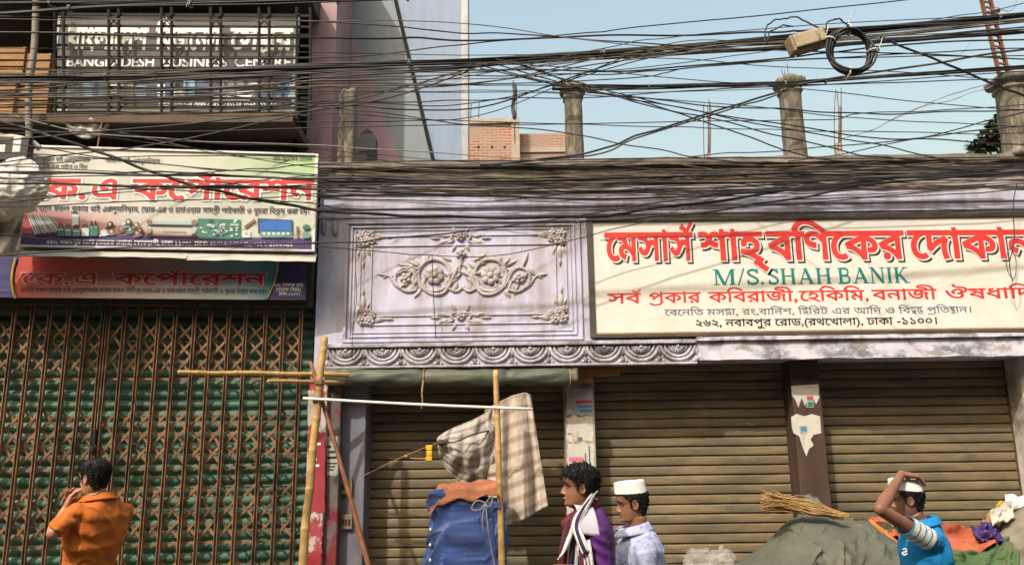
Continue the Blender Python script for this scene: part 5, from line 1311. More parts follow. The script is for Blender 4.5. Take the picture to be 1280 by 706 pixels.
# crates on the balcony
m_cr = mat('crate_slats', (.26, .14, .06), .85, var=.35, scale=6, bump=.3, stretch=(.6, 1, 3), dirt=(.1, .055, .03), damt=.4)
def crate(x0, y0, x1, y1, off, lab, rot, seed):
    a, b, c_, t = UP.rect(x0, y0, x1, y1, off); r_ = random.Random(seed)
    c_ = max(c_, zs + .014)
    root = thing('wooden_crate', lab, 'crate', tuple(UP.pt((a + b) / 2, c_, off)))
    n = max(3, int((t - c_) / .075)); dd = .3
    for k in range(n):
        mb = MB(); z0 = c_ + (t - c_) * k / n
        mb.pbox(UP, a, b, z0 + .006, z0 + (t - c_) / n - .012, off - .016, off); mb.build('slat', m_cr, root, bevel=.003)
    for uu in (a, b - .04):
        mb = MB(); mb.pbox(UP, uu, uu + .04, c_, t, off - .06, off - .0165); mb.build('batten', m_cr, root)
    mb = MB(); mb.pbox(UP, a + .041, b - .041, c_, t - .02, off - dd, off - .07); mb.build('box', m_dark, root)
crate(-40, 58, 30, 92, .33, 'wooden crate at the upper left, topmost beside the downpipe', 0, 1)
crate(32, 66, 62, 96, .30, 'narrow wooden crate between the downpipe and the balcony grille, upper', 0, 2)
crate(-40, 98, 18, 143, .36, 'large wooden crate at the bottom of the upper left stack', 0, 3)
crate(20, 100, 60, 143, .31, 'lower wooden crate right behind the downpipe on the balcony floor', 0, 4)
mb = MB(); kb = UP.at(110, 160, .25)
# crumpled plastic caught under the balcony
def scrap(u, v):
    p = UP.at(82 + 56 * u, 148 + (26 * math.sin(math.pi * (.15 + .75 * u))) * v, .44); return p + UP.n * (.05 * fbm((u * 4, v * 4, 6)))
cloth(scrap, 'plastic_scrap', mat('dusty_plastic', (.3, .28, .25), .4, var=.3, bump=.5, bscale=12, alpha=.7), 'dusty crumpled plastic caught below the balcony edge', 'plastic sheet', 24, 12, tuple(UP.at(90, 148, .44)), .004)
mb = MB(); mb.tube([UP.at(128, 150, .47), UP.at(122, 184, .47)], .01, 5); tag(mb.build('thin_stick', m_bamd, base=tuple(UP.at(128, 150, .47))), 'thin stick hanging from the balcony beside the crumpled plastic', 'stick')

# rusty angle post with insulator at the top right
ra_, rb_ = P(1256, 98, 8.42), P(1229, -14, 8.42)
rp2 = thing('angle_post', 'rusty notched iron post leaning above the right roof post', 'post', tuple(ra_))
mb = MB(); dx = (rb_ - ra_).normalized(); nx_ = Vector((0, -1, 0)).cross(dx).normalized(); w_ = .052
for s_ in (-1, 1): mb.hexa([ra_ + nx_ * (s_ * w_ - .008) + Vector((0, -.03, 0)), ra_ + nx_ * (s_ * w_ + .008) + Vector((0, -.03, 0)), ra_ + nx_ * (s_ * w_ + .008) + Vector((0, .03, 0)), ra_ + nx_ * (s_ * w_ - .008) + Vector((0, .03, 0)),
    rb_ + nx_ * (s_ * w_ - .008) + Vector((0, -.03, 0)), rb_ + nx_ * (s_ * w_ + .008) + Vector((0, -.03, 0)), rb_ + nx_ * (s_ * w_ + .008) + Vector((0, .03, 0)), rb_ + nx_ * (s_ * w_ - .008) + Vector((0, .03, 0))])
for k in range(16):
    t = k / 16; c0 = ra_.lerp(rb_, t + .02); c1_ = ra_.lerp(rb_, t + .05)
    mb.tube([c0 - nx_ * w_, c1_ + nx_ * w_], .014, 5)
mb.build('lattice_post', mat('red_rust', (.16, .065, .035), .85, var=.35, bump=.4, dirt=(.07, .035, .025), damt=.4, dscale=8), rp2)
mb = MB(); ic = P(1245, 14, 8.34); mb.ball(ic, (.045, .045, .04)); mb.ball(ic + Vector((.0, 0, -.03)), (.03, .03, .03)); mb.tube([ic, P(1238, 12, 8.4)], .012, 6); mb.build('insulator', mat('brown_porcelain', (.12, .06, .045), .3, var=.2, bump=0), rp2, smooth=True)
# ================================================================ people
def fuse(mb, voxel, it=3, fac=.5):
    me = bpy.data.meshes.new('fuse'); me.from_pydata([tuple(p) for p in mb.v], [], mb.f)
    bm = bmesh.new(); bm.from_mesh(me); bmesh.ops.recalc_face_normals(bm, faces=bm.faces); bm.to_mesh(me); bm.free()
    o = bpy.data.objects.new('fuse', me); COL.objects.link(o)
    r_ = o.modifiers.new('r', 'REMESH'); r_.mode = 'VOXEL'; r_.voxel_size = voxel; r_.adaptivity = 0
    if it: s_ = o.modifiers.new('s', 'SMOOTH'); s_.factor = fac; s_.iterations = it
    dg = bpy.context.evaluated_depsgraph_get(); dg.update()
    ev = o.evaluated_get(dg).data
    n = len(ev.vertices); co_ = np.empty(n * 3); ev.vertices.foreach_get('co', co_)
    no_ = np.empty(n * 3); ev.vertex_normals.foreach_get('vector', no_)
    out = MB(); out.v = [Vector(c) for c in co_.reshape(-1, 3)]; out.f = [list(p.vertices) for p in ev.polygons]; out.m = [0] * len(out.f)
    nn = [Vector(c) for c in no_.reshape(-1, 3)]
    bpy.data.objects.remove(o); bpy.data.meshes.remove(me)
    return out, nn
def wrinkle(out, nn, amp, seed, freq=9, creases=()):
    for i, p in enumerate(out.v):
        d = amp * (fbm((p.x * freq + seed, p.y * freq, p.z * freq * .45), 1, 3) + .5 * fbm((p.x * freq * .5, p.y * freq * .5, p.z * freq * 1.6 + seed), 1, 3))
        for (c, ax, rad, a_, fr_) in creases:
            q_ = p - c; L2 = q_.length
            if L2 < rad: d += a_ * (1 - L2 / rad) * math.sin(q_.dot(ax) * fr_ + 3 * fbm(p * 5))
        d += amp * 1.1 * (rid((p.x * 4 + p.z * 2.6 + seed, p.y * 4, p.z * 3.2 - p.x * 2), 1, 2) ** 4 - .2)
        out.v[i] = p + nn[i] * d
SL = [(-.10, .14, -.24, .17), (-.04, .16, -.24, .175), (0.0, .27, -.2, .17), (.04, .345, -.2, .2), (.09, .37, -.26, .225), (.14, .362, -.31, .245), (.19, .35, -.34, .262), (.24, .362, -.365, .275), (.30, .362, -.39, .288), (.36, .352, -.41, .298), (.43, .350, -.43, .308), (.49, .338, -.445, .312), (.54, .355, -.455, .318), (.58, .375, -.46, .322), (.64, .382, -.465, .326), (.72, .375, -.465, .33), (.79, .345, -.45, .322), (.85, .295, -.415, .298), (.90, .23, -.36, .262), (.94, .155, -.285, .21), (.975, .06, -.18, .14), (1.0, -.04, -.09, .03)]
def slice_at(z):
    if z <= SL[0][0]: return SL[0][1:]
    for a, b in zip(SL, SL[1:]):
        if z <= b[0]:
            t = (z - a[0]) / (b[0] - a[0]); return tuple(x + (y - x) * t for x, y in zip(a[1:], b[1:]))
    return SL[-1][1:]
def slice_ring(z, grow=0.0, n=40):
    f_, b_, w_ = slice_at(z); cx_ = (f_ + b_) / 2 - .02; ring = []
    for j in range(n):
        an = 2 * math.pi * j / n; c_, s_ = math.cos(an), math.sin(an)
        e_ = .92 if c_ > 0 else .98
        x = cx_ + (f_ - cx_ if c_ > 0 else cx_ - b_) * math.copysign(abs(c_) ** e_, c_); y = w_ * math.copysign(abs(s_) ** .85, s_)
        if c_ > .3 and z < .5: y *= 1 - .16 * (c_ - .3)
        ring.append(Vector((x + grow * c_, y + grow * s_, z)))
    return ring
class Head:
    def __init__(s, base, h, fwd, tilt=0.0, roll=0.0):
        """base: the point under the ears at chin height; tilt > 0 looks down"""
        f0 = Vector((*fwd, 0)).normalized(); l = Vector((-f0.y, f0.x, 0)); up = Vector((0, 0, 1))
        s.f = f0 * math.cos(tilt) - up * math.sin(tilt); s.u = up * math.cos(tilt) + f0 * math.sin(tilt); s.l = l
        s.b = Vector(base); s.h = h
    def w(s, p): return s.b + (s.f * p[0] + s.l * p[1] + s.u * p[2]) * s.h
    def rot(s): return Matrix((s.f, s.l, s.u)).transposed()
def add_head(mb, H, smile=False):
    mb.loft([[H.w(p) for p in slice_ring(z)] for z, *_ in SL])
    W = H.w; h = H.h; Q = H.rot()
    # nose
    rings = []
    for (z, x, w_, d_) in ((.56, .35, .035, .03), (.50, .375, .038, .045), (.44, .395, .042, .055), (.385, .428, .052, .067), (.345, .442, .066, .067), (.315, .42, .068, .055), (.30, .385, .055, .045)):
        rings.append([W((x - .03 + (d_ if math.cos(a_) > 0 else .05) * math.cos(a_), w_ * math.sin(a_), z)) for a_ in [2 * math.pi * k / 12 for k in range(12)]])
    mb.loft(rings)
    for s_ in (-1, 1):
        mb.ball(W((.36, s_ * .065, .325)), Vector((.055, .034, .035)) * h, 10, 7, rot=Q)
        mb.ball(W((.318, s_ * .13, .585)), Vector((.05, .1, .028)) * h, 10, 7, rot=Q)      # brow
        # ear: rim, lobe and hollow
        e0 = (-.035, s_ * .315, .445)
        rim = [W((e0[0] - .01 + .075 * math.cos(a_) - .012 * math.sin(a_), s_ * (.322 + .022 * (1 - math.cos(a_)) * .6), e0[2] + .125 * math.sin(a_) * (1 if math.sin(a_) > 0 else .92))) for a_ in [2 * math.pi * k / 18 for k in range(19)]]
        mb.tube(rim, .021 * h, 7); mb.ball(W((-.035, s_ * .318, .45)), Vector((.06, .022, .1)) * h, 10, 7, rot=Q); mb.ball(W((-.01, s_ * .325, .345)), Vector((.03, .022, .035)) * h, 8, 6, rot=Q); mb.ball(W((.028, s_ * .32, .44)), Vector((.022, .025, .03)) * h, 8, 6, rot=Q)
    # lips and chin
    mb.ball(W((.352, 0, .232)), Vector((.038, .085, .024)) * h, 12, 7, rot=Q); mb.ball(W((.345, 0, .19)), Vector((.036, .075, .026)) * h, 12, 7, rot=Q)
    mb.ball(W((.335, 0, .08)), Vector((.05, .09, .055)) * h, 12, 7, rot=Q)
def add_face(parent, H, m_lip, smile=False, brow=1.0, closed=False):
    W = H.w; h = H.h; Q = H.rot()
    for s_ in (-1, 1):
        mb = MB(); mb.ball(W((.287, s_ * .135, .499)), Vector((.05, .055, .026)) * h, 14, 9, rot=Q); e = mb.build('eye', M_EYE, parent, smooth=True)
        mb = MB(); mb.ball(W((.318, s_ * .142, .499)), Vector((.024, .03, .025)) * h, 10, 7, rot=Q); mb.build('iris', M_IRIS, e, smooth=True)
        mb = MB(); mb.tube([W((.345 - .03 * abs(t - .3) - .075 * max(0, t) ** 1.5, s_ * (.13 + .085 * t), .522 + .012 * (1 - t * t) - .02 * max(0, t))) for t in (-1, -.5, 0, .5, 1)], .013 * h, 6); mb.build('eyelashes', M_HAIR, e)
        mb = MB(); mb.tube([W((.385 - .085 * max(0, t) ** 1.5 - .02 * (t < 0), s_ * (.125 + .105 * t), .593 + .018 * (1 - (t - .1) ** 2))) for t in (-1, -.5, 0, .5, 1)], [.016 * h * brow, .022 * h * brow, .022 * h * brow, .018 * h * brow, .008 * h], 6, flatten=.8); mb.build('eyebrow', M_HAIR, parent)
    mb = MB()
    for zz, xx, rr in ((.231, .385, .015), (.192, .376, .018)):
        mb.tube([W((xx - .05 * t * t, .09 * t, zz + (.022 * abs(t) if smile else 0))) for t in (-1, -.6, -.2, .2, .6, 1)], [.004 * h, .012 * h, rr * h, rr * h, .012 * h, .004 * h], 7)
    mb.build('lips', m_lip, parent, smooth=True)
    if smile:
        mb = MB(); mb.tube([W((.382 - .05 * t * t, .085 * t, .212 + .018 * abs(t))) for t in (-1, -.6, -.2, .2, .6, 1)], .0125 * h, 7); mb.build('teeth', M_EYE, parent, smooth=True)
    else:
        mb = MB(); mb.tube([W((.386 - .05 * t * t, .085 * t, .211)) for t in (-1, -.6, -.2, .2, .6, 1)], .006 * h, 6); mb.build('mouth_line', M_IRIS, parent, smooth=True)
def zline(x, front=.80, nape=.14):
    pts = [(-.6, nape), (-.2, nape + .02), (-.12, .34), (-.06, .57), (.03, .56), (.06, .42), (.10, .42), (.13, .6), (.22, front - .07), (.3, front - .01), (.6, front)]
    for a, b in zip(pts, pts[1:]):
        if x <= b[0]: return a[1] + (b[1] - a[1]) * (x - a[0]) / (b[0] - a[0])
    return front
def add_hair(parent, H, thick, seed, top=1.0, front=.80, mess=.02, tufts=260, zmax=2.0, nape=.14):
    rings = []; nz, na = 44, 72; W = H.w
    def surf(z, j, n):
        r_ = slice_ring(min(z, .999), 0, n)[j]; return r_
    for i in range(nz + 1):
        z = -.02 + 1.02 * (i / nz) ** .85 if i < nz else 1.0
        ring = []; sr = slice_ring(min(z, .9995), 0, na)
        for j, p in enumerate(sr):
            c_ = Vector((-.05, 0, .5)); d = (p - c_); d.normalize()
            if z < .5: d = Vector((d.x, d.y, 0)).normalized()
            k_ = max(0, min(1, (p.z - zline(p.x, front, nape) + .035) / .075)); k_ = k_ * k_ * (3 - 2 * k_); k_ *= max(0, min(1, (zmax + .06 - p.z) / .06))
            g = -.055 + (thick * (.55 + .45 * min(1, max(0, (p.z - .3) / .4)) * top) + .055) * k_
            g += k_ * mess * (fbm((d.x * 6 + seed, d.y * 6, d.z * 6), 1, 3) + .5 * math.sin(25 * d.y + 9 * d.z + 6 * fbm(d * 3)))
            ring.append(W(p + d * g))
        rings.append(ring)
    mb = MB(); mb.loft(rings)
    r_ = random.Random(seed)
    for k in range(tufts):
        z = r_.uniform(.2, .99); j = r_.randrange(na); p = slice_ring(z, 0, na)[j]
        if p.z < zline(p.x, front, nape) + .01 or p.z > zmax: continue
        d = (p - Vector((-.05, 0, .5))).normalized(); g = thick * (.55 + .45 * min(1, max(0, (p.z - .3) / .4)) * top)
        a_ = p + d * (g - .03); tang = (Vector((.25 * (1 if p.z > .75 else -.2), r_.uniform(-.3, .3), -.8 if p.z < .8 else r_.uniform(-.1, .2))) + d * r_.uniform(.1, .55) + Vector((r_.gauss(0, .3), r_.gauss(0, .3), r_.gauss(0, .15)))).normalized()
        L_ = r_.uniform(.08, .17) * (thick / .09) ** .5
        mb.tube([W(a_), W(a_ + tang * L_ * .5 + d * .012), W(a_ + tang * L_)], [.022 * H.h, .016 * H.h, .003 * H.h], 5)
    for k in range(tufts * 5):
        z = r_.uniform(.15, .99); j = r_.randrange(na); p = slice_ring(z, 0, na)[j]
        if p.z < zline(p.x, front, nape) - .01 or p.z > zmax: continue
        d = (p - Vector((-.05, 0, .5))).normalized(); g = thick * (.55 + .45 * min(1, max(0, (p.z - .3) / .4)) * top)
        dn = Vector((.9 if p.x > -.1 and p.z > .7 else -.25, r_.gauss(0, .25), -.9)); dn = (dn - d * dn.dot(d)).normalized(); L_ = r_.uniform(.06, .15)
        a_ = p + d * (g - .004); mb.tube([W(a_), W(a_ + dn * L_ * .5 + d * .010), W(a_ + dn * L_ - d * .012)], [.006 * H.h, .007 * H.h, .002 * H.h], 4)
    return mb.build('hair', M_HAIR, parent, smooth=True)
def add_hand(mb, wrist, d, n, thumb_side, size=1.0, curl=(.35, .4, .3), spread=.2):
    d = Vector(d).normalized(); n = Vector(n); n = (n - d * n.dot(d)).normalized(); s_ = d.cross(n) * thumb_side
    wr = Vector(wrist); k = size
    rings = []
    for (t, w_, th) in ((-.012, .024, .019), (.012, .029, .019), (.04, .037, .018), (.065, .040, .016), (.084, .040, .0135), (.092, .034, .009)):
        rings.append([wr + (d * t + s_ * (w_ * math.cos(a_)) + n * (th * math.sin(a_))) * k for a_ in [2 * math.pi * q_ / 14 for q_ in range(14)]])
    mb.loft(rings)
    for i, (off, L_, r0_) in enumerate(((.0295, .068, .0088), (.010, .076, .0092), (-.010, .070, .0088), (-.029, .055, .0078))):
        p = wr + (d * .082 + s_ * off) * k; dd = (d + s_ * (off / .03) * spread).normalized(); pts, rad = [p - dd * .02 * k], [r0_ * k * 1.05]
        pts.append(p); rad.append(r0_ * k * 1.05)
        for seg, cu_ in zip((.45, .31, .24), curl):
            cu_ = cu_ * (1 + .12 * i); ax = dd.cross(n); dd = (dd * math.cos(cu_) + n * math.sin(cu_)).normalized(); n2 = n
            p = p + dd * L_ * seg * k; pts.append(p); rad.append(r0_ * k * (1.0 if seg > .4 else .92 if seg > .3 else .72))
        mb.tube(pts, rad, 10); mb.ball(pts[-1], rad[-1] * 1.0, 8, 6)
    p = wr + (d * .022 + s_ * .026) * k; t1_ = (d * .7 + s_ * .62 + n * .3).normalized(); t2_ = (d * .9 + s_ * .2 + n * .42).normalized()
    pts = [p - t1_ * .01 * k, p + t1_ * .03 * k, p + (t1_ * .034 + t2_ * .022) * k, p + (t1_ * .034 + t2_ * .043) * k]
    mb.tube(pts, [.014 * k, .0115 * k, .0105 * k, .007 * k], 10); mb.ball(pts[-1], .0075 * k, 8, 6)
def ring3(c, l, f, a, b, n=28, e=.86):
    return [c + l * (a * math.copysign(abs(math.cos(t)) ** e, math.cos(t))) + f * (b * math.copysign(abs(math.sin(t)) ** e, math.sin(t))) for t in [2 * math.pi * k / n for k in range(n)]]
M_EYE = flat('eye_white', (.42, .38, .34), .4); M_IRIS = flat('iris_dark', (.02, .012, .01), .2)
M_HAIR = mat('black_hair', (.007, .006, .006), .6, var=.4, scale=60, bump=.4, bscale=160, spec=.22)
def skin(name, c):
    return mat(name, c, .5, var=.10, scale=18, bump=.06, bscale=160, spec=.4)
def build_person(label, head, H_top, ground, fwd, shoulder_c, sw, arms, skin_m, shirt_m, trouser_m, depth=1.0, lean=0.0, sleeve=(.55, .55), shirt_amp=.008, creases=(), hem=.0, hand_size=1.0, belly=0, seed=1, neck_r=.058):
    """arms: {side: (elbow, wrist, hand_dir, palm_normal)} in world space; side +1 is the person's left"""
    f = Vector((*fwd, 0)).normalized(); l = Vector((-f.y, f.x, 0)); up = Vector((0, 0, 1)); sc_ = shoulder_c; k = sw / .19
    root = thing('person', label, 'person', (sc_.x, sc_.y, ground))
    zs_ = sc_.z; hipz = ground + (zs_ - ground) * .60; pel = Vector((sc_.x, sc_.y, hipz)) - f * lean
    spine = lambda t: pel.lerp(sc_, t)
    def torso(mb, g):
        prof = [(-.22, .15, .105), (-.1, .165, .115), (0, .165, .112), (.18, .150, .1), (.36, .146, .1 + belly), (.56, .162, .112), (.74, .175, .118), (.87, .178, .108), (.96, .155, .088), (1.03, .105, .07), (1.08, .068, .058)]
        mb.loft([ring3(spine(t), l, f, a * k + g, b * k * depth + g) for t, a, b in prof])
        for s_ in (-1, 1):
            mb.ball(sc_ + l * (s_ * sw * .84) - up * .052, (.05 * k + g,) * 3, 14, 9)
    body, shirt = MB(), MB()
    torso(body, 0); torso(shirt, .014)
    for s_ in (-1, 1):
        sh = sc_ + l * (s_ * sw * .9) - up * .05; el, wr, hd, hn = arms[s_]; el, wr = Vector(el), Vector(wr)
        body.tube(smooth_path([sh, sh.lerp(el, .5), el], 5), [.05 * k * (1 - .27 * i / 10) for i in range(11)], 14); body.ball(el, .037 * k, 12, 8)
        n_ = 10; rad = [(.037 + .006 * math.sin(math.pi * min(1, i / 5)) - .0125 * (i / n_) ** 1.3) * k for i in range(n_ + 1)]
        body.tube([el.lerp(wr, i / n_) for i in range(n_ + 1)], rad, 14); body.ball(wr, .0235 * k, 10, 7)
        add_hand(body, wr, hd, hn, s_ if True else 1, hand_size)
        sl = sleeve[0 if s_ < 0 else 1]
        if sl <= 1:
            e_ = sh.lerp(el, sl * 1.0); pts = smooth_path([sh, sh.lerp(e_, .5), e_], 4); shirt.tube(pts, [(.064 - .012 * i / 8 * sl) * k for i in range(9)], 16)
        else:
            e2 = el.lerp(wr, sl - 1); pts = smooth_path([sh, sh.lerp(el, .5), el], 4) ; shirt.tube(pts, [(.064 - .014 * i / 8) * k for i in range(9)], 16); shirt.ball(el, .05 * k, 12, 8)
            shirt.tube([el.lerp(e2, i / 4) for i in range(5)], [(.05 - .010 * i / 4) * k for i in range(5)], 16)
        # legs
        hp = pel + l * (s_ * .085 * k) - up * .06; kn = Vector((hp.x, hp.y, ground + (hipz - ground) * .52)) + f * .015; an = Vector((hp.x, hp.y, ground + .075)) - f * .02
        body.tube(smooth_path([hp, kn, an], 6), [(.082 - .045 * min(1, i / 6) + (.012 * math.sin(math.pi * (i - 6) / 6) if i > 6 else 0) - (.012 * (i - 6) / 6 if i > 6 else 0)) * k for i in range(13)], 14)
        body.tube([an - f * .05 - up * .04, an + f * .03 - up * .045, an + f * .11 - up * .055, an + f * .165 - up * .058], [.03, .034, .034, .018], 12, flatten=.8)
    nb = sc_ + up * .0; nt = head.w((-.09, 0, .12))
    body.tube(smooth_path([nb - up * .02, nb.lerp(nt, .5), nt], 5), [neck_r * k * (1.25 - .3 * min(1, i / 5)) for i in range(11)], 16)
    add_head(body, head)
    o_, n_ = fuse(body, .004, 4); b_ = o_.build('body', skin_m, root, smooth=True, recalc=False)
    o_, n_ = fuse(shirt, .007, 5); wrinkle(o_, n_, shirt_amp, seed, creases=creases); s__ = o_.build('shirt', shirt_m, root, smooth=True, recalc=False)
    tr = MB(); tr.loft([ring3(spine(t), l, f, a * k, b * k) for t, a, b in ((-.3, .1, .09), (-.22, .165, .12), (-.1, .172, .122), (.06, .168, .118))])
    for s_ in (-1, 1):
        hp = pel + l * (s_ * .085 * k) - up * .05; kn = Vector((hp.x, hp.y, ground + (hipz - ground) * .52)) + f * .015; an = Vector((hp.x, hp.y, ground + .06)) - f * .02
        tr.tube(smooth_path([hp, kn, an], 6), [(.098 - .03 * i / 12) * k for i in range(13)], 16)
    o_, n_ = fuse(tr, .01, 4); wrinkle(o_, n_, .008, seed + 3); o_.build('trousers', trouser_m, root, smooth=True, recalc=False)
    sh_ = MB()
    for s_ in (-1, 1):
        an = pel + l * (s_ * .085 * k); an = Vector((an.x, an.y, ground)) - f * .02
        sh_.loft([ring3(an + f * .055 + up * z, l, f, a, b, 20) for z, a, b in ((0.0, .045, .125), (.018, .045, .125), (.022, .04, .12))])
        sh_.tube(smooth_path([an + f * .08 + l * .045 + up * .01, an + f * .075 + up * .07, an + f * .08 - l * .045 + up * .01], 4), .012, 6)
    sh_.build('sandals', flat('sandal_brown', (.05, .03, .02)), root)
    return root, b_, s__, f, l
def collar(parent, c, f, l, r_, h_, m_, open_=.5, flare=.3, lean=.02, name='collar', fold=False):
    """a band standing round the neck, lower at the front"""
    mb = MB(); up = Vector((0, 0, 1)); n = 40
    def fn(u, v):
        a_ = -math.pi + open_ + (2 * math.pi - 2 * open_) * u            # 0 at the nape, ends at the throat
        d = -f * math.cos(a_) + l * math.sin(a_); fr = (1 - math.cos(a_)) / 2
        vv = v
        if fold: 
            z = h_ * (1 - abs(2 * v - 1)) if v < .5 else h_ * (1 - (v - .5) * 2.3); rr = r_ * (1 + .04 * v) + (.004 if v < .5 else .004 + .028 * (v - .5) * 2)
        else: z = h_ * v; rr = r_ * (1 - .1 * v)
        return c + d * rr * (1 + .25 * fr) + f * lean * fr * 2 + up * (z - .035 * fr)
    mb.grid(fn, n, 10); return mb.build(name, m_, parent, smooth=True, solid=.004)

# --- man in the orange shirt
Ym = 4.9
fm = (-.86, .51)
top = P(122, 572, Ym); hm = .205
hd = Head(Vector((top.x + .005, Ym - .02, top.z - hm * 1.04)), hm, (-.95, .32), .12)
sc_ = P(127, 630, Ym + .02)
f_ = Vector((*fm, 0)).normalized(); l_ = Vector((-f_.y, f_.x, 0))
el, wr = P(66, 666, Ym - .20), P(81, 637, Ym - .08)
elr, wrr = P(96, 664, Ym + .26), P(86, 636, Ym + .10)
m_or = mat('orange_shirt', (.46, .122, .012), .85, var=.10, scale=5, bump=.15, bscale=120, dirt=(.37, .09, .01), damt=.4, dscale=4, edge=.2)
sk1 = skin('skin_tan', (.34, .17, .10))
armp = sc_ + l_ * .17 - Vector((0, 0, .13))
root, b_, s__, f1, l1 = build_person('man in an orange polo shirt seen from behind with his hand raised to his mouth', hd, top.z, 0.0, fm, sc_, .178, {1: (el, wr, (.22, .25, .95), (.8, .45, -.15)), -1: (elr, wrr, (.15, -.2, .95), (.8, -.45, -.15))}, sk1, m_or, mat('dark_trousers', (.03, .03, .04), .85, var=.2), depth=1.05, sleeve=(.95, .93), shirt_amp=.010, seed=2, lean=-.12,
    creases=[(armp, Vector((.6, 0, .8)), .19, .013, 62), (el.lerp(armp, .3), Vector((.8, 0, .6)), .12, .006, 90), (sc_ - Vector((0, 0, .42)), Vector((.3, 0, 1)), .24, .008, 45)])
add_face(root, hd, skin('lip_tan', (.26, .1, .075))); add_hair(root, hd, .045, 3, front=.8, mess=.010, tufts=240)
collar(root, sc_ + Vector((-.012, .0, .04)), f1, l1, .068, .036, m_or, .35, fold=True)

# --- youth in purple with the scarf
Yp = 4.0
top = P(719, 579, Yp); hp_ = .193
hd = Head(Vector((P(723.5, 600, Yp).x, Yp, top.z - hp_ * 1.05)), hp_, (-1, -.10), .02)
sc_ = P(736, 649, Yp + .01); sc_.z = P(736, 646, Yp).z
el, wr = sc_ + Vector((.06, -.17, -.30)), sc_ + Vector((-.13, -.17, -.262))
wr = P(716, 711, Yp - .2)
elr = sc_ + Vector((.02, .2, -.3)); wrr = elr + Vector((-.16, -.02, -.17))
m_pu = mat('purple_jacket', (.085, .013, .135), .65, var=.14, scale=5, bump=.15, bscale=90, dirt=(.07, .012, .11), damt=.4, dscale=3, edge=.2)
sk2 = skin('skin_brown', (.235, .108, .06))
root, b_, s__, f2, l2 = build_person('smiling youth in a purple jacket with a maroon navy and white scarf round his neck', hd, top.z, 0.0, (-1, -.08), sc_, .170, {1: (el, wr, (-1, -.05, .03), (.1, .3, -1)), -1: (elr, wrr, (-.6, 0, -.8), (-.5, 0, .3))}, sk2, m_pu, mat('grey_trousers', (.06, .06, .07), .85, var=.2), depth=1.0, sleeve=(1.7, 1.62), shirt_amp=.006, seed=5, lean=.0,
    creases=[(sc_ + Vector((.03, -.16, -.22)), Vector((.4, 0, 1)), .2, .006, 105), (sc_ + Vector((-.02, -.15, -.12)), Vector((.9, 0, .5)), .12, .005, 110)])
add_face(root, hd, skin('lip_brown', (.2, .07, .055)), smile=True, brow=1.15); add_hair(root, hd, .07, 8, top=1.25, front=.74, mess=.010, tufts=340)
# pale shoulder yoke and flecked print on the sleeve
mb = MB()
def yoke(u, v):
    a_ = (-1.05 + 1.0 * u); d = Vector((-math.sin(a_) * 0, 0, 0))
    p = sc_ + Vector((-.055 + .07 * u, -.085 - .115 * v ** .9, .048 - .115 * v ** 1.7 - .02 * u))
    return p
mb.grid(lambda u, v: sc_ + Vector((-.075 + .085 * u + .02 * v, -.088 - .122 * math.sin(v * 1.45), .062 - .13 * (1 - math.cos(v * 1.5)) - .012 * u)), 10, 14)
mb.build('yoke', mat('pale_yoke', (.42, .4, .45), .8, var=.1, bump=.2), root, smooth=True, solid=.006)
mb = MB(); r_ = random.Random(2)
for k in range(16):
    c0 = sc_ + Vector((r_.uniform(-.02, .04), -.255 - r_.uniform(0, .01), r_.uniform(-.24, -.13))); mb.ball(c0, (r_.uniform(.002, .006), .003, r_.uniform(.003, .012)), 6, 5)
# scarf: a striped band round the neck, both ends hanging in front
m_mar = mat('maroon_knit', (.15, .014, .022), .95, var=.25, scale=30, bump=.5, bscale=150); m_nav = mat('navy_knit', (.03, .028, .065), .95, var=.25, scale=30, bump=.5, bscale=150); m_whk = mat('white_knit', (.62, .6, .57), .95, var=.12, scale=30, bump=.5, bscale=150)
mb = MB(); c0 = sc_ + Vector((.0, 0, .085)); ring = []
def ribbon(mb, path, sides, outs, widths, stripes, n=6, thick=.009):
    """stripes: material index per strip across the width"""
    path = smooth_path(path, n); N = len(path); ns = len(stripes)
    def ip(lst, t):
        t *= len(lst) - 1; k = min(len(lst) - 2, int(t)); return lst[k] + (lst[k + 1] - lst[k]) * (t - k)
    def fn(u, v):
        i = int(round(u * (N - 1))); p = path[i]; s_ = ip([Vector(q_) for q_ in sides], u).normalized(); o_ = ip([Vector(q_) for q_ in outs], u).normalized(); w_ = ip(widths, u)
        return p + s_ * (w_ * (v - .5)) + o_ * (.012 * math.sin(math.pi * v) + .004 * math.sin(v * 19 + u * 8))
    mb.grid(fn, N - 1, ns * 2, mi=lambda i, j: stripes[j // 2])
# maroon roll close round the neck
pts = [hd.w((-.06, 0, 0)) + Vector((-.006 + .07 * math.cos(a_), .066 * math.sin(a_), -.034 + .045 * math.cos(a_))) for a_ in [2 * math.pi * k / 24 for k in range(25)]]
mb.tube(pts, [.021 - .001 * math.cos(2 * math.pi * k / 24) + .003 * math.sin(k * 1.7) for k in range(25)], 10, mi=0)
# big drape over the near shoulder: nape -> side of neck -> chest, striped maroon / navy / white
nk = hd.w((-.3, 0, .05))
A0 = P(744.5, 617, Yp - .03); A1 = P(733.5, 628, Yp - .10); A2 = P(720.5, 645, Yp - .145); A3 = P(715.5, 665, Yp - .155); A4 = P(711.5, 690, Yp - .15); A5 = P(709.5, 720, Yp - .14)
ribbon(mb, [A0, A1, A2, A3, A4, A5], [(-.6, -.2, -.75), (-.75, -.2, -.6), (-1, -.1, -.25), (-1, -.1, 0), (-1, -.1, .05), (-1, -.1, .1)], [(.3, -.8, .5), (0, -.9, .5), (-.1, -1, .2), (0, -1, 0), (0, -1, 0), (0, -1, 0)], [.04, .07, .085, .09, .09, .085], [2, 2, 1, 1, 1, 2, 0, 0, 1, 0])
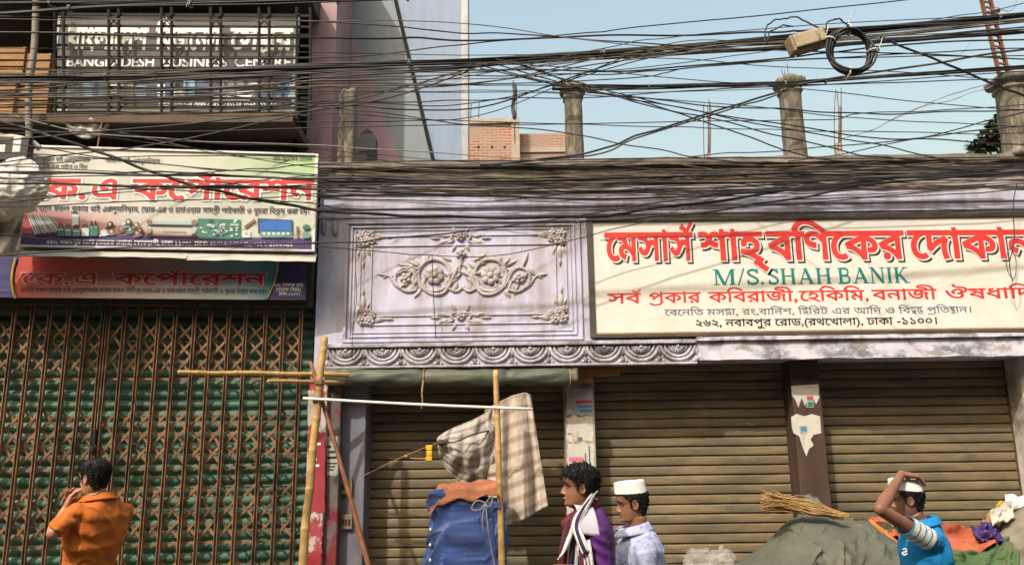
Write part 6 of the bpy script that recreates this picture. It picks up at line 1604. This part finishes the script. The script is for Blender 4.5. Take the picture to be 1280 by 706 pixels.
# second end looping back over the arm, white edged
B0 = P(741.5, 619, Yp - .05); B1 = P(729.5, 637, Yp - .15); B2 = P(721, 656, Yp - .185); B3 = P(725.5, 673, Yp - .215); B4 = P(733.5, 690, Yp - .22)
ribbon(mb, [B0, B1, B2, B3, B4], [(.7, -.1, -.6), (.85, 0, -.4), (1, 0, 0), (.8, 0, .5), (.8, 0, .5)], [(.3, -.8, .5), (0, -1, .4), (0, -1, .2), (0, -1, .1), (0, -1, 0)], [.022, .032, .034, .04, .045], [2, 1, 1, 2, 2])
# fringe tails
C0 = P(712.5, 668, Yp - .17)
ribbon(mb, [P(718.5, 650, Yp - .16), P(712.5, 670, Yp - .175), P(705.5, 688, Yp - .18), P(699.5, 696, Yp - .185)], [(1, 0, .3), (1, 0, .5), (.8, 0, .6), (.7, 0, .7)], [(0, -1, 0)] * 4, [.02, .03, .03, .028], [2, 2, 2])
for k in range(26):
    a_ = P(722 + k * .55, 676 + r_.uniform(-3, 8), Yp - .17 - .002 * k); mb.tube(smooth_path([a_, a_ + Vector((.008, -.008, -.05)), a_ + Vector((.02 + r_.uniform(-.01, .02), -.01, -.12))], 3), .0045, 5, mi=r_.choice((0, 2, 1, 0)))
mb.build('scarf', [m_mar, m_nav, m_whk], root, smooth=True, solid=.006)

# --- boy with the white cap and pale blue shirt
Yw = 4.35
top = P(788, 606, Yw); hw_ = .188
hd = Head(Vector((P(792.5, 630, Yw).x, Yw, P(790, 651, Yw).z)), hw_, (-1, -.06), .16)
sc_ = P(799, 671, Yw + .01)
m_ps = mat('pale_blue_print', (.36, .38, .52), .85, var=.12, scale=20, bump=.15, bscale=90, dirt=(.14, .16, .34), damt=.43, dscale=42, edge=.05)
el, wr = sc_ + Vector((.045, -.17, -.3)), sc_ + Vector((-.03, -.2, -.52)); elr = sc_ + Vector((.05, .18, -.3)); wrr = elr + Vector((-.06, 0, -.22))
root, b_, s__, f3, l3 = build_person('boy in a tall white cap and pale blue patterned shirt walking behind the smiling youth', hd, top.z, 0.0, (-1, -.05), sc_, .172, {1: (el, wr, (-.2, 0, -1), (-.2, 1, 0)), -1: (elr, wrr, (-.2, 0, -1), (-.2, -1, 0))}, sk2, m_ps, mat('blue_trousers', (.05, .06, .12), .85, var=.2), depth=1.05, sleeve=(.95, .95), shirt_amp=.007, seed=9, lean=-.01,
    creases=[(sc_ + Vector((.02, -.15, -.16)), Vector((.7, 0, .6)), .17, .010, 60)])
add_face(root, hd, skin('lip_brown', 0)); add_hair(root, hd, .045, 14, front=.78, mess=.012, tufts=160, zmax=.74, nape=.06)
collar(root, sc_ + Vector((-.012, 0, .045)), f3, l3, .056, .036, m_ps, .3, lean=.012, fold=True)
mb = MB(); mb.grid(lambda u, v: sc_ + Vector((-.115 - .012 * v + .10 * u, -.02 - .13 * u - .02 * v, -.07 - .3 * v - .07 * u * (1 - v) - .0 * u)) , 8, 12)
mb.build('shirt_panel', mat('denim_panel', (.06, .09, .22), .85, var=.2, bump=.2), root, smooth=True, solid=.006)
def cap(parent, H, z0f, z0b, z1, taper, m_, grow=.03, rows=16, name='cap', crown=.05, zt_f=None):
    rings = []; n = 56
    for i in range(rows + 1):
        t = i / rows; ring = []
        base = slice_ring(.77, grow, n)
        cxm = sum(p.x for p in base) / n
        for p in base:
            fr = (p.x + .45) / .85; zb = z0b + (z0f - z0b) * fr; zt = z1 if zt_f is None else z1 + (zt_f - z1) * fr
            tt = min(1, t / .78); k_ = 1 - taper * tt
            if t > .78: 
                q_ = (t - .78) / .22; k_ *= math.cos(q_ * math.pi / 2) ** .38 if q_ < 1 else .02
                z = zb + (zt - zb) + crown * math.sin(q_ * math.pi / 2) * .6
            else: z = zb + (zt - zb) * tt
            ring.append(H.w((cxm + (p.x - cxm) * k_, p.y * k_, z + .004 * math.sin(p.y * 30))))
        rings.append(ring)
    mb = MB(); mb.loft(rings, caps=False); o = mb.build(name, m_, parent, smooth=True, solid=.004)
    return o
m_capw = mat('white_cotton', (.72, .70, .66), .9, var=.05, scale=20, bump=.2, bscale=120)
cap(root, hd, .80, .70, 1.04, .06, m_capw, .04, zt_f=1.08)

# --- boy in the blue shirt holding his cap
Yb = 4.7
top = P(1137, 604, Yb); hb_ = .195
hd = Head(Vector((P(1136.5, 630, Yb).x, Yb, P(1136, 645.5, Yb).z)), hb_, (-.97, .24), .12)
sc_ = P(1155, 662, Yb + .02)
m_bs = mat('bright_blue_shirt', (.004, .2, .46), .8, var=.10, scale=5, bump=.15, bscale=110, dirt=(.004, .14, .36), damt=.4, dscale=4, edge=.2)
sk3 = skin('skin_deep', (.2, .09, .052))
el, wr = P(1100, 636, Yb - .26), P(1127, 592, Yb - .07)
elr = sc_ + Vector((-.02, .2, -.3)); wrr = elr + Vector((-.1, -.05, -.2))
root, b_, s__, f4, l4 = build_person('boy in bright blue shirt with white striped sleeve holding his white cap', hd, top.z, 0.0, (-.93, .2), sc_, .172, {1: (el, wr, (.95, .08, -.16), (.0, .1, -1)), -1: (elr, wrr, (-.4, 0, -.9), (-.2, -1, 0))}, sk3, m_bs, mat('dark_trousers', 0), depth=1.12, sleeve=(.5, .42), shirt_amp=.007, seed=12, lean=-.02,
    creases=[(sc_ + Vector((.02, -.13, -.12)), Vector((.8, 0, .6)), .16, .009, 60), (sc_ + Vector((0, -.1, -.3)), Vector((.3, 0, 1)), .2, .008, 50)])
add_face(root, hd, skin('lip_brown', 0)); add_hair(root, hd, .05, 17, front=.78, mess=.012, tufts=200, zmax=.7, nape=.05)
cap(root, hd, .84, .64, .98, .08, m_capw, .05, zt_f=1.10)
collar(root, sc_ + Vector((0, 0, .045)), f4, l4, .066, .035, m_bs, .3, fold=True)
sh = sc_ + l4 * (.172 * .9) - Vector((0, 0, .05)); ax = (el - sh)
mb = MB(); mk = MB()
for k, t in enumerate((.20, .30, .40, .50)):
    pass
cuff = MB(); kk = .172 / .19
stripes_m = [m_whk, mat('sleeve_teal', (.02, .17, .26), .85, var=.1)]
rings = []; mis = []
tt = [.10 + .42 * i / 20 for i in range(21)]
pts = [sh.lerp(el, t) for t in tt]; cuff.tube(pts, [(.058 - .014 * (t - .1)) * kk + .006 for t in tt], 28, caps=False)
for i in range(len(cuff.f)): cuff.m[i] = 1 if ((i // 28) % 5) == 4 else 0
cuff.build('striped_sleeve', stripes_m, root, smooth=True, solid=.004)
bd = MB(); c0 = P(1131, 689, Yb - .2); bd.tube(smooth_path([c0 + Vector((-.01, 0, .012)), c0 + Vector((.008, 0, .014)), c0 + Vector((.008, 0, 0)), c0 + Vector((-.012, 0, -.004)), c0 + Vector((-.01, 0, -.016)), c0 + Vector((.012, 0, -.012))], 4), .0035, 5); bd.build('chest_print', m_wht, root)
# ================================================================ cables
m_cab = mat('black_cable', (.018, .017, .017), .6, var=.3, scale=6, bump=0, dirt=(.07, .06, .05), damt=.38, dscale=2)
m_cabb = mat('dusty_brown_cable', (.15, .115, .078), .8, var=.35, scale=6, bump=0, dirt=(.045, .035, .028), damt=.45, dscale=3)
m_cabg = mat('pale_grey_cable', (.22, .21, .2), .7, var=.2, scale=6, bump=0)
G_SKY, G_GR, G_SG, G_CO = 'cables strung across the sky above the shop roof', 'cables crossing in front of the balcony grille', 'cables crossing in front of the printed sign', 'brown cables sagging along the shop cornice'
L_ = {G_SKY: 'thin black cable strung across the sky above the shop roof', G_GR: 'thin dark cable crossing in front of the balcony grille and crates', G_SG: 'thin black cable crossing in front of the printed red and green sign', G_CO: 'dusty brown cable sagging along the grimy shop cornice'}
cnt = [0]
def cable(pts, Y, r_, m_=None, group=None, label=None, wob=.02, Y2=None, name='cable', hang=None):
    """pts: picture points the cable passes, at distance Y (to Y2)"""
    cnt[0] += 1; sd = cnt[0] * 3.7; n = len(pts)
    Y2 = Y if Y2 is None else Y2; x0, x1 = pts[0][0], pts[-1][0]
    w = [P(x, y, Y + (Y2 - Y) * (x - x0) / ((x1 - x0) or 1)) for x, y in pts]
    w = smooth_path(w, 12 if n > 2 else 30); N = len(w)
    w = [p + Vector((0, .5 * wob * fbm((sd, i * .12, 1), 1, 2), wob * fbm((sd, i * .12, 5), 1, 2) - (0 if n > 2 else .012 * math.sin(math.pi * i / (N - 1))))) for i, p in enumerate(w)]
    mb = MB(); mb.tube(w, r_, 6)
    o = mb.build(name, m_ or m_cab, base=w[N // 2], smooth=True)
    return tag(o, label or L_[group], 'cable', group)
def bundle(pts, Y, strands, R_, r_, label, m_=None, twist=.5, name='cable_bundle', Y2=None, loose=.0, wraps=6):
    cnt[0] += 1; sd = cnt[0]; Y2 = Y if Y2 is None else Y2; x0, x1 = pts[0][0], pts[-1][0]
    w = smooth_path([P(x, y, Y + (Y2 - Y) * (x - x0) / (x1 - x0)) for x, y in pts], 16); N = len(w)
    root = thing(name, label, 'cables', tuple(w[N // 2])); rr = random.Random(sd)
    for k in range(strands):
        ph = 2 * math.pi * k / strands; q_ = []; dist = 0; ro = rr.uniform(.4, 1)
        for i, p in enumerate(w):
            if i: dist += (p - w[i - 1]).length
            a_ = ph + dist * twist + 1.2 * fbm((dist * .5, k * 3.3, sd)); lo = R_ * ro * (1 + .35 * fbm((dist * .8, k, sd)))
            q_.append(p + Vector((0, math.cos(a_) * lo, math.sin(a_) * lo - loose * abs(fbm((dist * .45, k * 1.7, sd), 1, 2)))))
        mb = MB(); mb.tube(q_, r_ * rr.uniform(.75, 1.2), 6); mb.build('strand', m_ or m_cab, root, smooth=True)
    for k in range(wraps):
        i = int((k + .5 + rr.uniform(-.3, .3)) / wraps * (N - 2)); c0 = w[i]; t_ = (w[i + 1] - c0).normalized()
        mb = MB(); mb.tube([c0 + t_ * (j / 14 * .02) + Vector((0, math.cos(j * .9), math.sin(j * .9))) * (R_ * 1.15 + r_) for j in range(15)], .0035, 5)
        mb.tube([c0 + Vector((0, -R_ - r_, 0)), c0 + Vector((rr.uniform(-.02, .02), -R_ - r_ - .02, rr.uniform(-.05, .05)))], .0025, 4); mb.build('cable_tie', m_cabg, root)
    return root
XL, XRR = -160, 1440
# ---- main bundles
bundle([(XL, 101), (0, 98), (131, 97), (262, 89), (420, 81), (590, 76), (820, 61), (960, 49), (1096, 36), (1280, 19), (XRR, 3)], 5.2, 8, .018, .0075, 'thickest black cable bundle climbing across the whole view from balcony grille to angle post')
bundle([(XL, 108), (0, 103), (150, 100), (262, 96), (420, 86), (590, 80), (820, 66), (980, 59), (1120, 50), (1280, 38), (XRR, 26)], 6.87, 5, .018, .0075, 'second cable bundle running just below the thickest one', loose=.05)
bundle([(XL, 25), (0, 17), (138, 9), (420, 1), (640, -10)], 5.0, 5, .016, .0075, 'cable bundle crossing the top of the balcony grille at the picture top')
bundle([(XL, 7), (0, 5), (138, 3), (420, -3), (600, -6)], 5.1, 4, .015, .006, 'topmost dark cable bundle at the upper left above the balcony sign')
bundle([(690, 110), (800, 109), (980, 105), (1010, 103), (1120, 95), (1280, 84), (XRR, 72)], 8.3, 5, .022, .009, 'cable bundle tied to the third roof post and running on to the right one', wraps=4)
# ---- across the sky
for pts, r_ in (
    ([(XL, 16), (400, 28), (580, 42), (700, 46), (900, 60), (1280, 73), (XRR, 82)], .007),
    ([(XL, 33), (0, 41), (420, 48), (580, 49), (820, 45), (980, 40), (1022, 37), (1280, 26), (XRR, 16)], .010),
    ([(XL, 78), (400, 71), (580, 56), (720, 44), (820, 33), (1141, 0), (1300, -18)], .0065),
    ([(XL, 121), (300, 108), (400, 96), (600, 88), (800, 86), (980, 72), (1110, 57), (1280, 50), (XRR, 44)], .008),
    ([(XL, 140), (300, 117), (420, 98), (640, 94), (800, 90), (980, 76), (1280, 60), (XRR, 54)], .006),
    ([(XL, 128), (400, 104), (600, 105), (800, 97), (860, 86), (1062, 71), (1280, 70), (XRR, 69)], .0055),
    ([(XL, 116), (400, 110), (560, 106), (720, 108), (1010, 107), (1280, 90), (XRR, 78)], .0055),
    ([(XL, 190), (260, 152), (470, 126), (600, 84), (640, 75)], .007),
    ([(600, 84), (720, 111), (820, 124), (980, 137), (1119, 142), (1280, 138), (XRR, 135)], .0065),
    ([(590, 80), (700, 106), (800, 126), (980, 158), (1119, 174), (1280, 181), (XRR, 186)], .0065),
    ([(610, 78), (730, 112), (800, 127), (900, 151), (1032, 184), (1130, 200)], .0065),
    ([(640, 78), (730, 109), (800, 129), (940, 172), (1010, 196)], .0065),
    ([(620, 76), (740, 107), (830, 130), (1000, 163), (1160, 194)], .006),
    ([(860, 196), (975, 188), (1119, 176), (1280, 157), (XRR, 140)], .006),
    ([(985, 202), (1119, 180), (1240, 150), (1330, 125)], .0055),
    ([(XL, 92), (200, 112), (440, 138), (560, 152), (700, 165), (820, 187), (900, 200)], .0055),
    ([(XL, 132), (400, 126), (560, 125), (720, 123), (900, 112), (1100, 104), (XRR, 92)], .0055),
    ([(XL, 158), (400, 152), (590, 152), (800, 158), (960, 163), (1200, 166), (XRR, 164)], .0045),
    ([(XL, 118), (470, 115), (640, 114), (760, 117), (980, 110)], .0055),
    ([(XL, 170), (300, 160), (700, 156), (1010, 150), (1090, 142), (1280, 131), (XRR, 126)], .0045),
    ([(XL, 96), (585, 80), (640, 76), (820, 70), (1000, 57), (1200, 42), (XRR, 20)], .005),
    ([(XL, 60), (300, 66), (700, 70), (1000, 84), (XRR, 112)], .0045),
    ([(XL, 110), (300, 104), (640, 98), (900, 74), (1150, 30), (1280, 5), (XRR, -24)], .0045),
    ([(XL, 84), (300, 92), (620, 82), (880, 100), (1150, 128), (XRR, 148)], .0045),
    ([(XL, 150), (300, 136), (560, 100), (760, 60), (900, 40), (XRR, 8)], .0045),
    ([(XL, 126), (350, 118), (640, 116), (900, 130), (1150, 152), (XRR, 160)], .0045),
):
    ya_ = 4.9 + .4 * (cnt[0] % 4) / 3; yb_ = ya_
    if pts[-1] == (980, 110): yb_ = 8.3
    elif pts[-1][0] < 1200 and pts[-1][1] >= 186: pts = pts + [(pts[-1][0] + 130, 205 + cnt[0] % 7), (XRR, 206 + cnt[0] % 5 * 4)]
    if pts[0][0] > 800: ya_ = 8.25
    cable(pts, ya_, r_ * (.76 if ya_ < 6 else 1), group=G_SKY, Y2=yb_)
cable([(600, 205), (740, 190), (800, 169), (900, 138), (976, 114), (1010, 103), (1167, 80), (1280, 62), (1400, 45)], 8.25, .012, label='heavy black cable rising from the cornice to the top of the third roof post', Y2=8.0)
cable([(610, 208), (745, 192), (802, 171), (902, 140), (976, 117)], 8.28, .009, label='thinner cable rising beside the heavy one to the third roof post')
cable([(1096, 45), (1160, 71), (1242, 105), (1300, 128), (1400, 165)], 5.1, .0085, label='black cable dropping from the cable coil down past the right roof post')
cable([(1050, 176), (1085, 165), (1137, 139), (1180, 122), (1242, 104)], 7.2, .004, m_cabg, label='thin grey wire rising slackly from the cornice to the right roof post')
cable([(1085, 165), (1150, 136), (1200, 122), (1242, 107)], 7.25, .0035, m_cabg, label='finest grey wire curving up beside the slack one')
cable([(1187, 80), (1200, 68), (1215, 50), (1224, 25), (1231, 14)], 8.3, .004, m_cabg, label='thin grey wire looping up to the rusty angle post')
cable([(1245, 12), (1262, 14), (1270, 4), (1268, -8)], 8.3, .005, m_cabg, label='short wire leaving the insulator on the angle post')
# ---- before the grille
r_ = random.Random(8)
for (y0, y1, rr) in ((22, 26, .005), (30, 24, .005), (88, 82, .006), (90, 85, .005), (113, 92, .007), (118, 101, .006), (124, 107, .007), (126, 130, .0055), (134, 109, .006), (143, 134, .0075), (106, 99, .005), (110, 96, .006), (131, 122, .005), (70, 78, .004), (138, 144, .0045), (93, 88, .005), (121, 113, .004)):
    mid = (y0 + y1) / 2 + r_.uniform(0, 5)
    if y0 in (30, 90, 106, 110, 131, 70, 121): continue
    cable([(XL, y0 + (y0 - y1) * .3), (0, y0), (200, mid), (420, y1), (600, y1 + (y1 - y0) * .35 + r_.uniform(-5, 5)), (820, 62 + r_.uniform(-3, 9)), (1010, 47 + r_.uniform(-3, 12)), (XRR, 4 + r_.uniform(0, 40))], 4.9 + .4 * r_.random(), rr * .74, m_cab if r_.random() < .6 else m_cabb, group=G_GR)
cable([(XL, 118), (0, 141), (98, 164), (250, 175), (420, 184), (560, 192), (700, 203)], 6.4, .006, m_cabg, Y2=8.25, label='pale thin cable slanting down over the mauve wall below the balcony')
cable([(-80, 213), (33, 200), (230, 174), (380, 141), (440, 126), (600, 83)], 6.9, .007, label='black cable climbing from the sack across the mauve wall to the hoarding')
cable([(XL, 128), (120, 160), (260, 190), (420, 206)], 6.4, .005, m_cabb, Y2=8.2, label='brown thin cable slanting across the top edge of the printed sign')
cable([(XL, 150), (60, 164), (140, 168), (262, 179), (420, 188), (600, 204)], 6.4, .004, Y2=8.25, group=G_GR)
# ---- before the printed sign and the relief
cable([(XL, 100), (0, 151), (131, 193), (220, 225), (300, 245), (400, 262), (560, 271), (735, 271), (800, 263), (960, 241), (1100, 224), (1290, 205), (XRR, 196)], 5.6, .011, label='heavy black cable slanting down over the printed sign and along the relief')
for (pts, rr) in (
    ([(XL, 214), (52, 217), (235, 219), (420, 224), (700, 226), (1000, 215)], .012),
    ([(XL, 206), (55, 216), (200, 214), (390, 226), (520, 238)], .008),
    ([(XL, 226), (52, 231), (230, 233), (420, 238), (640, 246)], .010),
    ([(XL, 238), (60, 229), (230, 236), (420, 233)], .006),
    ([(-60, 258), (43, 249), (140, 238), (230, 235), (420, 231)], .007),
    ([(-60, 262), (40, 257), (262, 249), (420, 240), (560, 226)], .0055),
    ([(XL, 165), (20, 182), (200, 205), (420, 222), (560, 230)], .0055),
    ([(XL, 148), (180, 176), (300, 196), (420, 214), (520, 226)], .0045),
    ([(XL, 222), (60, 222), (300, 212), (430, 205)], .0055),
    ([(XL, 206), (60, 227), (240, 240), (400, 256), (470, 262)], .005),
    ([(XL, 212), (60, 203), (200, 195), (420, 197), (560, 206)], .0045),
    ([(XL, 288), (0, 293), (120, 304), (395, 305)], .0065),
    ([(XL, 180), (100, 196), (260, 212), (420, 218), (640, 232)], .0045),
    ([(XL, 250), (100, 243), (300, 228), (420, 217), (600, 208)], .0045),
    ([(XL, 200), (80, 210), (240, 226), (400, 246), (560, 252), (760, 240)], .005),
):
    if 400 < pts[-1][0] < 900: pts = pts + [(900, pts[-1][1] + r_.uniform(-8, 6)), (XRR, 212 + r_.uniform(-14, 14))]
    ok_ = pts[-1][0] > 900
    cable(pts, 5.2 + .35 * r_.random(), rr * (.78 if ok_ else .95), group=G_SG, Y2=None if ok_ else 7.95)
cable([(XL, 330), (120, 312), (380, 304), (440, 303), (519, 296), (650, 280), (717, 270), (800, 257), (960, 236), (1100, 218)], 7.0, .008, Y2=8.15, label='black cable rising from the sign edge over the relief to the cornice')
cable([(393, 309), (440, 311), (520, 318), (620, 320), (717, 299), (810, 276), (890, 249), (1000, 228), (1100, 215)], 8.0, .005, Y2=8.2, label='slack thin wire dipping across the middle of the relief')
cable([(720, 279), (800, 273), (900, 262), (1000, 246), (1085, 230), (1200, 214), (XRR, 190)], 5.8, .0075, label='black cable rising to the right above the cream sign')
cable([(735, 262), (860, 259), (1000, 250), (1150, 245), (1280, 238), (XRR, 233)], 8.2, .006, label='thin knotted wire level just above the cream sign')
cable([(540, 317), (541, 350), (543, 390), (545, 423)], 8.38, .005, label='thin black wire hanging straight down over the carved relief')
cable([(447, 300), (444, 330), (446, 370), (441, 410), (440, 450)], 8.38, .0035, label='thin tangled wire hanging down the left side of the relief')
cable([(1270, 230), (1266, 260), (1268, 300), (1262, 330), (1266, 352)], 8.2, .005, label='tangled thin wire hanging over the right end of the cream sign')
cable([(1268, 306), (1258, 318), (1260, 340), (1268, 348), (1270, 325), (1264, 310)], 8.19, .004, label='small wire loop dangling before the last red letter')
# ---- lying along the cornice
for k in range(34):
    y0 = 203 + 40 * r_.random(); y1 = 200 + 36 * r_.random() ** 1.2; x0 = r_.choice((330, 380, 400, 420, 450, 600, 700, 820)) + r_.uniform(-20, 20); x1 = r_.choice((1440, 1440, 1440, 1100, 1240, 1000)) + r_.uniform(-30, 30)
    n_ = 5; pts = []
    for j in range(n_ + 1):
        t = j / n_; pts.append((x0 + (x1 - x0) * t, y0 + (y1 - y0) * t + (9 if k < 26 else 22) * r_.uniform(.2, 1) * math.sin(math.pi * t) + r_.uniform(-2, 2)))
    cable(pts, 8.12 + .2 * r_.random(), r_.uniform(.004, .0075), m_cabb if r_.random() < .8 else m_cab, group=G_CO, wob=.03)
# ---- junction box and coil
jc = P(1008, 53, 4.85)
jb = thing('junction_box', 'battered tan junction box tied into the cable bundle beside the coil', 'box', tuple(jc))
ux = (P(1032, 46, 4.85) - P(984, 60, 4.85)).normalized(); uz_ = Vector((0, -1, 0)).cross(ux) * -1
if uz_.z < 0: uz_ = -uz_
mb = MB(); cs = []
for (sy) in (-1, 1):
    pass
def hb(c, a, b, d, o=0): return [c + ux * (i * a) + Vector((0, 1, 0)) * (j * d) + uz_ * (k * b) for k in (-1, 1) for (i, j) in ((-1, -1), (1, -1), (1, 1), (-1, 1))]
mb.hexa(hb(jc, .122, .059, .055)); mb.build('case', mat('tan_case', (.28, .22, .14), .8, var=.25, scale=6, bump=.3, dirt=(.16, .11, .06), damt=.42, dscale=4), jb, bevel=.012)
mb = MB(); mb.hexa(hb(jc + Vector((0, -.061, 0)), .106, .046, .008)); mb.build('lid', mat('tan_lid', (.3, .25, .17), .8, var=.25, bump=.3), jb, bevel=.008)
mb = MB()
mb.tube([jc + ux * .055 + Vector((0, math.cos(a_) * .077, 0)) + uz_ * (math.sin(a_) * .071) for a_ in [2 * math.pi * k / 16 for k in range(17)]], .006, 5)
mb.tube([jc - ux * .1 - uz_ * .06, jc - ux * .118 - uz_ * .094 + Vector((0, -.02, 0)), jc - ux * .09 - uz_ * .07], .008, 5); mb.build('cord', m_cabg, jb)
cc = P(1063, 65, 4.8); coil = thing('cable_coil', 'coil of black cable hung from the bundle beside the junction box', 'coil', tuple(cc))
Rr = 30.5 * 4.8 / F
for k in range(9):
    mb = MB(); dr = r_.uniform(-.017, .017); ox, oz = r_.uniform(-.011, .011), r_.uniform(-.011, .011); oy = r_.uniform(-.03, .03); ec = r_.uniform(.93, 1.05)
    mb.tube([cc + Vector((ox + math.cos(a_) * (Rr + dr) * ec, oy + .02 * math.sin(a_ * 2 + k), oz + math.sin(a_) * (Rr * 1.06 + dr))) for a_ in [2 * math.pi * q_ / 40 for q_ in range(41)]], .0075, 7)
    mb.build('turn', m_cab, coil, smooth=True)
mb = MB()
for a_ in (1.55, .0, 2.6, 4.5):
    c0 = cc + Vector((math.cos(a_) * Rr, 0, math.sin(a_) * Rr * 1.06)); rd = Vector((math.cos(a_), 0, math.sin(a_)))
    mb.tube([c0 + rd * (math.cos(q_) * .036) + Vector((0, math.sin(q_) * .045, 0)) for q_ in [2 * math.pi * k / 12 for k in range(13)]], .006, 5); mb.tube([c0 + rd * .036, c0 + rd * .036 + Vector((.03, -.02, .09 if a_ < 3 else .12))], .003, 4)
mb.build('cable_tie', flat('tie_white', (.5, .5, .48)), coil)
cable([(956, 52), (957, 38), (965, 27), (980, 23), (1000, 25), (1028, 36)], 4.8, .0055, label='short cable loop arching over the left end of the junction box')
cable([(958, 55), (962, 42), (975, 34), (992, 33)], 4.82, .0045, label='smaller inner cable loop left of the junction box')
cable([(1032, 40), (1034, 29), (1043, 24), (1052, 26), (1062, 34)], 4.8, .0055, label='short cable arch between the junction box and the coil')
